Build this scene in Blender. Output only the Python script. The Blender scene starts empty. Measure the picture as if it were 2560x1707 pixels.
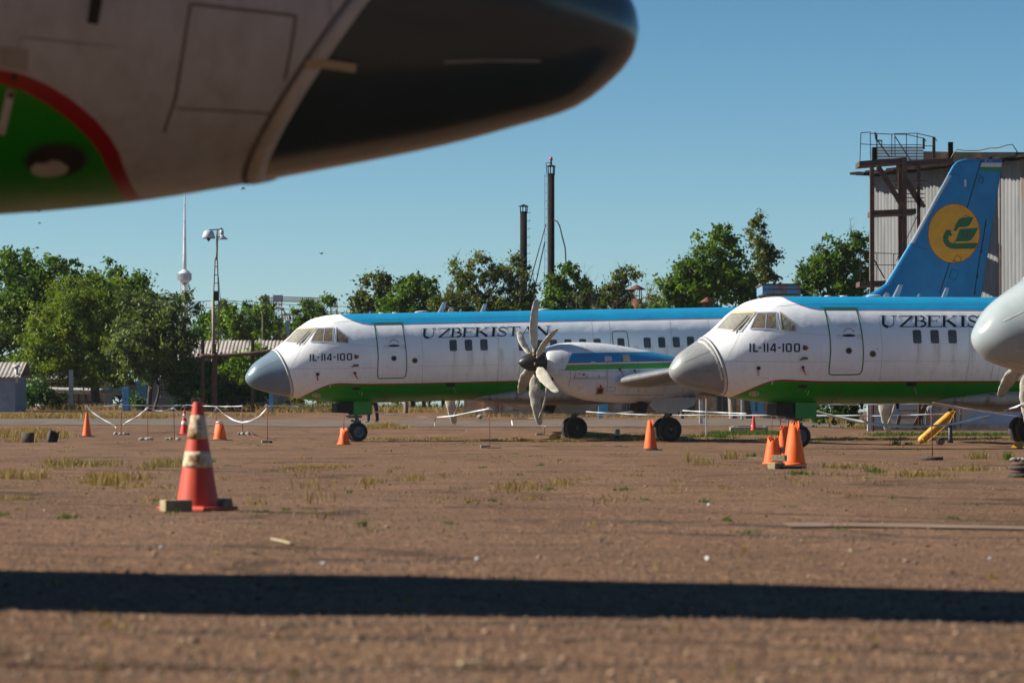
import bpy, bmesh, math, random
import numpy as np
from mathutils import Vector, Matrix
from mathutils.bvhtree import BVHTree
R = math.radians
SC = bpy.context.scene
COL = SC.collection

# ------------------------------------------------------------ camera, light, exposure
F = 8500.0                       # focal length in photo pixels (photo is 2560 wide)
CAMH = 0.75
PITCH = math.atan(180.5/F)       # horizon at photo row 1034
cd = bpy.data.cameras.new('camera')
cd.sensor_width = 36.0
cd.lens = 36.0*F/2560.0
cd.clip_start = 0.3
cd.clip_end = 9000
cd.dof.use_dof = True
cd.dof.focus_distance = 99.0
cd.dof.aperture_fstop = 4.6
cam = bpy.data.objects.new('camera', cd)
COL.objects.link(cam)
cam.location = (0, 0, CAMH)
cam.rotation_euler = (R(90)+PITCH, 0, 0)
SC.camera = cam

SUN_EL = R(33.5)
SUN_AZ = R(1.5)                  # angle of the sun beyond the image plane, sun stands to the left
sd = Vector((-math.cos(SUN_EL)*math.cos(SUN_AZ), math.cos(SUN_EL)*math.sin(SUN_AZ), math.sin(SUN_EL)))
sl = bpy.data.lights.new('sun', 'SUN')
sl.energy = 5.0
sl.angle = R(0.53)
sl.color = (1.0, 0.92, 0.79)
sun = bpy.data.objects.new('sun', sl)
COL.objects.link(sun)
sun.rotation_euler = sd.to_track_quat('Z', 'Y').to_euler()

W = bpy.data.worlds.new('World')
SC.world = W
W.use_nodes = True
wn = W.node_tree.nodes
wl = W.node_tree.links
wn.clear()
sky = wn.new('ShaderNodeTexSky')
sky.sky_type = 'NISHITA'
sky.sun_disc = False
sky.sun_elevation = SUN_EL
sky.sun_rotation = -math.pi/2 + SUN_AZ
sky.altitude = 450
sky.air_density = 1.0
sky.dust_density = 0.2
sky.ozone_density = 4.0
bg = wn.new('ShaderNodeBackground')
bg.inputs['Strength'].default_value = 0.112
wo = wn.new('ShaderNodeOutputWorld')
# summer haze colours the band of sky near the horizon: tint by elevation
wtc = wn.new('ShaderNodeTexCoord'); wsp = wn.new('ShaderNodeSeparateXYZ'); wl.new(wtc.outputs['Generated'], wsp.inputs[0])
wcr = wn.new('ShaderNodeValToRGB'); we = wcr.color_ramp.elements
we[0].position = 0.0; we[0].color = (.36, .49, .56, 1)
we[1].position = 1.0; we[1].color = (.13, .225, .28, 1)
for _p, _c in ((.03, (.345, .482, .56)), (.08, (.250, .395, .470)), (.125, (.180, .330, .405)), (.3, (.165, .29, .35))):
    x = we.new(_p); x.color = (*_c, 1)
wl.new(wsp.outputs[2], wcr.inputs[0])
wmx = wn.new('ShaderNodeMix'); wmx.data_type = 'RGBA'; wmx.blend_type = 'MULTIPLY'; wmx.inputs[0].default_value = 1
wl.new(sky.outputs[0], wmx.inputs[6]); wl.new(wcr.outputs[0], wmx.inputs[7]); wl.new(wmx.outputs[2], bg.inputs['Color'])
wl.new(bg.outputs[0], wo.inputs['Surface'])

vs = SC.view_settings
vs.view_transform = 'Standard'
vs.look = 'None'
vs.exposure = 0.92
vs.gamma = 1.0
SC.render.engine = 'CYCLES'
SC.cycles.max_bounces = 6
SC.cycles.transparent_max_bounces = 12
SC.cycles.use_denoising = True
SC.render.film_transparent = False

# ------------------------------------------------------------ picture <-> world helpers
_cp, _sp = math.cos(PITCH), math.sin(PITCH)
def rdir(px, py):
    u, v = (px-1280.0)/F, (853.5-py)/F
    return Vector((u, _cp-_sp*v, _sp+_cp*v))
def atY(px, py, Y):
    d = rdir(px, py)
    return Vector((0, 0, CAMH)) + d*(Y/d.y)
def sm(t):
    t = min(1, max(0, t)); return t*t*(3-2*t)
def itp(T, v):
    return float(np.interp(v, [a for a, b in T], [b for a, b in T]))
_L = [(0, 0), (50, 0), (91, -.18), (112, -.11), (140, .27), (160, .62), (185, 1.06), (230, 1.3), (9000, 1.3)]
_M = [(0, 0), (50, 0), (91, -.18), (112, -.11), (130, .16), (155, .62), (200, 1.0), (9000, 1.3)]
_R = [(0, 0), (50, 0), (91, -.18), (112, -.11), (128, .13), (155, .3), (230, .9), (9000, 1.3)]
def gz(x, y):
    a, b, c = itp(_L, y), itp(_M, y), itp(_R, y)
    if 4 < y < 45 and abs(x) < 9: c0 = (.020-.015*(x+1.2))*sm((y-4)/5)*sm((45-y)/22)*sm((9-abs(x))/4); a += c0; b += c0
    if x < -2: return a + (b-a)*sm((x+10)/8)
    return b + (c-b)*sm((x-10.5)/4)
def gp(px, py):
    """ground point seen at photo pixel"""
    d = rdir(px, py)
    o = Vector((0, 0, CAMH))
    y0 = 6.0
    y = y0
    while y < 400:
        p = o+d*(y/d.y)
        if p.z <= gz(p.x, p.y):
            lo, hi = y-.5, y
            for _ in range(14):
                m = (lo+hi)/2; p = o+d*(m/d.y)
                if p.z <= gz(p.x, p.y): hi = m
                else: lo = m
            p.z = gz(p.x, p.y)
            return p
        y += .5
    p = o+d*(180/d.y); p.z = gz(p.x, p.y)
    return p
def gxY(px, Y):
    x = (px-1280)/F*Y*1.0002
    return Vector((x, Y, gz(x, Y)))

# ------------------------------------------------------------ mesh helpers
class MB:
    def __init__(s): s.v = []; s.f = []; s.sm = []
    def add(s, vs_, fs_, smooth=False):
        n = len(s.v)
        s.v += [tuple(p) for p in vs_]
        s.f += [tuple(i+n for i in f) for f in fs_]
        s.sm += [smooth]*len(fs_)
        return s
    def box(s, c, size, rz=0, rx=0, ry=0, bev=0.0):
        M = Matrix.Translation(c) @ Matrix.Rotation(rz, 4, 'Z') @ Matrix.Rotation(ry, 4, 'Y') @ Matrix.Rotation(rx, 4, 'X')
        hx, hy, hz = size[0]/2, size[1]/2, size[2]/2
        if bev <= 0:
            vs_ = [M @ Vector((x, y, z)) for z in (-hz, hz) for y in (-hy, hy) for x in (-hx, hx)]
            s.add(vs_, [(0, 2, 3, 1), (4, 5, 7, 6), (0, 1, 5, 4), (2, 6, 7, 3), (0, 4, 6, 2), (1, 3, 7, 5)])
        else:
            bm = bmesh.new(); bmesh.ops.create_cube(bm, size=1)
            for v in bm.verts: v.co = Vector((v.co.x*size[0], v.co.y*size[1], v.co.z*size[2]))
            bmesh.ops.bevel(bm, geom=bm.edges[:], offset=bev, segments=2, affect='EDGES', profile=.6)
            s.add([M @ v.co for v in bm.verts], [[v.index for v in f.verts] for f in bm.faces]); bm.free()
        return s
    def tube(s, pts, r, n=8, cap=True, smooth=True):
        pts = [Vector(p) for p in pts]
        rs = r if isinstance(r, (list, tuple)) else [r]*len(pts)
        vs_ = []; prev = None
        for i, p in enumerate(pts):
            t = (pts[min(i+1, len(pts)-1)]-pts[max(i-1, 0)])
            t = t.normalized() if t.length > 1e-9 else Vector((0, 0, 1))
            if prev is None:
                a = Vector((0, 0, 1)) if abs(t.z) < .9 else Vector((1, 0, 0))
                u = t.cross(a).normalized()
            else:
                u = (prev - t*prev.dot(t)); u = u.normalized() if u.length > 1e-6 else t.orthogonal().normalized()
            prev = u; w = t.cross(u)
            for k in range(n):
                a = 2*math.pi*k/n
                vs_.append(p+(u*math.cos(a)+w*math.sin(a))*rs[i])
        fs_ = [(i*n+k, i*n+(k+1) % n, (i+1)*n+(k+1) % n, (i+1)*n+k) for i in range(len(pts)-1) for k in range(n)]
        if cap: fs_ += [tuple(range(n))[::-1], tuple((len(pts)-1)*n+k for k in range(n))]
        s.add(vs_, fs_, smooth); return s
    def bar(s, a, b, w, h=None):
        a, b = Vector(a), Vector(b); h = h or w
        t = (b-a).normalized()
        u = t.cross(Vector((0, 0, 1)));
        u = Vector((1, 0, 0)) if u.length < .05 else u.normalized()
        v = t.cross(u).normalized()
        vs_ = [p+u*(i*w/2)+v*(j*h/2) for p in (a, b) for j in (-1, 1) for i in (-1, 1)]
        s.add(vs_, [(0, 2, 3, 1), (4, 5, 7, 6), (0, 1, 5, 4), (2, 6, 7, 3), (0, 4, 6, 2), (1, 3, 7, 5)]); return s
    def lathe(s, prof, c=(0, 0, 0), n=24, M=None, smooth=True):
        """prof [(r,z)] about local z"""
        M = M or Matrix.Translation(c)
        vs_ = [M @ Vector((r*math.cos(2*math.pi*k/n), r*math.sin(2*math.pi*k/n), z)) for r, z in prof for k in range(n)]
        fs_ = [(i*n+k, i*n+(k+1) % n, (i+1)*n+(k+1) % n, (i+1)*n+k) for i in range(len(prof)-1) for k in range(n)]
        if prof[0][0] > 1e-6: fs_.append(tuple(range(n))[::-1])
        if prof[-1][0] > 1e-6: fs_.append(tuple((len(prof)-1)*n+k for k in range(n)))
        s.add(vs_, fs_, smooth); return s
    def loft(s, rings, cap=True, smooth=True):
        n = len(rings[0]); vs_ = [p for r in rings for p in r]
        fs_ = [(i*n+k, i*n+(k+1) % n, (i+1)*n+(k+1) % n, (i+1)*n+k) for i in range(len(rings)-1) for k in range(n)]
        if cap: fs_ += [tuple(range(n))[::-1], tuple((len(rings)-1)*n+k for k in range(n))]
        s.add(vs_, fs_, smooth); return s
    def rock(s, c, r, seed=0, flat=.7):
        rnd = random.Random(seed); bm = bmesh.new()
        bmesh.ops.create_icosphere(bm, subdivisions=2, radius=1)
        ax = [Vector((rnd.uniform(-1, 1), rnd.uniform(-1, 1), rnd.uniform(-1, 1))).normalized() for _ in range(9)]
        hh = [rnd.uniform(.55, .95) for _ in ax]
        sc = (r*rnd.uniform(.8, 1.3), r*rnd.uniform(.7, 1.1), r*flat)
        for v in bm.verts:
            p = v.co.copy()
            for a, h in zip(ax, hh):
                d = p.dot(a)
                if d > h: p -= a*(d-h)
            v.co = p
        a = rnd.uniform(0, 6.28)
        s.add([Vector(c)+Vector((v.co.x*sc[0]*math.cos(a)-v.co.y*sc[1]*math.sin(a), v.co.x*sc[0]*math.sin(a)+v.co.y*sc[1]*math.cos(a), v.co.z*sc[2])) for v in bm.verts],
              [[v.index for v in f.verts] for f in bm.faces]); bm.free(); return s
    def build(s, name, mat, parent=None, fixn=True):
        me = bpy.data.meshes.new(name)
        me.from_pydata(s.v, [], s.f)
        if fixn:
            bm = bmesh.new(); bm.from_mesh(me); bmesh.ops.recalc_face_normals(bm, faces=bm.faces); bm.to_mesh(me); bm.free()
        if len(me.polygons) == len(s.sm): me.polygons.foreach_set('use_smooth', s.sm)
        me.update()
        return link(name, me, mat, parent)
def link(name, me, mat, parent=None):
    o = bpy.data.objects.new(name, me)
    if mat is not None and not me.materials: me.materials.append(mat)
    COL.objects.link(o)
    if parent: o.parent = parent
    return o
def npmesh(name, V, Fq, mat, parent=None, tone=None):
    """fast mesh of quads from arrays V (n,3), Fq (m,4)"""
    me = bpy.data.meshes.new(name)
    me.vertices.add(len(V)); me.vertices.foreach_set('co', np.asarray(V, dtype=np.float32).ravel())
    m, k = Fq.shape
    me.loops.add(m*k); me.loops.foreach_set('vertex_index', Fq.astype(np.int32).ravel())
    me.polygons.add(m)
    me.polygons.foreach_set('loop_start', np.arange(0, m*k, k, dtype=np.int32))
    if tone is not None:
        at = me.attributes.new('tone', 'FLOAT', 'FACE'); at.data.foreach_set('value', np.asarray(tone, dtype=np.float32))
    me.update(calc_edges=True); me.validate()
    return link(name, me, mat, parent)
def tag(o, label=None, cat=None, group=None, kind=None):
    if label: o['label'] = label
    if cat: o['category'] = cat
    if group: o['group'] = group
    if kind: o['kind'] = kind
    return o
def empty(name, loc=(0, 0, 0), rz=0):
    o = bpy.data.objects.new(name, None); COL.objects.link(o)
    o.location = loc; o.rotation_euler = (0, 0, rz); o.empty_display_size = .3
    return o
def copy_tree(o, parent=None):
    c = o.copy(); COL.objects.link(c)
    if parent: c.parent = parent
    for ch in o.children: copy_tree(ch, c)
    return c

# ------------------------------------------------------------ materials
def nd(nt, typ, **kw):
    n = nt.nodes.new(typ)
    for k, v in kw.items():
        if k == 'ins':
            for a, b in v.items(): n.inputs[a].default_value = b
        else: setattr(n, k, v)
    return n
def c4(c): return (c[0], c[1], c[2], 1)
def newmat(name, rough=.6, metal=0.0, spec=.5):
    m = bpy.data.materials.new(name); m.use_nodes = True
    nt = m.node_tree
    b = nt.nodes['Principled BSDF']
    b.inputs['Roughness'].default_value = rough
    b.inputs['Metallic'].default_value = metal
    b.inputs['Specular IOR Level'].default_value = spec
    return m, nt, b
def mat(name, c1, c2=None, scale=4.0, rough=.6, metal=0.0, c3=None, s3=1.0, t3=(.55, .65), bump=0.0, bscale=None, spec=.5, detail=6, stretch=(1, 1, 1), mid=(.35, .65)):
    """procedural surface: c1/c2 mixed by noise, c3 in patches, bump"""
    m, nt, b = newmat(name, rough, metal, spec); L = nt.links
    tc = nd(nt, 'ShaderNodeTexCoord'); mp = nd(nt, 'ShaderNodeMapping'); mp.inputs['Scale'].default_value = stretch
    L.new(tc.outputs['Object'], mp.inputs['Vector'])
    n1 = nd(nt, 'ShaderNodeTexNoise', ins={'Scale': scale, 'Detail': detail, 'Roughness': .6})
    L.new(mp.outputs[0], n1.inputs['Vector'])
    mr = nd(nt, 'ShaderNodeMapRange', ins={'From Min': mid[0], 'From Max': mid[1]})
    L.new(n1.outputs[0], mr.inputs[0])
    mx = nd(nt, 'ShaderNodeMix', data_type='RGBA')
    mx.inputs[6].default_value = c4(c1); mx.inputs[7].default_value = c4(c2 or [x*.75 for x in c1])
    L.new(mr.outputs[0], mx.inputs[0]); out = mx.outputs[2]
    if c3:
        n3 = nd(nt, 'ShaderNodeTexNoise', ins={'Scale': s3, 'Detail': 8, 'Roughness': .65}); L.new(mp.outputs[0], n3.inputs['Vector'])
        m3 = nd(nt, 'ShaderNodeMapRange', ins={'From Min': t3[0], 'From Max': t3[1]}); L.new(n3.outputs[0], m3.inputs[0])
        x3 = nd(nt, 'ShaderNodeMix', data_type='RGBA'); x3.inputs[7].default_value = c4(c3)
        L.new(m3.outputs[0], x3.inputs[0]); L.new(out, x3.inputs[6]); out = x3.outputs[2]
    L.new(out, b.inputs['Base Color'])
    if bump:
        nb = nd(nt, 'ShaderNodeTexNoise', ins={'Scale': bscale or scale*4, 'Detail': 5}); L.new(mp.outputs[0], nb.inputs['Vector'])
        bp = nd(nt, 'ShaderNodeBump', ins={'Strength': 1.0, 'Distance': bump}); L.new(nb.outputs[0], bp.inputs['Height']); L.new(bp.outputs[0], b.inputs['Normal'])
    return m
def leafmat(name, dark, light, trans=.35, brown=None):
    m, nt, b = newmat(name, .55, 0, .25); L = nt.links
    at = nd(nt, 'ShaderNodeAttribute', attribute_name='tone')
    cr = nd(nt, 'ShaderNodeValToRGB'); e = cr.color_ramp.elements
    e[0].position = 0; e[0].color = c4(dark); e[1].position = .8; e[1].color = c4(light)
    if brown:
        x = cr.color_ramp.elements.new(.97); x.color = c4(light); x = cr.color_ramp.elements.new(1.0); x.color = c4(brown)
    L.new(at.outputs['Fac'], cr.inputs[0]); L.new(cr.outputs[0], b.inputs['Base Color'])
    tr = nd(nt, 'ShaderNodeBsdfTranslucent'); mixc = nd(nt, 'ShaderNodeMix', data_type='RGBA', blend_type='MULTIPLY'); mixc.inputs[0].default_value = 1
    L.new(cr.outputs[0], mixc.inputs[6]); mixc.inputs[7].default_value = (1.3, 1.25, .5, 1); L.new(mixc.outputs[2], tr.inputs[0])
    ms = nd(nt, 'ShaderNodeMixShader'); ms.inputs[0].default_value = trans
    L.new(b.outputs[0], ms.inputs[1]); L.new(tr.outputs[0], ms.inputs[2]); L.new(ms.outputs[0], nt.nodes['Material Output'].inputs[0])
    return m

M = {}
M['rubber'] = mat('rubber', (.022, .022, .022), (.04, .038, .034), 6, .85, bump=.004, bscale=40)
M['hub'] = mat('hub_grey', (.20, .22, .23), (.12, .12, .12), 8, .5, .3)
M['strut'] = mat('strut_metal', (.22, .22, .21), (.10, .095, .09), 8, .45, .5)
M['black'] = mat('black_paint', (.012, .012, .014), (.02, .02, .02), 6, .5)
M['letter'] = mat('letter_black', (.014, .014, .018), (.02, .02, .02), 6, .5)
M['dark'] = mat('dark_recess', (.02, .02, .018), (.035, .03, .025), 5, .8)
M['cloth'] = mat('beige_cover_cloth', (.44, .41, .35), (.31, .285, .24), 5, .9, c3=(.15, .13, .105), s3=2.2, t3=(.58, .75), bump=.02, bscale=7)
M['tan_cloth'] = mat('tan_window_cloth', (.18, .15, .095), (.11, .09, .06), 6, .9, bump=.02, bscale=9)
M['grey_cloth'] = mat('grey_window_cloth', (.25, .245, .215), (.18, .175, .155), 6, .9, bump=.02, bscale=9)
M['tape'] = mat('masking_tape', (.50, .42, .24), (.42, .36, .22), 9, .7)
M['foil'] = mat('pale_foil', (.45, .50, .60), (.34, .38, .48), 9, .5)
M['green_line'] = mat('green_line', (.022, .17, .02), (.02, .13, .02), 6, .5)
M['red_mark'] = mat('red_mark', (.50, .02, .02), (.4, .02, .02), 6, .5)
M['pink_flag'] = mat('pink_flag', (.62, .03, .08), (.5, .1, .12), 6, .7)
M['orange_plug'] = mat('orange_plug', (.6, .07, .02), (.45, .05, .02), 9, .6)
M['seam'] = mat('panel_seam', (.13, .12, .11), (.20, .19, .18), 6, .7)
M['faint'] = mat('faint_seam', (.28, .27, .27), (.42, .42, .42), 6, .7)
M['pane'] = mat('cabin_glass', (.045, .055, .058), (.085, .095, .095), 2.0, .22, spec=.6)
M['pane_rim'] = mat('window_rim', (.06, .055, .05), (.12, .11, .10), 12, .6)
M['antenna'] = mat('antenna_white', (.55, .58, .62), (.48, .5, .52), 6, .5)
M['spinner'] = mat('spinner_black', (.014, .015, .018), (.022, .022, .024), 4, .42)
M['bare_wing'] = mat('wing_leading_metal', (.30, .32, .34), (.24, .25, .26), 3, .38, .55)
M['collar'] = mat('collar_white', (.60, .60, .58), (.50, .48, .44), 7, .5)
M['yellow'] = mat('yellow_paint', (.62, .32, .02), (.48, .25, .02), 6, .5, c3=(.18, .11, .03), s3=9, t3=(.6, .7))
M['beige_plastic'] = mat('beige_frame', (.42, .36, .24), (.3, .25, .17), 8, .7)
# ------------------------------------------------------------ airliner surface
TOPT = [(0, 2.0), (.012, 2.07), (.04, 2.13), (.10, 2.22), (.25, 2.42), (.51, 2.612), (.77, 2.771), (.93, 2.881), (1.16, 3.022), (1.29, 3.121), (1.55, 3.34), (1.74, 3.518), (1.95, 3.657), (2.2, 3.805), (2.47, 3.885), (2.86, 3.945), (3.2, 3.96), (4.2, 3.97), (22, 3.97), (25, 3.93), (26.9, 3.8)]
BOTT = [(0, 2.0), (.012, 1.93), (.04, 1.87), (.12, 1.78), (.25, 1.68), (.51, 1.59), (.77, 1.515), (1.37, 1.382), (1.71, 1.313), (2.07, 1.248), (2.6, 1.185), (3.1, 1.15), (3.7, 1.12), (4.5, 1.115), (16, 1.12), (18, 1.28), (20.5, 1.75), (23, 2.35), (25.3, 2.95), (26.9, 3.45)]
WT = [(0, 0), (.012, .075), (.04, .15), (.12, .26), (.25, .37), (.51, .51), (.77, .625), (1.2, .81), (1.6, .97), (2.1, 1.13), (2.6, 1.26), (3.1, 1.345), (3.7, 1.40), (4.5, 1.425), (17, 1.425), (20, 1.25), (23, .85), (25.5, .45), (26.9, .16)]
def pchip(T):
    x = np.array([a for a, b in T], float); y = np.array([b for a, b in T], float)
    h = np.diff(x); d = np.diff(y)/h; m = np.zeros(len(x))
    m[0], m[-1] = d[0], d[-1]
    for i in range(1, len(x)-1):
        m[i] = 0 if d[i-1]*d[i] <= 0 else (3*(h[i-1]+h[i]))/((2*h[i]+h[i-1])/d[i-1]+(h[i]+2*h[i-1])/d[i])
    def f(v):
        v = min(max(v, x[0]), x[-1]); i = min(max(int(np.searchsorted(x, v))-1, 0), len(h)-1)
        t = (v-x[i])/h[i]
        return y[i]*(2*t**3-3*t*t+1)+h[i]*m[i]*(t**3-2*t*t+t)+y[i+1]*(-2*t**3+3*t*t)+h[i]*m[i+1]*(t**3-t*t)
    return f
fT, fB, fW = pchip(TOPT), pchip(BOTT), pchip(WT)
NS = 72
def ring(x, off=0.0):
    t, b, w = fT(x), fB(x), fW(x); zc = (t+b)/2; h = (t-b)/2
    e = 2.0 if x > 3.4 else 2.0
    out = []
    for k in range(NS):
        a = 2*math.pi*k/NS
        out.append(Vector((x, (w+off)*math.sin(a), zc+(h+off)*math.cos(a))))
    return out
XS = [0.0015, .006, .014, .026, .045, .07, .1, .14, .19, .25, .32, .4, .5, .6, .7, .8, .9, 1.0, 1.1, 1.2, 1.3, 1.4, 1.5, 1.6, 1.7, 1.8, 1.9, 2.0, 2.1, 2.2, 2.35, 2.5, 2.7, 2.9, 3.1, 3.4, 3.7, 4.0, 4.5] + [5+.8*i for i in range(15)] + [17, 17.6, 18.2, 19, 20, 21, 22, 23, 24, 25, 25.8, 26.5, 26.9]
def seam_x(z): return 1.39-.33*(z-1.38)
def full_hull():
    mb = MB(); mb.loft([ring(x) for x in XS], True, True)
    bm = bmesh.new(); vs_ = [bm.verts.new(v) for v in mb.v]
    for f in mb.f: bm.faces.new([vs_[i] for i in f])
    bmesh.ops.recalc_face_normals(bm, faces=bm.faces)
    return bm
_h = full_hull()
HULL = BVHTree.FromBMesh(_h)
def split_hull(front, a=None, b=.33):
    bm = _h.copy()
    nrm = Vector((1, 0, b)).normalized(); pc = Vector((1.39, 0, 1.38)) if a is None else Vector((a, 0, 0))
    bmesh.ops.bisect_plane(bm, geom=bm.verts[:]+bm.edges[:]+bm.faces[:], plane_co=pc, plane_no=nrm, clear_outer=front, clear_inner=not front)
    if front:
        for v in bm.verts:      # the radome sits a hair inside the collar
            pass
    me = bpy.data.meshes.new('nose_cone' if front else 'fuselage')
    bm.to_mesh(me); bm.free()
    for p in me.polygons: p.use_smooth = True
    return me

PLANES = {}   # name -> matrix world (rigid)
def pmatrix(loc, rz, pitch):
    return Matrix.Translation(loc) @ Matrix.Rotation(rz, 4, 'Z') @ Matrix.Rotation(-pitch, 4, 'Y')
def tip_loc(px, py, Y):
    p = atY(px, py, Y); return Vector((p.x, p.y, p.z-2.0))
PLANES['A'] = pmatrix(tip_loc(617.5, 945, 107.3), R(19.5), R(1.52))
PLANES['B'] = pmatrix(tip_loc(1674.6, 928, 88.6), R(19.5), R(.40))
PLANES['C'] = pmatrix(tip_loc(2438, 845, 46.0), R(19.5), R(.8))
PLANES['D'] = pmatrix(tip_loc(1566, 74, 13.9), R(177.0), R(1.5))
def hit(pl, px, py, tree=None):
    Mi = PLANES[pl].inverted(); o = Mi @ Vector((0, 0, CAMH)); d = (Mi.to_3x3() @ rdir(px, py)).normalized()
    t = tree or HULL
    r = t.ray_cast(o, d)
    if r[0] is None:
        q = t.find_nearest(o+d*(-o.y/d.y))
        r = (q[0], Vector((0, -1, 0)))
    n = r[1]
    if n.dot(d) > 0: n = -n
    return r[0], n
def on_plane(pl, px, py, ylat):
    """local point where the pixel ray meets the plane y_local = ylat"""
    Mi = PLANES[pl].inverted(); o = Mi @ Vector((0, 0, CAMH)); d = Mi.to_3x3() @ rdir(px, py)
    return o + d*((ylat-o.y)/d.y)
Z1 = lambda x, y: ('A', 600+x/3.672, 700+y/3.672)
Z2 = lambda x, y: ('A', 1240+x/3.672, 700+y/3.672)
Z3 = lambda x, y: ('B', 1650+x/4.2727, 680+y/4.2727)
Z4 = lambda x, y: ('B', 2130+x/5.463, 700+y/5.463)
def loc_pts(Z, pts): return [hit(*Z(x, y))[0] for x, y in pts]

# ---- things painted or fixed on the hull skin; all in aircraft coordinates, both sides
def sub_poly(pts, step):
    out = []
    for i in range(len(pts)-1):
        a, b = pts[i], pts[i+1]; n = max(1, int(math.hypot(b[0]-a[0], b[1]-a[1])/step+.99))
        out += [(a[0]+(b[0]-a[0])*k/n, a[1]+(b[1]-a[1])*k/n) for k in range(n)]
    return out+[pts[-1]]
def skin(mb, P, N, quads, off):
    """add patch verts lifted off the skin on port side and its mirror"""
    mb.add([p+n*off for p, n in zip(P, N)], quads, True)
def ribbon(mb, Z, pts, wpx, off=.004, step=12, closed=False, tree=None):
    pts = sub_poly(list(pts)+([pts[0]] if closed else []), step)
    P, N = [], []
    for i, (x, y) in enumerate(pts):
        a, b = pts[max(i-1, 0)], pts[min(i+1, len(pts)-1)]
        if closed and i in (0, len(pts)-1): a, b = pts[-2], pts[1]
        dx, dy = b[0]-a[0], b[1]-a[1]; l = math.hypot(dx, dy) or 1
        w = wpx/2
        for s in (-1, 1):
            h, n = hit(*Z(x-dy/l*w*s, y+dx/l*w*s), tree)
            if h is None:
                h, n = hit(*Z(x, y), tree)
                if h is None: h, n = (P[-1], N[-1]) if P else (Vector(), Vector())
            P.append(h); N.append(n)
    q = [(2*i, 2*i+1, 2*i+3, 2*i+2) for i in range(len(pts)-1)]
    skin(mb, P, N, q, off)
def patch(mb, Z, poly, off=.004, cuts=3, tree=None):
    bm = bmesh.new(); vs_ = [bm.verts.new((x, y, 0)) for x, y in poly]; bm.faces.new(vs_)
    bmesh.ops.triangulate(bm, faces=bm.faces[:])
    if cuts:
        bmesh.ops.subdivide_edges(bm, edges=bm.edges[:], cuts=cuts, use_grid_fill=True)
    bmesh.ops.triangulate(bm, faces=bm.faces[:])
    P, N = [], []
    bm.verts.ensure_lookup_table(); bm.verts.index_update()
    for v in bm.verts:
        h, n = hit(*Z(v.co.x, v.co.y), tree)
        if h is None: h, n = Vector((0, 0, 0)), Vector((0, -1, 0))
        P.append(h); N.append(n)
    skin(mb, P, N, [tuple(v.index for v in f.verts) for f in bm.faces], off); bm.free()
def disc(cx, cy, rx, ry=None, n=20, rot=0):
    ry = ry or rx
    return [(cx+rx*math.cos(a)*math.cos(rot)-ry*math.sin(a)*math.sin(rot), cy+rx*math.cos(a)*math.sin(rot)+ry*math.sin(a)*math.cos(rot)) for a in [2*math.pi*k/n for k in range(n)]]
def rrect(x0, y0, x1, y1, r, sk=0.0, n=4):
    """rounded rectangle, sk = shift of the bottom edge"""
    out = []
    for cx, cy, a0 in ((x1-r, y0+r, -90), (x1-r, y1-r, 0), (x0+r, y1-r, 90), (x0+r, y0+r, 180)):
        for k in range(n+1):
            a = R(a0+90*k/n); x, y = cx+r*math.cos(a), cy+r*math.sin(a)
            out.append((x+sk*(y-y0)/(y1-y0), y))
    return out

# livery curves from picture B
tl = loc_pts(Z3, [(1305, 268), (1340, 285), (1400, 310), (1500, 352), (1600, 385), (1700, 402), (1800, 405), (2300, 406)])
_w0, _w1 = hit(*Z4(890, 775))[0].x, hit(*Z4(1373, 775))[0].x
WX0, WPITCH = _w0, (_w1-_w0)/2
bl = loc_pts(Z3, [(775, 1327), (880, 1284), (1000, 1231), (1100, 1190), (1200, 1157), (1300, 1147), (1400, 1149), (1500, 1155), (1700, 1163), (2300, 1167)])
TOPLINE = [(0, 4.6), (tl[0].x-.12, 4.3)] + [(p.x, p.z) for p in tl]
BOTLINE = [(0, .4), (bl[0].x-.35, .7), (bl[0].x-.1, 1.15)] + [(p.x, p.z) for p in bl]
TOPLINE += [(27, TOPLINE[-1][1]+.0)]; BOTLINE += [(27, BOTLINE[-1][1])]

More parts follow.
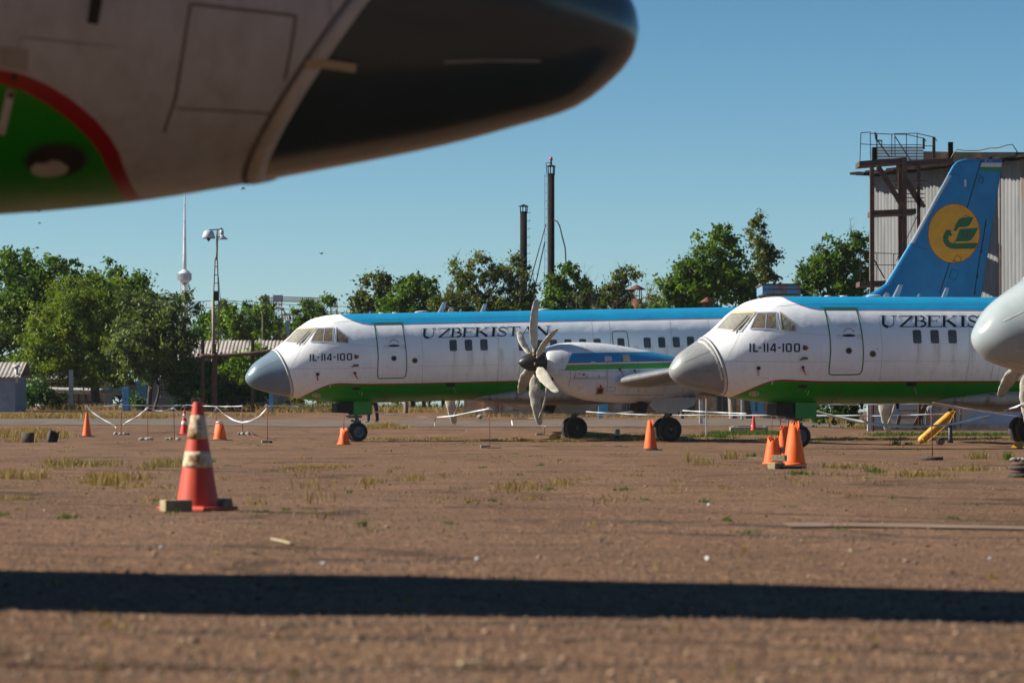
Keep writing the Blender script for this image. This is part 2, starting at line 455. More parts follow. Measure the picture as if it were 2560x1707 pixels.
XR = 6.0
def livery(BOTLINE, rw=.042, INNER=None):
    m, nt, b = newmat('airliner_livery', .36, 0, .45); L = nt.links
    tc = nd(nt, 'ShaderNodeTexCoord'); sp = nd(nt, 'ShaderNodeSeparateXYZ'); L.new(tc.outputs['Object'], sp.inputs[0])
    def curve(T):
        mr = nd(nt, 'ShaderNodeMapRange', ins={'From Min': 0, 'From Max': XR}); L.new(sp.outputs[0], mr.inputs[0]); T = [q_ for q_ in T if q_[0] < XR]+[(XR, T[-1][1])]
        fc = nd(nt, 'ShaderNodeFloatCurve'); cu = fc.mapping.curves[0]
        fc.mapping.use_clip = False
        while len(cu.points) > 2: cu.points.remove(cu.points[1])
        cu.points[0].location = (0, T[0][1]/5); cu.points[-1].location = (1, T[-1][1]/5)
        for x, z in T[1:-1]: cu.points.new(x/XR, z/5)
        for p in cu.points: p.handle_type = 'VECTOR'
        fc.mapping.update(); L.new(mr.outputs[0], fc.inputs['Value'])
        mu = nd(nt, 'ShaderNodeMath', operation='MULTIPLY'); L.new(fc.outputs[0], mu.inputs[0]); mu.inputs[1].default_value = 5
        s = nd(nt, 'ShaderNodeMath', operation='SUBTRACT'); L.new(sp.outputs[2], s.inputs[0]); L.new(mu.outputs[0], s.inputs[1]); return s.outputs[0]
    dt, db = curve(TOPLINE), curve(BOTLINE)
    nz = nd(nt, 'ShaderNodeTexNoise', ins={'Scale': 1.1, 'Detail': 8, 'Roughness': .6}); L.new(tc.outputs['Object'], nz.inputs['Vector'])
    mp = nd(nt, 'ShaderNodeMapping'); mp.inputs['Scale'].default_value = (9, 9, .55); L.new(tc.outputs['Object'], mp.inputs['Vector'])
    st = nd(nt, 'ShaderNodeTexNoise', ins={'Scale': 1.0, 'Detail': 9, 'Roughness': .7}); L.new(mp.outputs[0], st.inputs['Vector'])
    def mixc(fac, a, bb, mode='MIX'):
        x = nd(nt, 'ShaderNodeMix', data_type='RGBA', blend_type=mode)
        for i, v in ((0, fac), (6, a), (7, bb)):
            if hasattr(v, 'is_output') or isinstance(v, bpy.types.NodeSocket): L.new(v, x.inputs[i])
            else: x.inputs[i].default_value = v if i == 0 else c4(v)
        return x.outputs[2]
    def gt(s, v):
        x = nd(nt, 'ShaderNodeMath', operation='GREATER_THAN'); L.new(s, x.inputs[0]); x.inputs[1].default_value = v; return x.outputs[0]
    def mrng(s, a, bb, c=0, d=1):
        x = nd(nt, 'ShaderNodeMapRange', ins={'From Min': a, 'From Max': bb, 'To Min': c, 'To Max': d}); L.new(s, x.inputs[0]); return x.outputs[0]
    white = mixc(mrng(nz.outputs[0], .35, .7), (.86, .88, .90), (.80, .825, .845)) if not INNER else mixc(mrng(st.outputs[0], .40, .68), (.50, .53, .57), (.43, .455, .48))  # with INNER the white is darkened, shade put into the hull colour
    blue = mixc(mrng(nz.outputs[0], .35, .65), (.010, .275, .50), (.008, .225, .44))
    blue = mixc(mrng(st.outputs[0], .56, .72, 0, .35), blue, (.07, .30, .47))
    green = mixc(mrng(nz.outputs[0], .35, .7), (.015, .29, .008), (.012, .225, .009))
    under = mixc(.0, green, green)
    # grime: strongest low on the side, in vertical streaks
    low = mrng(sp.outputs[2], 1.2, 3.2, 1, 0)
    sm_ = mrng(st.outputs[0], .48, .80, 0, .40)
    g = nd(nt, 'ShaderNodeMath', operation='MULTIPLY'); L.new(low, g.inputs[0]); L.new(sm_, g.inputs[1])
    white = mixc(g.outputs[0], white, (.30, .25, .20))
    # rain streaks that run down below each cabin window
    fx = nd(nt, 'ShaderNodeMath', operation='PINGPONG', ins={1: WPITCH/2}); sx = nd(nt, 'ShaderNodeMath', operation='SUBTRACT', ins={1: WX0+.035}); L.new(sp.outputs[0], sx.inputs[0]); L.new(sx.outputs[0], fx.inputs[0])
    band = mrng(fx.outputs[0], .14, .03); sm2 = mrng(st.outputs[0], .40, .62, .15, 1); zf = mrng(sp.outputs[2], 2.78, 2.70); zl = mrng(sp.outputs[2], 1.7, 2.6); xg = gt(sp.outputs[0], WX0-.25)
    k = band
    for q_ in (sm2, zf, zl, xg):
        mm = nd(nt, 'ShaderNodeMath', operation='MULTIPLY'); L.new(k, mm.inputs[0]); L.new(q_, mm.inputs[1]); k = mm.outputs[0]
    mm = nd(nt, 'ShaderNodeMath', operation='MULTIPLY', ins={1: .62}); L.new(k, mm.inputs[0]); white = mixc(mm.outputs[0], white, (.36, .31, .26))
    col = mixc(gt(dt, -.024), white, (.42, .030, .022))
    col = mixc(gt(dt, .0), col, blue)
    lt = lambda s, v: mrng(s, v+.003, v-.003)
    col = mixc(lt(db, .0), col, (.33, .012, .016))
    col = mixc(lt(curve(INNER) if INNER else db, 0 if INNER else -rw), col, green)
    L.new(col, b.inputs['Base Color'])
    rr = mrng(nz.outputs[0], .3, .7, .30, .48); L.new(rr, b.inputs['Roughness'])
    nb = nd(nt, 'ShaderNodeTexNoise', ins={'Scale': 1.6, 'Detail': 3}); L.new(tc.outputs['Object'], nb.inputs['Vector'])
    bp = nd(nt, 'ShaderNodeBump', ins={'Strength': .6, 'Distance': .03}); L.new(nb.outputs[0], bp.inputs['Height']); L.new(bp.outputs[0], b.inputs['Normal'])
    return m
M['livery'] = livery(BOTLINE)
def dcurve(rows):
    q = [hit('D', x, y)[0] for x, y in rows]; q = sorted([(p.x, p.z) for p in q])
    return [(0, .2), (q[0][0]-.03, .6)]+q+[(q[-1][0]+.7, BOTLINE[-1][1]+.02), (27, BOTLINE[-1][1])]
_SHADED_WHITE = 1  # near hull: same white painted darker to stand in for its shaded side
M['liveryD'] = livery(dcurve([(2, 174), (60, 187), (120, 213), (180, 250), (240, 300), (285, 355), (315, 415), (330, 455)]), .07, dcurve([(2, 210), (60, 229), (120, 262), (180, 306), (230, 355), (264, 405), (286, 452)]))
def nacelle_mat():
    m, nt, b = newmat('nacelle_paint', .42, 0, .45); L = nt.links
    tc = nd(nt, 'ShaderNodeTexCoord'); sp = nd(nt, 'ShaderNodeSeparateXYZ'); L.new(tc.outputs['Object'], sp.inputs[0])
    nz = nd(nt, 'ShaderNodeTexNoise', ins={'Scale': 1.6, 'Detail': 8, 'Roughness': .65}); L.new(tc.outputs['Object'], nz.inputs['Vector'])
    mp = nd(nt, 'ShaderNodeMapping'); mp.inputs['Scale'].default_value = (7, 7, .8); L.new(tc.outputs['Object'], mp.inputs['Vector'])
    st = nd(nt, 'ShaderNodeTexNoise', ins={'Scale': 1.0, 'Detail': 9, 'Roughness': .7}); L.new(mp.outputs[0], st.inputs['Vector'])
    def mixc(fac, a, bb):
        x = nd(nt, 'ShaderNodeMix', data_type='RGBA')
        for i, v in ((0, fac), (6, a), (7, bb)):
            if isinstance(v, bpy.types.NodeSocket): L.new(v, x.inputs[i])
            else: x.inputs[i].default_value = v if i == 0 else c4(v)
        return x.outputs[2]
    def mrng(s, a, bb, c=0, d=1):
        x = nd(nt, 'ShaderNodeMapRange', ins={'From Min': a, 'From Max': bb, 'To Min': c, 'To Max': d}); L.new(s, x.inputs[0]); return x.outputs[0]
    base = mixc(mrng(nz.outputs[0], .35, .7), (.66, .69, .73), (.54, .56, .59))
    base = mixc(mrng(st.outputs[0], .5, .8, 0, .6), base, (.26, .23, .19))
    # front edge of the stripes slants: x > 9.5 - .62*(2.52-z)
    a = nd(nt, 'ShaderNodeMath', operation='MULTIPLY_ADD', ins={1: -.50, 2: NAC_S[0]+.5*2.5}); L.new(sp.outputs[2], a.inputs[0])
    a.inputs[1].default_value = .50; a.inputs[2].default_value = NAC_S[0]-.5*2.5
    fx = nd(nt, 'ShaderNodeMath', operation='GREATER_THAN'); L.new(sp.outputs[0], fx.inputs[0]); L.new(a.outputs[0], fx.inputs[1])
    def band(z0, z1, c, col):
        g = nd(nt, 'ShaderNodeMath', operation='GREATER_THAN'); L.new(sp.outputs[2], g.inputs[0]); g.inputs[1].default_value = z0
        l = nd(nt, 'ShaderNodeMath', operation='LESS_THAN'); L.new(sp.outputs[2], l.inputs[0]); l.inputs[1].default_value = z1
        p = nd(nt, 'ShaderNodeMath', operation='MULTIPLY'); L.new(g.outputs[0], p.inputs[0]); L.new(l.outputs[0], p.inputs[1])
        q = nd(nt, 'ShaderNodeMath', operation='MULTIPLY'); L.new(p.outputs[0], q.inputs[0]); L.new(fx.outputs[0], q.inputs[1])
        return mixc(q.outputs[0], col, c)
    zs = NAC_S[1:]
    base = band(zs[1], zs[0], (.025, .20, .42), base)
    base = band(zs[1]-.022, zs[1], (.33, .012, .016), base)
    base = band(zs[2], zs[1]-.022, (.66, .67, .69), base)
    base = band(zs[2]-.022, zs[2], (.33, .012, .016), base)
    base = band(zs[3], zs[2]-.022, (.05, .34, .03), base)
    L.new(base, b.inputs['Base Color'])
    return m
# nacelle bands: front x, blue top, blue bottom, green top, green bottom  (measured on picture A, skin ~0.5 m outboard of the prop axis)
_n = [on_plane(*Z2(690, 672), -4.75), on_plane(*Z2(690, 757), -4.75), on_plane(*Z2(690, 778), -4.75), on_plane(*Z2(690, 828), -4.75)]
NAC_S = [_n[0].x, _n[0].z, _n[1].z, _n[2].z, _n[3].z]
M['nacelle'] = nacelle_mat()
M['wing'] = mat('wing_grey', (.50, .52, .53), (.42, .43, .44), 1.5, .45, c3=(.26, .25, .22), s3=2.0, t3=(.60, .78))
M['fairing'] = mat('fairing_grey', (.40, .39, .37), (.30, .28, .25), 2, .5, c3=(.2, .17, .14), s3=3, stretch=(1, 1, .4))

# ------------------------------------------------------------ lettering
SERIF = {   # strokes: (points, width) in a unit box, x right, y up
 'U': [([(.16, .97), (.16, .35), (.2, .18), (.32, .06), (.48, .02)], .16), ([(.48, .02), (.66, .06), (.78, .18), (.82, .35), (.82, .97)], .055), ([(0, .975), (.34, .975)], .05), ([(.66, .975), (1, .975)], .05)],
 'Z': [([(.88, .95), (.12, .04)], .14), ([(.04, .975), (.94, .975)], .05), ([(.04, .975), (.03, .78)], .04), ([(.03, .025), (1, .025)], .05), ([(1, .025), (1, .24)], .04)],
 'B': [([(.2, .03), (.2, .97)], .16), ([(0, .975), (.55, .975)], .045), ([(0, .025), (.6, .025)], .045), ([(.2, .53), (.55, .53)], .045), ([(.5, .97), (.7, .9), (.77, .76), (.7, .6), (.52, .53)], .11), ([(.52, .53), (.78, .46), (.9, .28), (.8, .1), (.55, .03)], .13)],
 'E': [([(.2, .03), (.2, .97)], .16), ([(0, .975), (.84, .975)], .05), ([(.84, .975), (.86, .78)], .04), ([(0, .025), (.94, .025)], .05), ([(.94, .025), (1, .25)], .04), ([(.2, .52), (.66, .52)], .045), ([(.66, .66), (.66, .38)], .04)],
 'K': [([(.18, .03), (.18, .97)], .15), ([(0, .975), (.36, .975)], .045), ([(0, .025), (.36, .025)], .045), ([(.80, .95), (.24, .46)], .05), ([(.38, .58), (.86, .05)], .15), ([(.62, .975), (.95, .975)], .045), ([(.68, .025), (1, .025)], .045)],
 'I': [([(.5, .03), (.5, .97)], .34), ([(.05, .975), (.95, .975)], .045), ([(.05, .025), (.95, .025)], .045)],
 'S': [([(.86, .96), (.85, .76)], .05), ([(.85, .8), (.72, .94), (.5, .985), (.28, .93), (.17, .8), (.2, .66), (.4, .55), (.65, .45), (.83, .34), (.86, .2), (.74, .07), (.5, .015), (.26, .06), (.1, .22)], .10), ([(.25, .63), (.75, .4)], .16), ([(.09, .25), (.08, .03)], .05)],
 'T': [([(.5, .03), (.5, .97)], .15), ([(.02, .97), (.98, .97)], .055), ([(.02, .975), (.0, .76)], .045), ([(.98, .975), (1, .76)], .045), ([(.3, .025), (.7, .025)], .045)],
 'A': [([(.46, .97), (.85, .04)], .15), ([(.47, .97), (.13, .03)], .05), ([(.24, .33), (.68, .33)], .045), ([(0, .025), (.28, .025)], .045), ([(.66, .025), (1, .025)], .045)],
 'N': [([(.2, .96), (.82, .04)], .15), ([(.17, .03), (.17, .97)], .05), ([(.85, .03), (.85, .97)], .05), ([(0, .975), (.26, .975)], .045), ([(.7, .975), (1, .975)], .045), ([(.04, .025), (.32, .025)], .045)],
}
BLOCK = {
 'I': [([(.5, 0), (.5, 1)], 1)], 'L': [([(.17, 0), (.17, 1)], .34), ([(0, .085), (1, .085)], -.17)], '-': [([(0, .5), (1, .5)], -.16)],
 '4': [([(.78, 0), (.78, 1)], .27), ([(0, .26), (1, .26)], -.17), ([(.66, .95), (.12, .3)], .22)],
 '0': [([(.14, .12), (.14, .88)], .27), ([(.86, .12), (.86, .88)], .27), ([(.10, .915), (.90, .915)], -.17), ([(.10, .085), (.90, .085)], -.17)],
}
def glyph(mb, Z, g, x0, x1, ytop, ybot, w_in_h=False, off=.005, step=10):
    """draw a glyph in zoom-picture pixels onto the skin"""
    W_, H_ = x1-x0, ybot-ytop
    for pts, w in g:
        ww = abs(w)*H_ if w < 0 else w*W_
        if w > 0 and abs(pts[0][1]-pts[-1][1]) < 1e-6 and len(pts) == 2: ww = w*H_*1.3
        q = [(x0+u*W_, ybot-v*H_) for u, v in pts]
        if w_in_h: q = [(w_in_h-x, y) for x, y in q]
        ribbon(mb, Z, q, ww, off, step)

# ------------------------------------------------------------ skin details
def roof(Zt, pts):  # unused hook
    return pts
DET = {}   # part name -> mesh (shared by all four aircraft)
def build_details():
    D = {}
    # lettering
    X4 = [(390, 610), (640, 845), (835, 1027), (1015, 1230), (1215, 1450), (1452, 1575), (1565, 1732), (1722, 1925), (1938, 2165), (2150, 2400)]
    D['_name'] = MB(); D['_nameM'] = MB()
    for ch, (a, b) in zip('UZBEKISTAN', X4): glyph(D['_name'], Z4, SERIF[ch], a, b, 487, 643, step=14); glyph(D['_nameM'], Z4, SERIF[ch], a, b, 487, 643, 2790, step=14)
    D['_type'] = MB(); D['_typeM'] = MB()
    for ch, a, b in (('I', 955, 972), ('L', 993, 1049), ('-', 1054, 1080), ('I', 1107, 1124), ('I', 1142, 1159), ('4', 1174, 1240), ('-', 1259, 1288), ('I', 1308, 1325), ('0', 1342, 1409), ('0', 1430, 1496)):
        glyph(D['_type'], Z3, BLOCK[ch], a, b, 762, 854, step=12); glyph(D['_typeM'], Z3, BLOCK[ch], a, b, 762, 854, 2451, step=12)
    # cabin windows: one mesh per pair of windows is built later
    wins = [(Z4, 890, 690, 857, 57), (Z4, 1131, 690, 857, 57), (Z4, 1373, 690, 857, 57)] + [(Z2, x, 533, 618, 32) for x in (240, 398, 530, 663, 798, 931, 1148, 1389, 1522, 1655, 1787, 1920, 2052)]
    D['_w'] = []
    for i, (Z, cx, y0, y1, hw) in enumerate(wins):
        if Z is Z2: y0 = 533-(cx-1389)*.0225; y1 = y0+86
        sk = hw*.22
        a = MB(); patch(a, Z, rrect(cx-hw-hw*.16, y0-hw*.16, cx+hw*.9, y1+hw*.16, hw*.42, sk), .003, 2)
        b = MB(); patch(b, Z, rrect(cx-hw+hw*.05, y0+hw*.07, cx+hw*.72, y1-hw*.06, hw*.34, sk), .006, 2)
        D['_w'].append((a, b))
    # doors
    d = MB(); out = [(1752, 393), (2092, 393), (2112, 450), (2138, 560), (2156, 660), (2170, 790), (2172, 880), (2166, 990), (2154, 1060), (2128, 1092), (1832, 1097), (1806, 1085), (1805, 1040), (1816, 930), (1822, 820), (1816, 700), (1800, 590), (1778, 480)]
    patch(d, Z3, [(1757, 400), (2088, 400), (2110, 460), (2135, 565), (2153, 665), (2166, 790), (2168, 880), (2162, 990), (2148, 1060), (2126, 1087), (1834, 1092), (1811, 1081), (1810, 1040), (1821, 930), (1827, 820), (1821, 700), (1805, 590), (1783, 480)], .0025, 4)
    D['_door'] = d
    e = MB(); ribbon(e, Z3, out, 12, .008, 12, True); D['_dooredge'] = e
    e = MB(); ribbon(e, Z3, [(1712, 389), (2120, 389)], 7, .03, 20); D['_rail'] = e
    h = MB(); patch(h, Z3, [(1935, 680), (1965, 668), (2015, 662), (2065, 668), (2098, 680), (2065, 690), (2015, 694), (1965, 690)], .007, 1); D['_handle'] = h
    h = MB(); ribbon(h, Z3, [(1963, 643), (1975, 622), (1995, 607), (2018, 603), (2040, 608), (2060, 622), (2074, 643)], 7, .007, 8)
    ribbon(h, Z3, [(1890, 677), (1928, 677)], 4, .007); ribbon(h, Z3, [(2105, 677), (2145, 677)], 4, .007)
    ribbon(h, Z3, [(1888, 692), (1942, 692), (1942, 714), (1888, 714)], 2, .007, closed=True); ribbon(h, Z3, [(2100, 692), (2150, 692), (2150, 714), (2100, 714)], 2, .007, closed=True)
    D['_doormark'] = h
    h = MB(); ribbon(h, Z3, [(1906, 547), (2095, 547), (2097, 585), (1910, 585)], 2.5, .007, closed=True); ribbon(h, Z3, [(2003, 547), (2003, 585)], 2.5, .007)
    for yy in (557, 566, 575): ribbon(h, Z3, [(1915, yy), (1992, yy)], 1.6, .007); ribbon(h, Z3, [(2012, yy), (2085, yy)], 1.6, .007)
    D['_doornote'] = h
    h = MB(); patch(h, Z3, disc(2016, 840, 36), .006, 2); D['_portrim'] = h
    h = MB(); patch(h, Z3, disc(2016, 840, 28), .009, 2); D['_port'] = h
    # aft service door on picture A
    h = MB(); ribbon(h, Z2, [(1083, 640), (1072, 560), (1064, 495), (1072, 478), (1086, 471), (1178, 471), (1196, 478), (1206, 500), (1216, 570), (1223, 640), (1226, 760), (1084, 760)], 7, .008, 12, True); D['_exitedge'] = h
    h = MB(); patch(h, Z2, [(1086, 640), (1076, 560), (1069, 497), (1088, 476), (1176, 476), (1192, 482), (1202, 502), (1212, 570), (1219, 640), (1222, 756), (1088, 756)], .002, 3); D['_exit'] = h
    # round port lights
    h = MB(); patch(h, Z3, disc(2273, 874, 36), .006, 2); D['_lrim'] = h
    h = MB(); patch(h, Z3, disc(2273, 874, 24), .009, 2); D['_llens'] = h
    # landing light
    h = MB(); patch(h, Z3, disc(1003, 1297, 55, 27), .006, 2); D['_landrim'] = h
    h = MB(); patch(h, Z3, disc(1003, 1297, 44, 21), .009, 2); D['_landdark'] = h
    h = MB(); patch(h, Z3, disc(1000, 1297, 27, 15), .012, 2); D['_landlens'] = h
    ZD = lambda x, y: ('D', x, y)
    h = MB(); patch(h, ZD, disc(140, 398, 84, 46, rot=-.05), .004, 2); D['_landrimD'] = h
    h = MB(); patch(h, ZD, disc(140, 398, 74, 38, rot=-.05), .007, 2); D['_landdarkD'] = h
    h = MB(); patch(h, ZD, [(75, 415), (90, 402), (110, 404), (128, 395), (150, 398), (172, 414), (165, 428), (140, 436), (105, 437), (82, 430)], .011, 2); D['_landlensD'] = h
    h = MB(); ribbon(h, ZD, [(762, 160), (800, 156), (850, 162), (888, 168)], 22, .012, 10); D['_tapeD'] = h
    h = MB(); ribbon(h, ZD, [(476, 10), (600, 24), (740, 40), (728, 120), (712, 200)], 7, .003, 12); ribbon(h, ZD, [(476, 10), (462, 100), (440, 240), (410, 330)], 7, .003, 12); ribbon(h, ZD, [(440, 270), (700, 285)], 4, .003, 12); D['_panelD'] = h
    h = MB(); ribbon(h, ZD, [(28, 225), (2, 335)], 20, .004, 12); D['_markD'] = h
    h = MB(); patch(h, ZD, [(0, 118), (72, 124), (68, 180), (0, 165)], .004, 2); D['_flapD'] = h
    h = MB(); ribbon(h, ZD, [(1110, 154), (1220, 150), (1350, 152)], 5, .006, 12); D['_stripD'] = h
    h = MB(); rr_ = random.Random(3); ed = [(415, 742), (470, 752), (548, 838), (590, 900), (628, 985), (645, 1060), (668, 1150)]
    e2 = sub_poly(ed, 9); patch_ = []
    ribbon(h, Z3, [(x-4+rr_.uniform(-7, 7)*(1 if 745 < y < 1080 else .2), y) for x, y in e2], 22, .004, 30); patch(h, Z3, [(545, 845), (572, 850), (590, 880), (562, 878)], .006, 1); patch(h, Z3, [(615, 975), (650, 990), (650, 1028), (625, 1020)], .006, 1)
    D['_flakes'] = h
    # flight deck windows (covers)
    front = [(598, 612), (680, 520), (762, 432), (1024, 428), (985, 480), (866, 634)]
    side = [(962, 608), (1008, 500), (1042, 435), (1246, 433), (1252, 610)]
    rear = [(1282, 428), (1444, 560), (1448, 630), (1294, 622)]
    D['_wf'] = MB(); patch(D['_wf'], Z3, [(620, 606), (690, 525), (768, 446), (1003, 440), (965, 492), (862, 622)], .010, 4)
    D['_wfe'] = MB(); ribbon(D['_wfe'], Z3, front, 14, .014, 14, True)
    D['_wft'] = MB(); ribbon(D['_wft'], Z3, [(765, 438), (1022, 433)], 22, .018, 14); ribbon(D['_wft'], Z3, [(1022, 433), (985, 480), (940, 540)], 9, .018, 14)
    D['_ws'] = MB(); patch(D['_ws'], Z3, side, .008, 4)
    D['_wse'] = MB(); ribbon(D['_wse'], Z3, side, 13, .014, 14, True); ribbon(D['_wse'], Z3, [(1136, 436), (1128, 606)], 9, .013, 14)
    D['_wr'] = MB(); patch(D['_wr'], Z3, rear, .008, 4)
    D['_wre'] = MB(); ribbon(D['_wre'], Z3, rear, 12, .014, 14, True)
    D['_wip'] = MB(); ribbon(D['_wip'], Z3, [(785, 648), (870, 560), (942, 480)], 13, .05, 12); ribbon(D['_wip'], Z3, [(800, 632), (850, 570), (905, 532)], 4, .05, 12)
    # seams
    s = MB()
    for pts in ([(480, 735), (560, 840), (620, 940), (668, 1060), (676, 1180), (655, 1305)],): ribbon(s, Z3, [(x+14, y-2) for x, y in pts], 3, .006, 10)
    D['_collar'] = None
    f = MB()
    ribbon(f, Z3, [(705, 952), (1000, 955), (1400, 956), (1800, 957)], 3, .003, 25); ribbon(f, Z3, [(1450, 645), (1620, 665), (1800, 675)], 2, .003, 25)
    ribbon(f, Z3, [(860, 645), (790, 790), (700, 955), (668, 1080)], 2.5, .003, 20); ribbon(f, Z3, [(1820, 1052), (2150, 1052)], 2.5, .004, 20)
    ribbon(f, Z4, [(160, 1107), (900, 1110), (1680, 1110), (1685, 900)], 3, .003, 30); ribbon(f, Z4, [(2025, 1130), (2010, 1250), (1985, 1365)], 4, .003, 20)
    ribbon(f, Z3, [(1000, 1140), (1150, 1130), (1160, 1170)], 2, .003, 20)
    for xx in (880, 1040, 1600, 1950, 2230): ribbon(f, Z2, [(xx-5, 365), (xx+8, 480), (xx+12, 620)], 2.5, .003, 20)
    ribbon(f, Z2, [(20, 480), (30, 700), (10, 930)], 3, .003, 20); ribbon(f, Z2, [(215, 540), (222, 760), (206, 930)], 3.5, .003, 20)
    ribbon(f, Z1, [(1660, 440), (1680, 700), (1672, 950)], 2.2, .003, 20)
    D['_faint'] = f
    b = MB(); ribbon(b, Z4, [(-300, 330), (700, 330), (1500, 331), (2100, 331)], 3, .003, 40); ribbon(b, Z3, [(1250, 368), (1450, 350), (1700, 342), (2300, 344)], 2.4, .003, 20); D['_bseam'] = b
    # radome strips
    r = MB()
    for p in ([(258, 968), (400, 900), (548, 838)], [(348, 1006), (440, 980), (536, 953)], [(360, 1060), (450, 1060), (540, 1060)], [(322, 1128), (420, 1140), (505, 1150)], [(280, 1190), (380, 1212), (480, 1226)]): ribbon(r, Z3, p, 4, .006, 12)
    D['_strips'] = r
    # plugs, pitot and pennants
    k = MB(); patch(k, Z3, [(1522, 783), (1560, 788), (1584, 806), (1565, 832), (1525, 835)], .05, 2); D['_plug'] = k
    k = MB(); patch(k, Z3, [(1530, 800), (1565, 795), (1580, 812), (1545, 825)], .07, 1); D['_plugo'] = k
    k = MB(); patch(k, Z3, rrect(1510, 905, 1575, 932, 10), .05, 2); patch(k, Z3, [(1482, 926), (1530, 918), (1530, 932), (1484, 940)], .07, 1); D['_probe'] = k
    k = MB(); patch(k, Z3, rrect(1032, 1004, 1070, 1040, 5), .04, 1); patch(k, Z3, rrect(1508, 1000, 1538, 1030, 5), .04, 1); D['_box'] = k
    k = MB(); patch(k, Z3, [(1034, 1040), (1054, 1042), (1055, 1098), (1038, 1100)], .06, 1); D['_pen1'] = k
    k = MB(); patch(k, Z3, [(1510, 1030), (1535, 1028), (1556, 1092), (1545, 1088)], .06, 1); D['_pen2'] = k
    k = MB(); patch(k, Z3, disc(1521, 1222, 56, 19), .004, 2); D['_belly'] = k
    k = MB(); patch(k, Z4, [(752, 1396), (888, 1398), (870, 1450), (738, 1446)], .005, 2); D['_belly2'] = k
    k = MB(); patch(k, Z4, [(845, 1462), (856, 1460), (888, 1552), (874, 1548)], .03, 1); D['_pen3'] = k
    k = MB(); ribbon(k, Z3, [(1940, 1230), (1915, 1290), (1870, 1345), (1810, 1395)], 8, .004, 12); D['_stain'] = k
    k = MB(); ribbon(k, Z3, [(1590, 1265), (1575, 1312)], 10, .006, 12); ribbon(k, Z3, [(1203, 1158), (1194, 1198)], 12, .006, 12); ribbon(k, Z3, [(1558, 1262), (1552, 1280)], 6, .006); D['_white'] = k
    k = MB()
    for x, y in ((1152, 1190), (1268, 1190), (1236, 1217), (1152, 1216)): patch(k, Z3, disc(x, y, 5), .006, 0)
    for x, y in ((1003, 717), (1225, 711), (1455, 549), (1540, 1180)): patch(k, Z3, disc(x, y, 3.5), .006, 0)
    D['_dots'] = k
    k = MB(); patch(k, Z3, disc(2321, 821, 8), .006, 0); D['_dot2'] = k
    # blue rain streak stains under windows
    return D
DETS = build_details()
_mc = {}
# the near aircraft's radome joint, x = SA - SB*z
_p, _q = hit('D', 665, 425)[0], hit('D', 905, 25)[0]
SB = (_p.x-_q.x)/(_q.z-_p.z); SA = _p.x+SB*_p.z
def put(name, key, mb, mname, parent, side=1, label=None):
    k = (key, side, mname)
    if k not in _mc:
        m2 = MB(); m2.v = [(x, y*side, z) for x, y, z in mb.v]; m2.f = [f if side == 1 else f[::-1] for f in mb.f]; m2.sm = mb.sm
        o = m2.build(name, M[mname], None, False); _mc[k] = o.data; bpy.data.objects.remove(o)
    o = link(name, _mc[k], None, parent)
    if label: o['label'] = label
    return o
# ------------------------------------------------------------ airliner assembly
def ell(x, yc, w, zt, zb, n=28, p=2.0, slantx=0):
    zc, h = (zt+zb)/2, (zt-zb)/2; out = []
    for k in range(n):
        a = 2*math.pi*k/n; c, s = math.cos(a), math.sin(a)
        yy = w*math.copysign(abs(s)**(2/p), s); zz = h*math.copysign(abs(c)**(2/p), c)
        out.append(Vector((x+slantx*zz, yc+yy, zc+zz)))
    return out
def foil(le, chord, y, z, th, n=24, tw=0.0):
    """airfoil ring at span y: leading edge at x=le"""
    out = []
    for k in range(n):
        a = 2*math.pi*k/n
        t = (1-math.cos(a))/2                     # 0 at LE
        yt = th*chord*5*(.2969*math.sqrt(t)-.1260*t-.3516*t*t+.2843*t**3-.1036*t**4)
        zz = yt*(1.15 if a < math.pi else -.85)
        out.append(Vector((le+t*chord, y, z+zz-tw*(t-.3)*chord)))
    return out
HUBX, HUBZ = 8.22, 2.27
def blade_mb(ang, seed):
    """one blade in its fabric cover, in aircraft coordinates about the hub at y=0"""
    rnd = random.Random(seed); rings = []
    for i in range(26):
        t = i/25; r = .30+1.66*t
        c = .10+.085*math.sin(min(1, t/.35)*math.pi/2) - (.085*max(0, t-.45)/.55)
        if t > .93: c *= math.sqrt(max(.05, 1-((t-.93)/.075)**2))
        if t < .12: c = .07+.1*t
        th = .055*(1-.55*t)+.012*math.sin(t*23+seed)*(1 if t < .95 else .3)
        tw = R(10)+R(26)*(1-t)
        sweep = -.05*math.sin(t*math.pi)+.10*t*t
        pts = []
        for k in range(14):
            a = 2*math.pi*k/14
            u = math.cos(a)*c*(1+.05*math.sin(t*31+k*2+seed)); v = math.sin(a)*th*(1+.35*math.sin(k*3.1+t*17+seed))
            x = u*math.cos(tw)-v*math.sin(tw)+sweep; y = u*math.sin(tw)+v*math.cos(tw)
            pts.append(Vector((x, y, r)))
        rings.append(pts)
    mb = MB(); mb.loft(rings)
    Rm = Matrix.Rotation(ang, 4, 'X')
    mb.v = [tuple(Rm @ Vector(v)) for v in mb.v]
    return mb
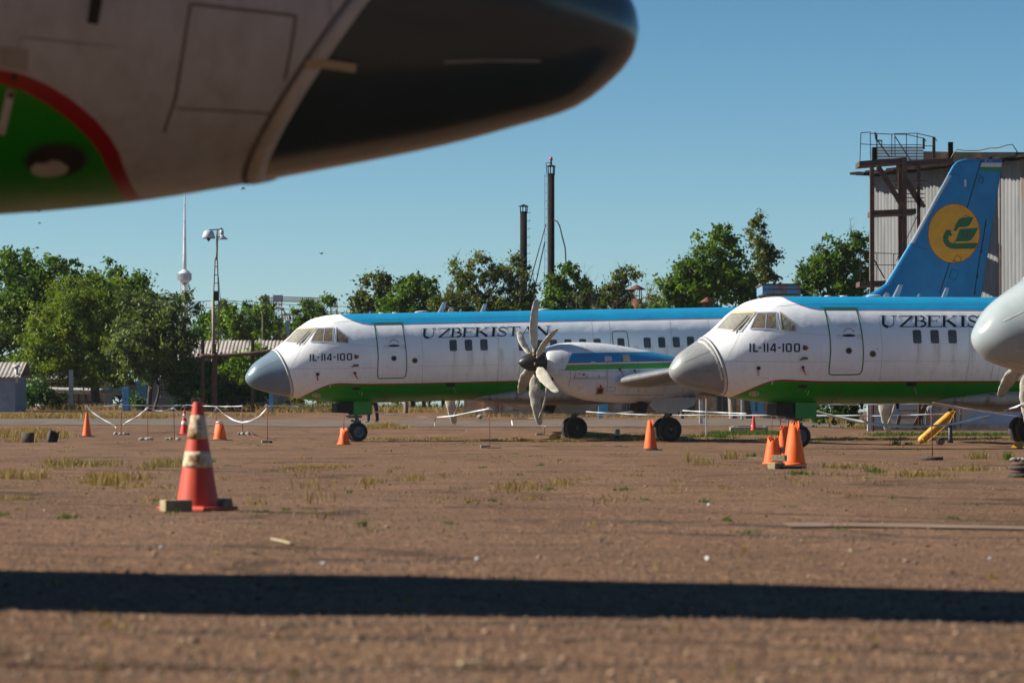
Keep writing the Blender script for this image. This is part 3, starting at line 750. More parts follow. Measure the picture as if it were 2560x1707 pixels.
def wheel_mb(r, w):
    t = MB(); pr = [(r*.62, -w/2), (r*.80, -w/2*1.0), (r*.93, -w/2*.86), (r*.99, -w/2*.5), (r, 0), (r*.99, w/2*.5), (r*.93, w/2*.86), (r*.80, w/2), (r*.62, w/2), (r*.60, w*.3), (r*.60, -w*.3), (r*.62, -w/2)]
    pr2 = []
    for rr, z in pr: pr2.append((rr, z))
    t.lathe(pr2, M=Matrix.Rotation(R(90), 4, 'X'), n=36)
    for f in (-.25, 0, .25):
        pass
    h = MB(); h.lathe([(0, w*.10), (r*.12, w*.42), (r*.16, w*.42), (r*.2, w*.25), (r*.42, w*.2), (r*.5, w*.38), (r*.605, w*.42), (r*.605, -w*.42), (r*.5, -w*.38), (r*.42, -w*.2), (r*.2, -w*.25), (r*.16, -w*.42), (r*.12, -w*.42), (0, -w*.10)], M=Matrix.Rotation(R(90), 4, 'X'), n=28)
    for k in range(8):
        a = k*math.pi/4
        for s in (-1, 1): h.lathe([(r*.035, -w*.02), (r*.035, w*.02)], M=Matrix.Translation((math.cos(a)*r*.33, s*w*.24, math.sin(a)*r*.33)) @ Matrix.Rotation(R(90), 4, 'X'), n=6)
    return t, h
TIRE_N, HUB_N = wheel_mb(.30, .17); TIRE_M, HUB_M = wheel_mb(.385, .24)
NACT = [(8.50, 2.63, 1.90, .37), (8.56, 2.69, 1.80, .43), (8.7, 2.75, 1.66, .50), (8.95, 2.82, 1.45, .58), (9.3, 2.86, 1.22, .65), (9.8, 2.86, 1.05, .70), (10.4, 2.82, .96, .73), (11.1, 2.72, .91, .74), (11.8, 2.58, .90, .73), (12.5, 2.43, .95, .70), (13.2, 2.28, 1.08, .60), (14.0, 2.1, 1.30, .42), (14.8, 1.93, 1.55, .22), (15.2, 1.85, 1.72, .06)]
def make_airliner(key, name, label, radome, strut_n, strut_m, side=1, engines=True, gearbits=True, blades_phase=0.0, radome_label=None):
    root = empty(name); root.matrix_world = PLANES[key]
    tag(root, label, 'airliner', 'white, blue and green twin propeller airliners parked in a row')
    def P(nm, me, mname, parent=None): return link(nm, me, M[mname] if mname else None, parent or root)
    if 'fus' not in _mc:
        _mc['fus'] = split_hull(False); _mc['fus'].materials.append(M['livery'])
        _mc['nose'] = split_hull(True)
    if key == 'D':
        me_ = split_hull(False, SA, SB); me_.materials.append(M['liveryD']); fus = P('fuselage', me_, None)
    else: fus = P('fuselage', _mc['fus'], None)
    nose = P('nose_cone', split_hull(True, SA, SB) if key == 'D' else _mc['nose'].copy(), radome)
    if key == 'B': put('flaking_paint', '_flakes', DETS['_flakes'], 'collar', nose, side)
    if radome_label: nose['label'] = radome_label
    if key != 'D': put('radome_strip', '_strips', DETS['_strips'], 'seam' if key != 'C' else 'collar', nose, side)
    else:
        put('radome_strip', '_stripD', DETS['_stripD'], 'faint', nose); put('torn_tape', '_tapeD', DETS['_tapeD'], 'tape', nose)
        put('access_panel', '_panelD', DETS['_panelD'], 'seam', fus); put('paint_mark', '_markD', DETS['_markD'], 'collar', fus); put('hinged_panel', '_flapD', DETS['_flapD'], 'fairing', fus)
    # collar behind the radome
    if 'collar' not in _mc or key == 'D':
        sx_ = seam_x if key != 'D' else (lambda z: SA-SB*z)
        def seamring(dx, off):
            out = []
            for k in range(NS):
                a = 2*math.pi*k/NS; x = 1.2
                for _ in range(12):
                    t, b, w = fT(x), fB(x), fW(x); z = (t+b)/2+(t-b)/2*math.cos(a); x = sx_(z)+dx
                t, b, w = fT(x), fB(x), fW(x)
                out.append(Vector((x, (w+off)*math.sin(a), (t+b)/2+((t-b)/2+off)*math.cos(a))))
            return out
        c = MB(); c.loft([seamring(.0, -.01), seamring(.0, .009), seamring(.062, .009), seamring(.064, -.01)], False)
        g = MB(); g.loft([seamring(.064, .0), seamring(.066, .005), seamring(.082, .005), seamring(.084, .0)], False)
        o = c.build('collar', M['collar']); _mc['collar'] = o.data; bpy.data.objects.remove(o)
        o = g.build('seam', M['seam']); _mc['cseam'] = o.data; bpy.data.objects.remove(o)
    c = P('nose_collar', _mc['collar'], None); P('collar_seam', _mc['cseam'], None, c)
    # skin details
    if side == 1: put('name_lettering', '_name', DETS['_name'], 'letter', fus); put('type_lettering', '_type', DETS['_type'], 'letter', fus)
    else: put('name_lettering', '_nameM', DETS['_nameM'], 'letter', fus, -1); put('type_lettering', '_typeM', DETS['_typeM'], 'letter', fus, -1)
    for i, (a, b) in enumerate(DETS['_w']):
        w = put('window', '_wr%d' % i, a, 'pane_rim', root, side); put('pane', '_wp%d' % i, b, 'pane', w, side)
    d = put('passenger_door', '_door', DETS['_door'], 'door', root, side)
    put('door_edge', '_dooredge', DETS['_dooredge'], 'green_line', d, side); put('door_handle', '_handle', DETS['_handle'], 'black', d, side)
    put('door_marking', '_doormark', DETS['_doormark'], 'red_mark', d, side); put('door_notice', '_doornote', DETS['_doornote'], 'faint', d, side)
    put('porthole_rim', '_portrim', DETS['_portrim'], 'faint', d, side); put('porthole', '_port', DETS['_port'], 'dark', d, side)
    put('door_rail', '_rail', DETS['_rail'], 'black', d, side)
    d = put('emergency_exit', '_exit', DETS['_exit'], 'door', root, side); put('exit_edge', '_exitedge', DETS['_exitedge'], 'green_line', d, side)
    d = put('side_light', '_lrim', DETS['_lrim'], 'seam', root, side); put('side_light_lens', '_llens', DETS['_llens'], 'olive_lens', d, side)
    if key == 'D':
        d = put('landing_light', '_landrimD', DETS['_landrimD'], 'green_line', root); put('light_well', '_landdarkD', DETS['_landdarkD'], 'dark', d); put('light_lens', '_landlensD', DETS['_landlensD'], 'lens', d)
    else: d = put('landing_light', '_landrim', DETS['_landrim'], 'collar', root, side); put('light_well', '_landdark', DETS['_landdark'], 'seam', d, side); put('light_lens', '_landlens', DETS['_landlens'], 'lens', d, side)
    for nm, a, am, b, bm_ in (('windscreen', '_wf', 'grey_cloth', '_wfe', 'collar'), ('side_window', '_ws', 'tan_cloth', '_wse', 'foil'), ('rear_cockpit_window', '_wr', 'tan_cloth' if key != 'B' else 'grey_cloth', '_wre', 'tape' if key == 'B' else 'foil')):
        d = put(nm, a, DETS[a], am, root, side); put('taped_frame', b, DETS[b], bm_, d, side)
        if nm == 'windscreen': put('masking_tape', '_wft', DETS['_wft'], 'tape', d, side)
    put('wiper', '_wip', DETS['_wip'], 'black', root, side)
    put('skin_seam', '_faint', DETS['_faint'], 'faint', fus, side); put('roof_seam', '_bseam', DETS['_bseam'], 'blue_seam', fus, side)
    d = put('static_port_cover', '_plug', DETS['_plug'], 'black', root, side); put('orange_plug', '_plugo', DETS['_plugo'], 'orange_plug', d, side)
    put('pitot_probe', '_probe', DETS['_probe'], 'strut', root, side)
    d = put('vent_cover', '_box', DETS['_box'], 'dark', root, side); put('pennant', '_pen1', DETS['_pen1'], {'B': 'pale_flag', 'D': 'dark'}.get(key, 'pink_flag'), d, side); put('pennant', '_pen2', DETS['_pen2'], 'pink_flag' if key != 'D' else 'dark', d, side)
    d = put('belly_vent', '_belly', DETS['_belly'], 'dark', root, side)
    d = put('belly_grille', '_belly2', DETS['_belly2'], 'dark', root, side); put('pennant', '_pen3', DETS['_pen3'], 'pale_flag', d, side)
    if side == 1: put('rust_stain', '_stain', DETS['_stain'], 'ruststain', fus, side); put('paint_mark', '_white', DETS['_white'], 'collar', fus, side)
    put('rivet_head', '_dots', DETS['_dots'], 'red_dark', fus, side); put('drain_cap', '_dot2', DETS['_dot2'], 'yellow', fus, side)
    # antennas on the roof
    def fin_ant(x, h, c, lean, m='antenna', y=0.0):
        z = fT(x); rings = []
        for t in (0, .5, 1):
            cc = c*(1-.35*t); xx = x+lean*t*h
            rings.append([Vector((xx+cc*u, y+v*c*.1*(1-.4*t), z-.03+h*t)) for u, v in ((0, 0), (.2, 1), (.6, .9), (1, 0), (.6, -.9), (.2, -1))])
        mb = MB(); mb.loft(rings, smooth=False); return mb.build('antenna', M[m], root)
    for a in ANT: fin_ant(*a)
    for x in (4.55, 5.0, 5.9, 10.1):
        mb = MB(); mb.lathe([(.34, -.02), (.33, .02), (.22, .05), (0, .06)], M=Matrix.Translation((x if x > 5.5 else x, 0, fT(x))) @ Matrix.Diagonal((.7 if x > 5.5 else .3, .25, 1 if x > 5.5 else .5, 1)), n=20); mb.build('roof_dome', M['antenna'], root)
    # drain masts under the belly
    for x in (5.45, 6.5):
        mb = MB(); z = fB(x); mb.loft([[Vector((x+u, v, z+.03)) for u, v in ((0, 0), (.06, .02), (.12, 0), (.06, -.02))], [Vector((x+.03+u*.6, v*.6, z-.14)) for u, v in ((0, 0), (.06, .02), (.12, 0), (.06, -.02))]], smooth=False); mb.build('drain_mast', M['black'], root)
    # belly fairing
    mb = MB(); rings = []
    for x, h, w in ((7.4, -.04, .3), (7.7, .03, .6), (8.3, .12, .95), (9.2, .19, 1.25), (10.5, .24, 1.4), (12, .24, 1.4), (13.2, .2, 1.3), (14.4, .1, 1.0), (15.4, -.04, .5)):
        rings.append(ell(x, 0, w, 1.24+.25*(w-.3), 1.12-h, 32, 2.6))
    mb.loft(rings); mb.build('belly_fairing', M['fairing'], root)
    # wings
    for s in (-1, 1):
        ys = [(1.0, 10.35, 3.25, 1.30, .15), (4.2, 10.55, 2.95, 1.50, .15), (5.2, 10.62, 2.8, 1.60, .145), (9, 11.0, 2.25, 1.90, .13), (13.2, 11.45, 1.6, 2.25, .12), (14.7, 11.75, 1.2, 2.38, .11), (15.0, 12.0, .8, 2.41, .08)]
        mb = MB(); mb.loft([foil(le, ch, s*y, z, th) for y, le, ch, z, th in ys]); w = mb.build('wing', M['wing'], root)
        mb = MB(); rg = []
        for y, le, ch, z, th in ys[2:-1]:
            f = foil(le, ch, s*y, z, th); idx = [19, 20, 21, 22, 23, 0, 1, 2, 3, 4, 5]
            rg.append([Vector((p.x-.006, p.y, p.z+(.004 if k_ >= 5 else -.004))) for k_, p in enumerate([f[i] for i in idx])])
        n = len(rg[0]); mb.add([p for r in rg for p in r], [(i*n+k, i*n+k+1, (i+1)*n+k+1, (i+1)*n+k) for i in range(len(rg)-1) for k in range(n-1)], True)
        mb.build('leading_edge', M['bare_wing'], w)
        mb = MB()
        for a, b in ((5.1, 9.0),):
            p0, p1 = Vector((13.2, s*a, 1.28)), Vector((13.0, s*b, 1.62))
            mb.loft([[p0, p0+Vector((.7, 0, -.18)), p0+Vector((.68, 0, -.24)), p0+Vector((0, 0, -.14))], [p1, p1+Vector((.55, 0, -.15)), p1+Vector((.54, 0, -.2)), p1+Vector((0, 0, -.1))]], smooth=False)
        mb.build('flap', M['wing'], w)
    # fin and tailplanes
    FN = FINPTS
    def finring(t):
        le = itp(FN['le'], t); te = itp(FN['te'], t); ch = te-le; out = []
        for q in foil(le, ch, 0, 0, .085 if t < 8.8 else .06, 28): out.append(Vector((q.x, q.z, t)))
        return out
    if 'fin' not in _mc:
        mb = MB(); zs = [p[0] for p in FN['le']]; zz = sorted(set([round(z, 3) for z in zs]+list(np.linspace(zs[0], zs[-1], 24))))
        mb.loft([finring(z) for z in zz]); o = mb.build('tail_fin', M['tailblue']); _mc['fin'] = o.data; bpy.data.objects.remove(o)
    fin = P('tail_fin', _mc['fin'], None)
    for nm, mm, off in FINDET: P(nm, mm, None, fin)
    for s in (-1, 1):
        mb = MB(); rg = []
        for y, le, ch, z in ((.2, 23.6, 2.1, 3.55), (2.5, 23.9, 1.7, 3.62), (5.2, 24.4, 1.15, 3.7), (5.5, 24.6, .8, 3.71)):
            rg.append(foil(le, ch, s*y, z, .1))
        mb.loft(rg); mb.build('tailplane', M['wing'], root)
    # engines
    for s in ((-1, 1) if key != 'D' else (1,)):      # near aircraft's unseen far engine left out to keep its shadow away
        yc = 4.2*s
        mb = MB(); mb.loft([ell(x, yc, w, zt, zb, 32, 2.25) for x, zt, zb, w in NACT]); nac = mb.build('engine_nacelle', M['nacelle'], root)
        mb = MB(); rg = [ell(8.47, yc, .26, 1.98, 1.70, 20), ell(8.50, yc, .27, 1.99, 1.69, 20), ell(8.7, yc, .30, 1.9, 1.6, 20)]
        mb.loft(rg); mb.build('air_intake', M['dark'], nac)
        mb = MB()
        zf = lambda x: float(np.interp(x, [a[0] for a in NACT], [a[1] for a in NACT])); zg = lambda x: float(np.interp(x, [a[0] for a in NACT], [a[2] for a in NACT])); wf = lambda x: float(np.interp(x, [a[0] for a in NACT], [a[3] for a in NACT]))
        def npt(x, z, off=.006):
            zt, zb, w = zf(x), zg(x), wf(x); zc, h = (zt+zb)/2, (zt-zb)/2; t = min(1, abs((z-zc)/h))
            return Vector((x, yc+s*(w*(1-t**2.25)**(1/2.25)+off), z))
        def nline(mb, pts, w=.012, off=.004):
            for a, b in zip(pts[:-1], pts[1:]):
                n = 10; q = []
                for i in range(n+1):
                    x, z = a[0]+(b[0]-a[0])*i/n, a[1]+(b[1]-a[1])*i/n
                    dx, dz = b[0]-a[0], b[1]-a[1]; l = math.hypot(dx, dz)
                    q += [npt(x-dz/l*w/2, z+dx/l*w/2, off), npt(x+dz/l*w/2, z-dx/l*w/2, off)]
                mb.add(q, [(2*i, 2*i+1, 2*i+3, 2*i+2) for i in range(n)], True)
        for x in (9.15, 10.35, 11.4, 12.3): nline(mb, [(x, zf(x)-.02), (x, zg(x)+.03)])
        nline(mb, [(8.8, 2.0), (9.15, 1.99), (10.35, 1.92), (11.4, 1.9)]); nline(mb, [(9.2, 1.72), (10.35, 1.70)]); nline(mb, [(10.6, 1.18), (12.3, 1.15)]); nline(mb, [(9.3, 1.96), (9.3, 1.74), (10.3, 1.74), (10.3, 1.95)])
        nline(mb, [(10.3, 1.42), (10.62, 1.42), (10.62, 1.30), (10.3, 1.30)])
        mb.build('cowl_seam', M['seam'], nac)
        def npatch(x0, x1, z0, z1, off, m, nm):
            mb = MB(); nx = 5; v = [npt(x0+(x1-x0)*i/nx, z0+(z1-z0)*j/nx, off) for j in range(nx+1) for i in range(nx+1)]
            mb.add(v, [(j*(nx+1)+i, j*(nx+1)+i+1, (j+1)*(nx+1)+i+1, (j+1)*(nx+1)+i) for j in range(nx) for i in range(nx)], True); return mb.build(nm, M[m], nac)
        npatch(10.0, 10.26, 1.2, 1.43, .010, 'beige_plastic', 'exhaust_frame'); npatch(10.05, 10.21, 1.24, 1.39, .016, 'dark', 'exhaust_opening'); npatch(10.09, 10.16, 1.40, 1.50, .03, 'red_mark', 'red_plug')
        npatch(10.70, 10.92, 2.26, 2.44, .012, 'foil', 'taped_patch') if s == 1 else (npatch(10.28, 10.52, 2.24, 2.40, .012, 'foil', 'taped_patch'), npatch(10.9, 11.14, 2.22, 2.44, .012, 'tape', 'taped_patch'), npatch(9.82, 9.96, 2.17, 2.24, .012, 'collar', 'taped_patch'))
        for xx, zz in ((9.33, 1.84), (9.5, 1.84)): npatch(xx, xx+.13, zz-.05, zz+.05, .011, 'collar', 'placard')
        npatch(9.53, 9.60, 1.81, 1.87, .016, 'red_mark', 'placard_dot'); npatch(9.40, 9.44, 1.85, 1.88, .016, 'red_mark', 'placard_dot')
        for xx, zz in ((9.26, 1.76), (9.66, 1.76), (10.05, 1.76)): npatch(xx, xx+.02, zz-.02, zz+.07, .016, 'ruststain', 'latch')
        for xx, zz in ((10.75, 1.98), (11.25, 1.93)):
            mb = MB(); p = npt(xx, zz, .0); o = Vector((0, s, 0))
            mb.box(p+o*.02, (.05, .05, .06)); q = mb.build('cover_plug', M['dark'], nac)
            mb = MB(); mb.add([p+o*.05+Vector((-.02, 0, -.02)), p+o*.05+Vector((.03, 0, -.02)), p+o*.06+Vector((.10, 0, -.22)), p+o*.03+Vector((.12, 0, -.20))], [(0, 1, 2, 3)]); mb.build('pennant', M['pink_flag'], q)
        # gear
        gx = 12.60
        zb = -math.tan(PITCHES[key])*gx + strut_m
        gr = empty('main_gear'); gr.parent = root; gr.location = (gx, yc, zb)
        mb = MB(); mb.tube([(0, 0, .385), (0, 0, 1.35)], [.075, .09], 12); mb.tube([(0, -.36, .385), (0, .36, .385)], .05, 10); mb.tube([(.05, 0, .75), (.55, 0, 1.35)], .035, 8)
        mb.tube([(-.03, 0, .62), (-.16, 0, .72), (-.03, 0, .88)], .02, 6)
        for k in range(5): mb.tube([(.08+.05*k, -.1+.04*k, .9), (.16+.06*k, -.14, .98-.02*k), (.22+.05*k, -.08, .88), (.12+.06*k, -.05, .82)], .009, 5)
        mb.build('strut', M['strut'], gr)
        for y in (-.21, .21):
            w = TIRE_M.build('wheel', M['rubber'], gr); w.location = (0, y, .383); h = HUB_M.build('hub', M['hub_dark'], w)
        for y in (-.42, .42):
            mb = MB(); v = [(-.75, y*1.0, 1.15), (-.55, y*1.25, .93), (.05, y*1.3, .88), (.75, y*1.1, 1.12), (.9, y*.9, 1.36), (-.6, y*.95, 1.40)]
            mb.add([Vector(q) for q in v]+[Vector((q[0], q[1]+.03, q[2])) for q in v], [(0, 1, 2, 3, 4, 5), (11, 10, 9, 8, 7, 6)]+[(i, (i+1) % 6, 6+(i+1) % 6, 6+i) for i in range(6)]); mb.build('gear_door', M['wing'], gr)
        mb = MB(); mb.box((-.95, 0, 1.12), (.35, .6, .32), ry=.35); mb.build('gear_well_flap', M['dark'], gr)
        # propeller
        pr = empty('propeller'); pr.parent = root; pr.location = (HUBX, yc, HUBZ)
        mb = MB(); mb.lathe([(0, -.56), (.05, -.545), (.12, -.49), (.2, -.38), (.27, -.22), (.31, -.02), (.325, .2), (.31, .3)], M=Matrix.Rotation(R(90), 4, 'Y'), n=32)
        sp_ = mb.build('spinner', M['spinner'], pr)
        mb = MB()
        for a in (20, 80, 140, 200, 260, 320): mb.box((-.13, math.sin(R(a))*.306, math.cos(R(a))*.306), (.035, .07, .03), rx=-R(a))
        mb.build('spinner_band', M['yellow'], sp_)
        for k in range(6):
            b = put('blade', '_bl%d_%.1f' % (k, blades_phase), blade_mb(R(60*k+blades_phase), k*1.7+1), 'cloth', pr)
            mb = MB(); rm = Matrix.Rotation(R(60*k+blades_phase), 4, 'X'); mb.tube([rm @ Vector((.02, 0, .26)), rm @ Vector((.02, 0, .42))], [.085, .07], 10); mb.build('cover_tie', M['dark'], b)
        mb = MB(); mb.tube([(.05, -.05, -1.75), (.22, -.1, -1.3), (.33, -.15, -.7), (.38, -.1, -.45)], [.02, .05, .06, .03], 8); mb.build('hanging_strap', M['cloth'], pr)
        mb = MB(); mb.box((.38, -s*.0, -.42), (.05, .42, .34), bev=.015); mb.build('intake_plug', M['orange_plug'], pr)
    # nose gear
    gx = 3.63; zb = -math.tan(PITCHES[key])*gx + strut_n
    gr = empty('nose_gear'); gr.parent = root; gr.location = (gx, 0, zb)
    top = 1.2-zb
    mb = MB(); mb.tube([(0, 0, .30), (0, 0, .62), (-.02, 0, top)], [.06, .065, .08], 12); mb.tube([(0, -.24, .30), (0, .24, .30)], .035, 10)
    mb.box((-.06, 0, .78), (.42, .22, .07), bev=.015); mb.box((.02, 0, .62), (.2, .2, .08), bev=.015); mb.tube([(-.34, 0, .80), (-.1, 0, .78)], .03, 8); mb.tube([(.0, 0, .45), (.14, 0, .55), (.04, 0, .7)], .022, 6); mb.tube([(-.2, -.05, .66), (-.05, -.05, .64)], .035, 8)
    mb.build('strut', M['strut'], gr)
    for y in (-.16, .16):
        w = TIRE_N.build('wheel', M['rubber'], gr); w.location = (0, y, .298); HUB_N.build('hub', M['hub'], w)
    for y in (-.3, .3):
        mb = MB(); mb.box((.12, y, top-.24), (.60, .025, .44)); mb.build('gear_door', M['door_green'], gr, True)
    mb = MB(); v = [(-.72, -.3, top-.05), (-.22, -.3, top-.05), (-.22, -.3, top-.40), (-.74, -.3, top-.36)]
    mb.add([Vector(q) for q in v]+[Vector((q[0], .3, q[2])) for q in v], [(0, 1, 2, 3), (7, 6, 5, 4)]+[(i, (i+1) % 4, 4+(i+1) % 4, 4+i) for i in range(4)]); mb.build('gear_bay_flap', M['dark'], gr)
    return root
M['door'] = M['livery']
M['olive_lens'] = mat('olive_lens', (.06, .045, .01), (.03, .02, .01), 8, .2)
M['lens'] = mat('light_lens', (.55, .50, .44), (.4, .36, .3), 8, .25)
M['pale_flag'] = mat('faded_pennant', (.55, .32, .26), (.5, .45, .42), 7, .7)
M['ruststain'] = mat('rust_stain', (.22, .10, .02), (.14, .09, .03), 9, .7)
M['blue_seam'] = mat('blue_seam', (.012, .09, .17), (.02, .13, .24), 5, .6)
M['red_dark'] = mat('dark_red_mark', (.15, .02, .02), (.05, .03, .03), 5, .6)
M['hub_dark'] = mat('main_hub', (.035, .037, .035), (.06, .06, .055), 9, .6, .2)
M['door_green'] = mat('gear_door_green', (.02, .30, .03), (.018, .24, .025), 4, .45)
M['tailblue'] = mat('tail_blue', (.010, .22, .46), (.008, .18, .40), 1.5, .5, c3=(.012, .12, .27), s3=1.2, t3=(.6, .8))
M['radA'] = mat('radome_blue_grey', (.155, .225, .285), (.13, .185, .235), 1.4, .28, spec=.5)
M['radB'] = mat('radome_grey', (.27, .28, .285), (.20, .21, .215), 2.2, .42)
M['radC'] = mat('radome_pale', (.35, .405, .42), (.28, .325, .34), 1.6, .2, c3=(.30, .28, .24), s3=2, t3=(.66, .82))
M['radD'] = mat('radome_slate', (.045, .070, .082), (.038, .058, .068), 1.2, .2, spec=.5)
PITCHES = {'A': R(1.52), 'B': R(.40), 'C': R(.8), 'D': R(1.5)}
# roof aerials measured on picture B and picture A (x, height, chord, lean)
def roofx(Z, x, y):
    p = on_plane(*Z(x, y), 0); return p.x
ANT = []
for Z, x0, x1, y0, y1, xt in ((Z3, 1630, 1660, 246, 218, 1640), (Z4, 540, 640, 212, 47, 625), (Z4, 880, 922, 212, 168, 900), (Z4, 1210, 1295, 215, 90, 1265)):
    a, b, t = on_plane(*Z(x0, y0), 0), on_plane(*Z(x1, y0), 0), on_plane(*Z(xt, y1), 0)
    h = t.z-a.z
    ANT.append((a.x, max(h, .04)+.03, b.x-a.x, (t.x-a.x)/max(h, .05)*1.0))
# fin outline on picture A, converted to aircraft coordinates in the plane y=0
Z5 = lambda x, y: ('A', 2100+x/3.409, 300+y/3.409)
def fp(x, y): p = on_plane(*Z5(x, y), 0); return p.x, p.z
le = [fp(*q) for q in ((215, 1492), (260, 1476), (300, 1455), (380, 1400), (425, 1330), (500, 1205), (545, 1130), (600, 1040), (760, 752), (915, 470), (958, 392), (985, 360), (1020, 342), (1070, 334))]
te = [fp(*q) for q in ((1205, 1495), (1290, 950), (1345, 620), (1384, 340), (1386, 326))]
zs_top = te[-1][1]
FINPTS = {'le': [(z, x) for x, z in le]}
FINPTS['le'] = [(3.55, le[0][0]-2.4), (3.8, le[0][0]-1.2)] + [p for p in FINPTS['le'] if p[0] > 3.85]
FINPTS['le'] = sorted(FINPTS['le']); FINPTS['le'][-1] = (min(FINPTS['le'][-1][0], zs_top), FINPTS['le'][-1][1])
FINPTS['te'] = sorted([(z, x) for x, z in te]); FINPTS['te'] = [(3.5, FINPTS['te'][0][1]-.25)]+FINPTS['te']
# fin surface for paint work
_fb = MB()
def _fr(t):
    l_, e_ = itp(FINPTS['le'], t), itp(FINPTS['te'], t)
    return [Vector((q.x, q.z, t)) for q in foil(l_, e_-l_, 0, 0, .085 if t < 8.8 else .06, 28)]
_zz = sorted(set([round(p[0], 3) for p in FINPTS['le']]+list(np.linspace(FINPTS['le'][0][0], FINPTS['le'][-1][0], 24))))
_fb.loft([_fr(z) for z in _zz])
FINT = BVHTree.FromPolygons([Vector(v) for v in _fb.v], _fb.f)
FINDET = []
def fdet(nm, mname, fn):
    mb = MB(); fn(mb)
    o = mb.build(nm, M[mname], None, False); FINDET.append((nm, o.data, 0)); bpy.data.objects.remove(o)
M['emb_y'] = mat('emblem_yellow', (.85, .39, .01), (.74, .33, .01), 3, .45)
M['emb_g'] = mat('emblem_green', (.02, .14, .04), (.018, .11, .035), 3, .45)
M['flagblue'] = mat('flag_blue', (.02, .10, .32), (.018, .09, .28), 3, .45)
M['flaggreen'] = mat('flag_green', (.02, .22, .02), (.02, .18, .02), 3, .45)
M['le_metal'] = mat('fin_leading_metal', (.50, .54, .58), (.42, .46, .5), 3, .4, .2)
M['tailseam'] = mat('tail_seam', (.008, .03, .06), (.01, .05, .09), 5, .7)
ft = FINT
fdet('round_emblem_rim', 'red_mark', lambda mb: patch(mb, Z5, disc(970, 967, 223, 254, 48, .06), .004, 5, ft))
fdet('round_emblem', 'emb_y', lambda mb: patch(mb, Z5, disc(970, 967, 217, 248, 48, .06), .008, 5, ft))
def bird(mb):
    patch(mb, Z5, [(965, 940), (985, 890), (1010, 850), (1040, 832), (1140, 828), (1112, 880), (1095, 905), (1070, 914), (1015, 915), (985, 950)], .013, 2, ft)
    patch(mb, Z5, [(1018, 930), (1176, 919), (1145, 985), (1118, 1020), (1090, 1034), (985, 1036), (1000, 980)], .013, 2, ft)
    arc = [(955, 982), (930, 945), (905, 950), (885, 985), (882, 1020), (895, 1055), (925, 1078), (975, 1078)]
    ribbon(mb, Z5, [(940, 968), (925, 962), (908, 975), (899, 1000), (901, 1030), (918, 1056), (945, 1072), (985, 1076), (1060, 1075), (1140, 1074)], 46, .013, 12, tree=ft)
    patch(mb, Z5, [(925, 935), (958, 984), (940, 990), (905, 975), (900, 940)], .014, 1, ft)
    patch(mb, Z5, [(1060, 1050), (1174, 1048), (1160, 1080), (1145, 1098), (1060, 1098)], .014, 1, ft)
    patch(mb, Z5, [(985, 1036), (1000, 1000), (1010, 975), (975, 1040), (960, 1060), (975, 1060)], .014, 1, ft)
fdet('stylised_bird', 'emb_g', bird)
fdet('flag_blue_band', 'flagblue', lambda mb: patch(mb, Z5, [(1216, 331), (1383, 329), (1378, 364), (1206, 364)], .006, 2, ft))
fdet('flag_white_band', 'collar', lambda mb: patch(mb, Z5, [(1207, 366), (1377, 366), (1373, 401), (1196, 400)], .006, 2, ft))
fdet('flag_green_band', 'flaggreen', lambda mb: patch(mb, Z5, [(1197, 403), (1373, 404), (1366, 438), (1189, 433)], .006, 2, ft))
def flagm(mb):
    ribbon(mb, Z5, [(1246, 337), (1238, 341), (1236, 348), (1240, 356), (1247, 359)], 5, .012, 5, tree=ft)
    for r_, n_ in ((358, 5), (350, 4), (342, 3)):
        for k in range(n_): patch(mb, Z5, disc(1292-k*8, r_, 2.2, n=6), .012, 0, ft)
fdet('flag_crescent_and_stars', 'collar', flagm)
fdet('leading_edge_strip', 'le_metal', lambda mb: patch(mb, Z5, [(917, 471), (952, 474), (790, 760), (632, 1053), (597, 1045), (758, 756)], .006, 3, ft))
def rseams(mb):
    ribbon(mb, Z5, [(1205, 338), (1140, 560), (1080, 760), (1000, 1030), (930, 1230), (850, 1475)], 9, .006, 30, tree=ft)
    ribbon(mb, Z5, [(1245, 850), (1225, 980), (1200, 1120), (1170, 1300), (1145, 1490)], 9, .006, 30, tree=ft)
    ribbon(mb, Z5, [(917, 470), (1020, 462)], 4, .006, 30, tree=ft); ribbon(mb, Z5, [(597, 1045), (640, 1075), (745, 1105)], 4, .006, 30, tree=ft)
    for q in ([(1180, 470), (1225, 490)], [(1060, 815), (1105, 828)], [(945, 1195), (990, 1210)], [(985, 1155), (1035, 1170), (1020, 1215), (970, 1200)], [(950, 1270), (1010, 1290), (985, 1365), (930, 1345)], [(1185, 490), (1222, 500), (1210, 545), (1180, 530)], [(1045, 940), (1095, 950), (1080, 1000), (1035, 990)]):
        ribbon(mb, Z5, q, 4, .017, 20, len(q) > 2, ft)
    for q in ((1240, 890), (1220, 1010), (1208, 1110), (1172, 1330), (1150, 1460)): patch(mb, Z5, rrect(q[0]-5, q[1]-22, q[0]+5, q[1]+22, 3), .010, 0, ft)
fdet('rudder_seam', 'tailseam', rseams)
fdet('fin_lamp', 'antenna', lambda mb: patch(mb, Z5, rrect(1055, 508, 1075, 570, 9), .02, 1, ft))
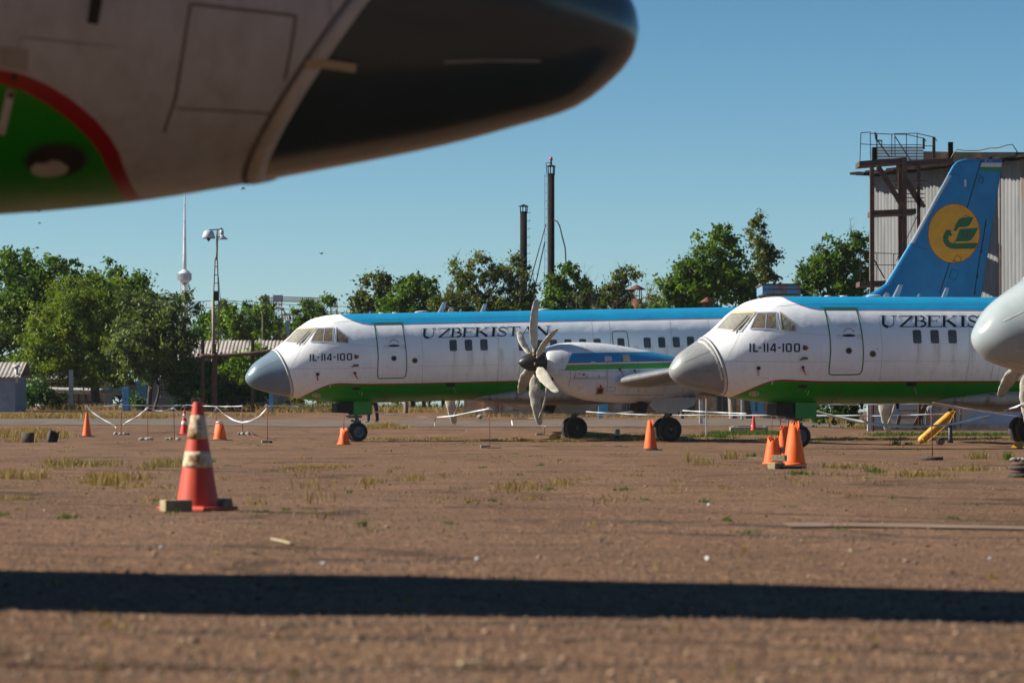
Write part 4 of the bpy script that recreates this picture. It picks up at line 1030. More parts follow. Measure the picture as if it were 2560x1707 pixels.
# ------------------------------------------------------------ ground
def undul(x, y):
    v = 0
    for a, kx, ky, ph in ((.010, .35, .9, 1), (.008, .9, .55, 2.4), (.006, 1.7, 2.6, .3), (.004, 3.9, 3.1, 5.0)):
        v += a*math.sin(kx*x+ph+1.3*math.sin(ky*.37*y))*math.sin(ky*y+ph*2.1+.8*math.sin(kx*.6*x))
    return v
def ground_mesh():
    ys = [-80, -40, -15, 0, 4] + list(np.arange(6, 60, .33)) + list(np.arange(60, 200, .8)) + [205, 215, 230, 260, 320, 450, 700, 1200, 2200, 4500]
    xs = [-2500, -900, -350, -150, -80, -50, -35] + list(np.arange(-28, 28.1, .5)) + [35, 50, 80, 150, 350, 900, 2500]
    V = np.array([(x, y, gz(x, y)+(undul(x, y)*(1 if 5 < y < 200 and abs(x) < 28 else 0))-.004) for y in ys for x in xs])
    n = len(xs); Fq = np.array([(j*n+i, j*n+i+1, (j+1)*n+i+1, (j+1)*n+i) for j in range(len(ys)-1) for i in range(n-1)])
    return V, Fq
def ground_mat():
    m, nt, b = newmat('gravel_apron', .92, 0, .2); L = nt.links
    tc = nd(nt, 'ShaderNodeTexCoord')
    def noise(scale, detail=6, stretch=(1, 1, 1), rough=.6):
        mp = nd(nt, 'ShaderNodeMapping'); mp.inputs['Scale'].default_value = stretch; L.new(tc.outputs['Object'], mp.inputs['Vector'])
        n = nd(nt, 'ShaderNodeTexNoise', ins={'Scale': scale, 'Detail': detail, 'Roughness': rough}); L.new(mp.outputs[0], n.inputs['Vector']); return n.outputs[0]
    def mr(s, a, bb, c=0, d=1):
        x = nd(nt, 'ShaderNodeMapRange', ins={'From Min': a, 'From Max': bb, 'To Min': c, 'To Max': d}); L.new(s, x.inputs[0]); return x.outputs[0]
    def mix(f, a, bb):
        x = nd(nt, 'ShaderNodeMix', data_type='RGBA')
        for i, v in ((0, f), (6, a), (7, bb)):
            if isinstance(v, bpy.types.NodeSocket): L.new(v, x.inputs[i])
            else: x.inputs[i].default_value = v if i == 0 else c4(v)
        return x.outputs[2]
    col = mix(mr(noise(.5, 9, (1, .12, 1)), .35, .65), (.190, .108, .066), (0.1214, 0.0628, 0.0323))
    col = mix(mr(noise(.22, 8, (1, .35, 1)), .5, .68, 0, .7), col, (0.1755, 0.1047, 0.0591))
    col = mix(mr(noise(.09, 9, (.8, .5, 1), .65), .56, .66, 0, .5), col, (0.2040, 0.1213, 0.0470))     # straw dusted patches
    col = mix(mr(noise(22, 4, (1, .35, 1)), .54, .66, 0, .95), col, (0.3415, 0.2009, 0.1042))
    col = mix(mr(noise(17, 4, (1, .35, 1)), .55, .68, 0, .9), col, (0.0807, 0.0502, 0.0336))
    col = mix(mr(noise(9, 5, (1, .3, 1)), .42, .7, 0, .4), col, (0.0997, 0.0536, 0.0302))
    col = mix(mr(noise(.16, 9, (.35, 1.6, 1), .7), .50, .60, 0, .55), col, (0.1091, 0.0628, 0.0370))     # worn streaks along the apron
    col = mix(mr(noise(.6, 9, (.25, 1.2, 1), .7), .56, .66, 0, .5), col, (0.2277, 0.1381, 0.0739))
    vm = nd(nt, 'ShaderNodeMapping'); vm.inputs['Scale'].default_value = (.22, .5, 1); L.new(tc.outputs['Object'], vm.inputs['Vector'])
    dn = nd(nt, 'ShaderNodeTexNoise', ins={'Scale': 1.3, 'Detail': 6}); L.new(vm.outputs[0], dn.inputs['Vector'])
    vx = nd(nt, 'ShaderNodeMix', data_type='RGBA'); vx.inputs[0].default_value = .45; L.new(vm.outputs[0], vx.inputs[6]); L.new(dn.outputs[1], vx.inputs[7])
    vo = nd(nt, 'ShaderNodeTexVoronoi', feature='DISTANCE_TO_EDGE', ins={'Scale': 1.4}); L.new(vx.outputs[2], vo.inputs['Vector'])
    col = mix(mr(noise(.35, 4, (1, .5, 1), .5), .64, .70, 0, .6), col, (0.0612, 0.0387, 0.0277))     # old oil stains
    col = mix(mr(vo.outputs[0], .028, .008, 0, .8), col, (0.0474, 0.0302, 0.0181))     # cracks
    L.new(col, b.inputs['Base Color'])
    nb = noise(26, 6)
    bp = nd(nt, 'ShaderNodeBump', ins={'Strength': 1.0, 'Distance': .03}); L.new(nb, bp.inputs['Height'])
    nb2 = noise(3.2, 6); bp2 = nd(nt, 'ShaderNodeBump', ins={'Strength': .8, 'Distance': .06}); L.new(nb2, bp2.inputs['Height']); L.new(bp.outputs[0], bp2.inputs['Normal']); L.new(bp2.outputs[0], b.inputs['Normal'])
    return m
V_, F_ = ground_mesh()
g = npmesh('ground', V_, F_, ground_mat()); tag(g, kind='structure')
for p in g.data.polygons: p.use_smooth = True
# asphalt taxi lane behind the aircraft
M['asphalt'] = mat('old_asphalt', (.100, .073, .055), (.130, .096, .072), .8, .9, c3=(.08, .058, .043), s3=.5, bump=.02, bscale=20, stretch=(1, .4, 1), detail=9)
def lane(name, m, y0, y1, x0, x1, dz, wob=.5):
    mb = MB(); n = 120; k = 14; v = []
    for i in range(n+1):
        x = x0+(x1-x0)*i/n
        a = y0(x)+wob*math.sin(x*.9)*.4+wob*.3*math.sin(x*2.7+1); c = y1(x)+wob*.4*math.sin(x*.7+2)+wob*.3*math.sin(x*3.1)
        for j in range(k+1):
            y = a+(c-a)*j/k; v.append((x, y, gz(x, y)+undul(x, y)*(1 if abs(x) < 28 else 0)+dz))
    mb.add(v, [(i*(k+1)+j, (i+1)*(k+1)+j, (i+1)*(k+1)+j+1, i*(k+1)+j+1) for i in range(n) for j in range(k)], True)
    o = mb.build(name, m, None, False); tag(o, kind='structure'); return o
def ypx(rows):
    """ground row -> Y as a function of x, from photo pixels"""
    pts = [gp(a, b) for a, b in rows]; T = sorted([(p.x, p.y) for p in pts])
    return lambda x: itp(T, x)
lane('taxi_lane', M['asphalt'], ypx([(-300, 1064), (300, 1062), (900, 1067), (1300, 1068), (2000, 1066), (2900, 1066)]), ypx([(-300, 1048), (300, 1046), (900, 1050), (1300, 1053), (2000, 1054), (2900, 1056)]), -30, 32, .012)
# ------------------------------------------------------------ the four aircraft
make_airliner('A', 'propeller_airliner', 'white airliner with blue-grey nose cone in the middle, its propeller and landing gear in full view', 'x', 0, 0) if False else None
for key, nm_l, rl in (('A', 'middle airliner with its beige covered propeller in full view and glossy blue-grey nose cone', 'blue-grey nose cone'),
                  ('B', 'airliner at right whose flaking matt grey nose cone overlaps the wing of the airliner behind', 'flaking matt grey nose cone'),
                  ('C', 'airliner showing only a pale glossy nose cone at the right edge', 'pale glossy nose cone'),
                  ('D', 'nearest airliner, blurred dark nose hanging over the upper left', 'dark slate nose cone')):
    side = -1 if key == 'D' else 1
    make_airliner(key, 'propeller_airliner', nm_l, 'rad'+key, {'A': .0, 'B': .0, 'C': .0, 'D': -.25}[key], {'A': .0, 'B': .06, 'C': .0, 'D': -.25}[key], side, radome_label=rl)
# ------------------------------------------------------------ vegetation
LEAF = {
 'dark': leafmat('leaf_dark', (0.0187, 0.0507, 0.0084), (0.0872, 0.1868, 0.0188)),
 'bright': leafmat('leaf_bright', (0.0240, 0.0644, 0.0086), (0.1249, 0.2255, 0.0187)),
 'olive': leafmat('leaf_olive', (0.0349, 0.0614, 0.0104), (0.1542, 0.1935, 0.0313), brown=(0.1717, 0.1131, 0.0580)),
 'feather': leafmat('leaf_feather', (0.0403, 0.0907, 0.0063), (0.2013, 0.2869, 0.0188), brown=(0.1502, 0.0905, 0.0232)),
 'grey': leafmat('leaf_grey_green', (0.0375, 0.0667, 0.0188), (0.1542, 0.2136, 0.0606)),
 'brown': leafmat('leaf_brownish', (0.0269, 0.0480, 0.0104), (0.1140, 0.1468, 0.0293), brown=(0.1717, 0.0905, 0.0406)),
 'vine': leafmat('leaf_vine', (0.0134, 0.0374, 0.0084), (0.0536, 0.1401, 0.0157)),
 'lime': leafmat('leaf_lime', (0.0416, 0.0966, 0.0086), (0.1850, 0.3129, 0.0252)),
}
M['bark'] = mat('bark', (.10, .08, .065), (.05, .042, .035), 3, .9, bump=.03, bscale=12, stretch=(1, 1, .3))
M['bark_pale'] = mat('bark_pale', (.26, .22, .17), (.13, .11, .09), 3, .9, bump=.03, bscale=12, stretch=(1, 1, .3))
M['twig'] = mat('dry_twig', (.17, .135, .11), (.10, .08, .065), 5, .9)
def leaves(rs, C, Rr, n, size, elong=1.6, droop=.3):
    """leaf quads round cluster centres C (k,3) with radii Rr (k,), n each"""
    k = len(C); N = k*n
    base = np.repeat(C, n, 0); rr = np.repeat(Rr, n)
    d = rs.normal(size=(N, 3)); d /= np.linalg.norm(d, axis=1)[:, None]
    pos = base+d*(rr*np.minimum(2.1, np.abs(rs.normal(0, .85, N))))[:, None]*np.array([1, 1, .8])
    u = rs.normal(size=(N, 3)); u += d*.8; u[:, 2] -= droop; u /= np.linalg.norm(u, axis=1)[:, None]
    w = np.cross(u, rs.normal(size=(N, 3))); w /= np.linalg.norm(w, axis=1)[:, None]
    s = size*rs.uniform(.6, 1.35, N)
    L_, W_ = (s*elong/2)[:, None]*u, (s/2)[:, None]*w
    V = np.stack([pos-L_, pos+W_*.9, pos+L_, pos-W_*.9], 1).reshape(-1, 3)
    Fq = np.arange(N*4).reshape(-1, 4)
    tone = np.clip(np.repeat(rs.uniform(0, .75, k), n)+rs.uniform(-.2, .35, N), 0, 1)
    return V, Fq, tone
def tree(label, Y, trunk, lobes, kind='dark', leaf=.15, dens=1.0, seed=1, group=None, bark='bark', name='tree', cat='tree', elong=1.6, crown_name='crown', cr=.36, bare=0, depth=1.0, trunk_r=.16, nl=34, hollow=2.2):
    """lobes: (px, py, rx, ry) in photo pixels at distance Y; trunk: (px foot, lean px)"""
    rs = np.random.RandomState(seed); rnd = random.Random(seed)
    s = F/Y
    foot = gxY(trunk[0], Y) if trunk else gxY(lobes[0][0], Y)
    root = empty(name, foot); tag(root, label, cat, group)
    Cs, Rs = [], []
    zmin = foot.z
    for px, py, rx, ry in lobes:
        c = atY(px, py, Y); a, b = rx/s, ry/s; dp = min(a, b*1.4, 4.5)*depth
        n = int(max(8, dens*(a*b*dp)**.80*30/(cr/.36)**2))
        d = rs.normal(size=(n*2, 3)); d /= np.linalg.norm(d, axis=1)[:, None]
        rad = rs.uniform(0, 1, n*2)**(1/hollow)
        p = d*rad[:, None]
        # uneven outline
        bump = 1+.30*np.sin(d[:, 0]*5+seed+px)*np.cos(d[:, 2]*6+py)+np.where(rs.uniform(size=n*2) < .10, rs.uniform(.05, .32, n*2), 0)
        p = p*bump[:, None]*np.array([a, dp, b])+np.array(c)
        gap = np.sin(p[:, 0]*2.3+seed)*np.sin(p[:, 2]*2.6+seed*2)*np.cos(p[:, 1]*1.3+px)+.45*np.sin(p[:, 0]*5.1+p[:, 2]*4.3)
        p = p[(p[:, 2] > zmin+.15) & (gap > -.42)][:n]
        Cs.append(p); Rs.append(cr*rs.uniform(.4, 1.25, len(p)))
    C = np.vstack(Cs); Rr = np.concatenate(Rs)
    base = np.array(foot)
    # trunk and limbs
    tb = MB()
    if trunk is not None:
        top = C[:, 2].max(); mid = Vector((float(C[:, 0].mean()), Y, foot.z+(top-foot.z)*.45)); m2 = Vector((float(C[:, 0].mean())+rnd.uniform(-.3, .3), Y, foot.z+(top-foot.z)*.72))
        k1 = Vector(foot).lerp(mid, .5)+Vector((trunk[1]/s, 0, 0))
        tb.tube([Vector(foot)-Vector((0, 0, .2)), Vector(foot)+Vector((0, 0, .25)), k1, mid, m2], [trunk_r*1.4, trunk_r, trunk_r*.85, trunk_r*.6, trunk_r*.25], 9)
        spine = [k1, k1.lerp(mid, .5), mid, mid.lerp(m2, .5), m2]
        idx = rs.permutation(len(C))[:max(12, min(90, int(len(C)*.30)))]
        limbs = idx[:9]; ends = []
        for i in limbs:
            p = Vector(C[i]); st = min(spine, key=lambda q: (q-p).length+max(0, q.z-p.z+.4)*3)
            m_ = st.lerp(p, .5)+Vector((rnd.uniform(-.2, .2), rnd.uniform(-.2, .2), rnd.uniform(0, .35)))
            tb.tube([st, m_, p], [trunk_r*.42, trunk_r*.26, trunk_r*.1], 6); ends += [m_, st.lerp(m_, .6), m_.lerp(p, .5), p]
        for i in idx[9:]:
            p = Vector(C[i]); st = min(ends+spine, key=lambda q: (q-p).length)
            tb.tube([st, st.lerp(p, .5)+Vector((rnd.uniform(-.1, .1), 0, rnd.uniform(0, .15))), p], [trunk_r*.14, trunk_r*.1, trunk_r*.04], 4, cap=False)
    if tb.v:
        tb.v = [(x-base[0], y-base[1], z-base[2]) for x, y, z in tb.v]
        tb.build('trunk', M[bark], root, False)
    if bare:
        bb = MB()
        for j in range(bare):
            i = rnd.randrange(len(C)); p = Vector(C[i]); q = p+Vector((rnd.uniform(-.5, .5), rnd.uniform(-.4, .4), rnd.uniform(.4, 1.1)))
            bb.tube([p-Vector((0, 0, .5)), p, q], [.022, .015, .005], 4, cap=False)
            for _ in range(4):
                a = p.lerp(q, rnd.uniform(.1, .9)); bb.tube([a, a+Vector((rnd.uniform(-.35, .35), rnd.uniform(-.2, .2), rnd.uniform(.1, .45)))], [.009, .003], 3, cap=False)
        bb.v = [(x-base[0], y-base[1], z-base[2]) for x, y, z in bb.v]; bb.build('dead_twigs', M['twig'], root, False)
    V, Fq, tone = leaves(rs, C-base, Rr, int(nl*1.55), leaf*.78, elong)
    npmesh(crown_name, V, Fq, LEAF[kind], root, tone)
    return root
GT = 'trees behind the apron'
tree('tall dark broadleaf tree cut by the left edge, above the blue-grey hut', 192, (30, 5), [(60, 740, 95, 115), (150, 715, 60, 80), (20, 830, 70, 110), (120, 850, 80, 100), (40, 660, 45, 45), (185, 780, 35, 70)], 'bright', .20, 1.1, 3, GT, cr=.42, nl=40)
tree('dark tree with a flat lumpy top standing behind the feathery tree', 200, (330, 0), [(290, 745, 95, 80), (350, 730, 40, 60), (230, 730, 40, 50), (330, 850, 80, 90), (240, 860, 90, 80)], 'dark', .20, 1.1, 4, GT, cr=.42, nl=40)
tree('olive feathery tree with a leaning trunk, biggest crown on the left', 181, (240, 8), [(200, 790, 110, 95), (130, 850, 85, 90), (270, 760, 75, 65), (90, 900, 55, 60), (250, 880, 110, 90), (330, 820, 60, 80), (180, 730, 50, 35)], 'feather', .10, 1.5, 5, GT, cr=.40, nl=75, elong=2.2, hollow=2.8, trunk_r=.26)
tree('airy grey-green tree with two thin trunks in front of the blue cabinets', 176, (372, 0), [(370, 850, 105, 90), (430, 790, 60, 60), (320, 895, 60, 45), (400, 905, 75, 38), (455, 870, 45, 60), (350, 770, 60, 40)], 'grey', .13, 1.15, 6, GT, cr=.38, nl=45, elong=2.2, trunk_r=.14)
tree('low tree between the grey-green tree and the lamp mast', 215, (510, 0), [(505, 845, 45, 45), (540, 800, 50, 35), (480, 870, 40, 50)], 'dark', .17, 1.1, 7, GT)
tree('bright bushy tree right of the lamp mast over the corrugated roof', 212, (600, 0), [(590, 810, 60, 42), (560, 785, 40, 26), (600, 830, 90, 38), (655, 790, 35, 35), (640, 830, 50, 35), (690, 820, 40, 30)], 'lime', .17, 1.0, 8, GT)
tree('dark shaggy tree beside the crane mast', 222, (655, 0), [(655, 775, 32, 28), (620, 775, 25, 16), (700, 825, 60, 25)], 'dark', .16, 1.1, 18, GT)
tree('round green tree just right of the concrete building shell', 205, (798, 0), [(795, 790, 52, 38), (770, 770, 30, 22), (815, 755, 22, 16), (760, 815, 45, 30), (835, 810, 35, 28)], 'bright', .17, 1.0, 9, GT)
tree('dark brownish layered tree above the nose of the middle airliner', 188, (925, 0), [(930, 740, 50, 56), (900, 770, 28, 45), (950, 775, 45, 45), (960, 710, 24, 26), (930, 790, 50, 30)], 'brown', .17, 1.0, 10, GT, bare=14, cr=.30)
tree('green layered tree with bare twigs left of the airy olive tree', 186, (1030, 0), [(1040, 720, 55, 36), (1015, 770, 70, 45), (1080, 770, 40, 45), (1075, 735, 26, 48), (1000, 750, 40, 36), (1050, 780, 60, 30), (990, 780, 50, 25)], 'bright', .16, .95, 11, GT, bare=22, cr=.30)
tree('wide airy olive tree with three upright heads left of the smokestacks', 184, (1190, 0), [(1150, 690, 38, 45), (1210, 680, 36, 45), (1280, 690, 45, 50), (1130, 750, 50, 45), (1220, 760, 70, 50), (1310, 745, 40, 60), (1180, 790, 110, 45), (1270, 780, 70, 45)], 'olive', .12, 1.0, 12, GT, cr=.30, nl=42, bare=26, elong=2.0)
tree('bright green tree growing in front of the taller smokestack', 180, (1400, 0), [(1420, 680, 36, 24), (1395, 720, 42, 32), (1440, 730, 40, 34), (1380, 765, 30, 25), (1420, 775, 60, 25), (1462, 705, 25, 22), (1460, 760, 55, 40)], 'bright', .15, 1.1, 13, GT, cr=.28)
tree('thin green tree between the bare tree and the rusty vent', 186, (1555, 0), [(1560, 690, 32, 25), (1540, 720, 30, 30), (1590, 700, 20, 22), (1530, 760, 50, 25), (1575, 745, 25, 25), (1545, 775, 60, 30), (1510, 745, 40, 35)], 'olive', .14, 1.0, 14, GT, cr=.28, bare=16)
tree('leafy bush in front of the rusty vent', 172, (1630, 0), [(1625, 760, 32, 22), (1600, 775, 25, 15), (1660, 775, 30, 18)], 'olive', .13, 1.0, 15, GT, cr=.25, bare=18)
tree('big bright green tree with an uneven rising crown right of the smokestacks', 170, (1780, 0), [(1790, 640, 60, 62), (1815, 590, 32, 32), (1730, 700, 60, 48), (1675, 725, 42, 38), (1830, 700, 62, 50), (1770, 750, 110, 32), (1870, 740, 30, 32), (1760, 690, 70, 60), (1700, 770, 70, 35)], 'bright', .17, 1.15, 16, GT, cr=.34, nl=42, bare=16, trunk_r=.22)
tree('narrow brownish tree poking up behind the big bright tree', 178, (1900, 0), [(1890, 570, 26, 36), (1905, 620, 34, 40), (1915, 670, 36, 36), (1880, 690, 28, 30), (1925, 640, 20, 22), (1925, 690, 18, 20)], 'brown', .16, 1.0, 17, GT, cr=.30, bare=16)
tree('broad dense tree between the blue rooftop and the hangar', 168, (2090, 0), [(2090, 640, 52, 46), (2140, 600, 26, 32), (2050, 680, 48, 40), (2140, 680, 45, 50), (2020, 710, 32, 30), (2090, 725, 90, 28), (2160, 640, 22, 50), (2090, 690, 75, 50)], 'bright', .15, 1.15, 19, GT, cr=.32, nl=42, bare=12)
# leafless tree
def bare_tree(label, px, Y, topy, spread, seed):
    rnd = random.Random(seed); s = F/Y; foot = gxY(px, Y); root = empty('bare_tree', foot); tag(root, label, 'bare tree')
    tb = MB(); H = atY(px, topy, Y).z-foot.z
    def grow(p, d, l, r, lev):
        q = p+d*l; tb.tube([p, p.lerp(q, .5)+Vector((rnd.uniform(-.06, .06)*l, 0, .03*l)), q], [r, r*.8, r*.6], 5, cap=False)
        if lev == 0: return
        for _ in range(rnd.choice((2, 3, 3))):
            a = rnd.uniform(-.8, .8); e = Vector((d.x+a, d.y+rnd.uniform(-.5, .5), d.z+rnd.uniform(-.1, .3))).normalized()
            grow(q if rnd.random() < .6 else p.lerp(q, .7), e, l*rnd.uniform(.55, .8), r*.55, lev-1)
    tb.tube([(0, 0, -.2), (0, 0, H*.5)], [.09, .06], 7)
    for k in range(5): grow(Vector((0, 0, H*(.32+.05*k))), Vector((rnd.uniform(-.6, .6), rnd.uniform(-.3, .3), 1)).normalized(), H*.18, .04, 4)
    tb.build('trunk', M['twig'], root, False)
bare_tree('leafless grey tree with fine twigs right of the smokestacks', 1480, 182, 655, 1, 5)
bare_tree('leafless twiggy tree low between the green trees, left of the rusty vent', 1500, 176, 700, 1, 8)
# shrubs and creepers
GS = 'shrubs along the edge of the apron'
tree('rounded dark shrub beside the blue-grey hut', 179, None, [(100, 985, 42, 34), (70, 1000, 30, 22), (125, 995, 30, 30)], 'vine', .13, 1.4, 31, GS, name='shrub', cat='shrub', crown_name='foliage', cr=.26, nl=45)
tree('mass of dark creeper hanging under the corrugated roof left of the middle airliner nose', 176, None, [(470, 960, 60, 60), (530, 970, 60, 55), (600, 975, 60, 52), (650, 970, 40, 55), (560, 920, 70, 30), (440, 930, 40, 40)], 'vine', .16, 1.25, 32, GS, name='creeper', cat='creeper', crown_name='foliage', cr=.36, nl=45)
tree('bright vine spilling over beside the middle airliner nose', 173, None, [(600, 905, 32, 28), (640, 885, 30, 28), (625, 935, 40, 24), (560, 925, 28, 12), (668, 905, 22, 30)], 'lime', .15, 1.2, 33, GS, name='vine', cat='vine', crown_name='foliage', cr=.25, nl=36)
tree('bright leafy bush over the roof of the blue-grey hut', 186, None, [(15, 912, 35, 14), (40, 905, 20, 18)], 'lime', .17, 1.2, 34, GS, name='bush', cat='bush', crown_name='foliage', cr=.25, nl=34)
tree('small shrub at the foot of the blue cabinets', 173, None, [(352, 1010, 22, 15), (340, 1000, 12, 12)], 'dark', .11, 1.4, 35, GS, name='shrub', cat='shrub', crown_name='foliage', cr=.2, nl=30)
tree('dark green bush behind the nose gear of the right airliner', 133, None, [(2090, 1010, 60, 30), (2130, 1020, 50, 34), (2060, 1035, 30, 24), (2150, 1000, 40, 22)], 'vine', .10, 1.3, 36, GS, name='bush', cat='bush', crown_name='foliage', cr=.22, nl=40)
tree('weedy green shrub between tree trunks under the middle airliner', 160, None, [(1350, 1015, 35, 16), (1310, 1010, 20, 14)], 'dark', .10, 1.3, 37, GS, name='shrub', cat='shrub', crown_name='foliage', cr=.2, nl=30)
tree('dark hedge of creepers behind the person under the middle airliner', 196, None, [(760, 980, 60, 40), (900, 975, 80, 40), (1040, 985, 70, 30), (700, 1000, 30, 20)], 'olive', .15, 1.1, 38, GS, name='hedge', cat='hedge', crown_name='foliage', cr=.33, nl=36)
tree('dark thicket in the shade behind the feathery tree', 196, None, [(180, 975, 70, 45), (270, 975, 60, 50), (420, 960, 60, 60), (330, 975, 50, 45)], 'vine', .17, 1.2, 39, GS, name='thicket', cat='thicket', crown_name='foliage', cr=.36, nl=36)
# bare trunks seen under the aircraft
GK = 'tree trunks seen under the aircraft'
def trunk_tree(label, px, Y, r, m, lean=0, top=760, seed=1):
    foot = gxY(px, Y); root = empty('tree', foot); tag(root, label, 'tree', GK); H = max(3.0, atY(px, top, Y).z-foot.z)
    mb = MB(); mb.tube([(0, 0, -.2), (0, 0, .1), (lean*.15, 0, .6), (lean*.5, 0, 1.6), (lean, 0, H*.8)], [r*1.35, r*1.1, r, r*.9, r*.5], 10); mb.build('trunk', M[m], root)
    rs = np.random.RandomState(seed+50); n = 26; C = rs.normal(size=(n, 3))*np.array([.55, .5, .45])+np.array([lean, 0, H*.85])
    V, Fq, t = leaves(rs, C, np.full(n, .3), 26, .13); npmesh('crown', V, Fq, LEAF['dark'], root, t)
for i, (px, Y, r, m, ln, lb) in enumerate(((1015, 172, .11, 'bark_pale', .0, 'pale trunked tree first to the right of the person legs'), (1034, 190, .09, 'bark', .1, 'thin dark trunk just right of the pale trunked tree'), (1059, 188, .10, 'bark', .05, 'dark trunk second of the row right of the pale trunked tree'), (1062, 194, .08, 'bark', -.3, 'leaning dark trunk crossing another right of the pale trunk'), (1072, 191, .08, 'bark', .1, 'dark trunk left of the hanging far propeller blade'), (1105, 183, .05, 'bark', 0, 'very thin trunk beside the far propeller blade'), (1187, 165, .11, 'bark', .05, 'dark trunk in front of the left end of the brick building'), (1203, 163, .10, 'bark_pale', .0, 'pale trunk in front of the left end of the brick building'), (1832, 150, .17, 'bark_pale', -.25, 'thick pale trunk left of the blue door under the right airliner nose'), (1872, 150, .13, 'bark', -.3, 'dark leaning trunk partly hiding the blue door'), (1705, 151, .08, 'bark', -.1, 'slim trunk beside the dark window behind the landing gear'))):
    trunk_tree(lb, px, Y, r, m, ln, 850, i)
tree('thin second trunk and crown right of the two blue cabinets', 177, (388, 0), [(400, 925, 26, 18)], 'grey', .13, 1.0, 41, GT, trunk_r=.09)
# ------------------------------------------------------------ grass
def blades(name, spots, m, seed, label=None):
    """spots: (px, py, half width px, depth m, count, height m)"""
    rs = np.random.RandomState(seed); Vs = []; T = []
    for px, py, hw, dep, n, h in spots:
        c = gp(px, py); w = hw*c.y/F
        x = c.x+rs.normal(size=n)*w*.55; y = c.y+rs.normal(size=n)*dep*.5
        z = np.array([gz(a, b)+undul(a, b)-.01 for a, b in zip(x, y)])
        hh = h*.75*rs.uniform(.35, 1.15, n); an = rs.uniform(0, 6.28, n); le = rs.uniform(.05, .75, n)*hh
        wd = np.maximum(.002, .0045*rs.uniform(.6, 1.5, n))*max(1, c.y/45)
        dx, dy = np.cos(an), np.sin(an); b2 = rs.uniform(0, 6.28, n); wx, wy = np.cos(b2)*wd, np.sin(b2)*wd*.3
        P = np.stack([x, y, z], 1); mid = P+np.stack([dx*le*.35, dy*le*.35, hh*.6], 1); tip = P+np.stack([dx*le, dy*le, hh], 1)
        Wv = np.stack([wx, wy, 0*wx], 1)
        Vs.append(np.stack([P-Wv, P+Wv, mid+Wv*.8, mid-Wv*.8, mid-Wv*.8, mid+Wv*.8, tip+Wv*.25, tip-Wv*.25], 1).reshape(-1, 3))
        T.append(np.repeat(rs.uniform(0, 1, n), 2))
    V = np.vstack(Vs); t = np.concatenate(T); o = npmesh(name, V, np.arange(len(V)).reshape(-1, 4), m, None, t)
    tag(o, label, 'grass', kind='stuff'); return o
GM_DRY = leafmat('dry_grass_blade', (.20, .135, .055), (.44, .32, .14), .3)
GM_GRN = leafmat('green_grass_blade', (.03, .07, .012), (.12, .20, .03), .3)
GM_MIX = leafmat('olive_grass_blade', (.14, .11, .04), (.38, .29, .12), .3)
rs = np.random.RandomState(77)
dry = []
for px in range(-20, 420, 22): dry.append((px, 1044+rs.uniform(-3, 2), 22, 2.5, 420, .30))
for px in range(430, 700, 40): dry.append((px, 1040+rs.uniform(-2, 3), 25, 2, 120, .2))
for px in range(120, 1000, 25): dry.append((px, 1024, 22, 1.6, 130, .45))
for px in range(660, 1150, 22): dry.append((px, 1030, 20, 2.5, 190, .35))
for px in range(1150, 2000, 35): dry.append((px, 1042, 25, 1.5, 70, .25))
dry += [(30, 1091, 50, 2.2, 1600, .38), (95, 1092, 40, 2.0, 1400, .42), (140, 1094, 28, 1.5, 600, .30), (60, 1105, 40, 1.0, 300, .2)]
dry += [(960, 1068, 28, 2, 600, .26), (930, 1069, 14, 2, 250, .22), (995, 1070, 18, 2, 250, .18)]
dry += [(780, 1168, 55, 1.3, 700, .06), (740, 1170, 35, .8, 300, .05), (850, 1166, 30, .8, 250, .05)]
dry += [(2080, 1058, 60, 3, 1600, .45), (2030, 1056, 30, 2, 500, .4), (2180, 1070, 70, 2, 900, .25), (2300, 1074, 60, 2, 500, .22), (2420, 1072, 70, 2, 500, .2), (2520, 1072, 50, 2, 400, .2)]
dry += [(20, 1195, 30, .8, 260, .16), (85, 1197, 28, .7, 260, .15), (300, 1200, 55, .9, 420, .13), (265, 1210, 30, .6, 160, .2), (225, 1205, 28, .6, 200, .07), (330, 1218, 35, .6, 200, .05), (800, 1215, 60, .8, 40, .16), (800, 1255, 50, .6, 26, .16), (790, 1290, 60, .5, 18, .14), (1030, 1200, 28, .6, 140, .12), (930, 1208, 25, .6, 120, .11), (1300, 1222, 60, .7, 160, .12), (1400, 1210, 30, .7, 120, .10), (30, 1245, 50, .5, 200, .07), (250, 1680, 14, .1, 7, .12), (720, 1350, 20, .1, 12, .05)]
for _ in range(110): dry.append((rs.uniform(0, 2560), rs.uniform(1095, 1260), rs.uniform(8, 45), .8, int(rs.uniform(10, 60)), rs.uniform(.02, .08)))
for _ in range(40): dry.append((rs.uniform(0, 2560), rs.uniform(1260, 1690), rs.uniform(3, 16), .12, int(rs.uniform(4, 14)), rs.uniform(.02, .06)))
blades('dry_grass', dry, GM_DRY, 1, 'straw coloured dry grass in tufts and strips over the apron')
mx = [(180, 1160, 45, 1.3, 260, .12), (240, 1163, 60, 1.2, 260, .11), (150, 1165, 30, 1, 130, .2), (420, 1163, 48, 1.2, 420, .16), (455, 1165, 30, 1.2, 260, .15), (370, 1172, 30, .6, 160, .09), (2115, 1170, 60, 1, 260, .12), (2300, 1190, 80, 1, 260, .12), (2400, 1175, 80, 1, 260, .10), (1830, 1146, 20, .5, 130, .22), (1755, 1160, 30, .6, 90, .2), (2445, 1146, 25, .5, 160, .22), (1720, 1155, 8, .3, 30, .3)]
for _ in range(90): mx.append((rs.uniform(0, 2560), rs.uniform(1085, 1230), rs.uniform(10, 60), 1, int(rs.uniform(8, 60)), rs.uniform(.02, .08)))
for px in range(900, 2560, 26): mx.append((px, 1099+rs.uniform(-5, 6), 22, .8, int(rs.uniform(30, 130)), .10))
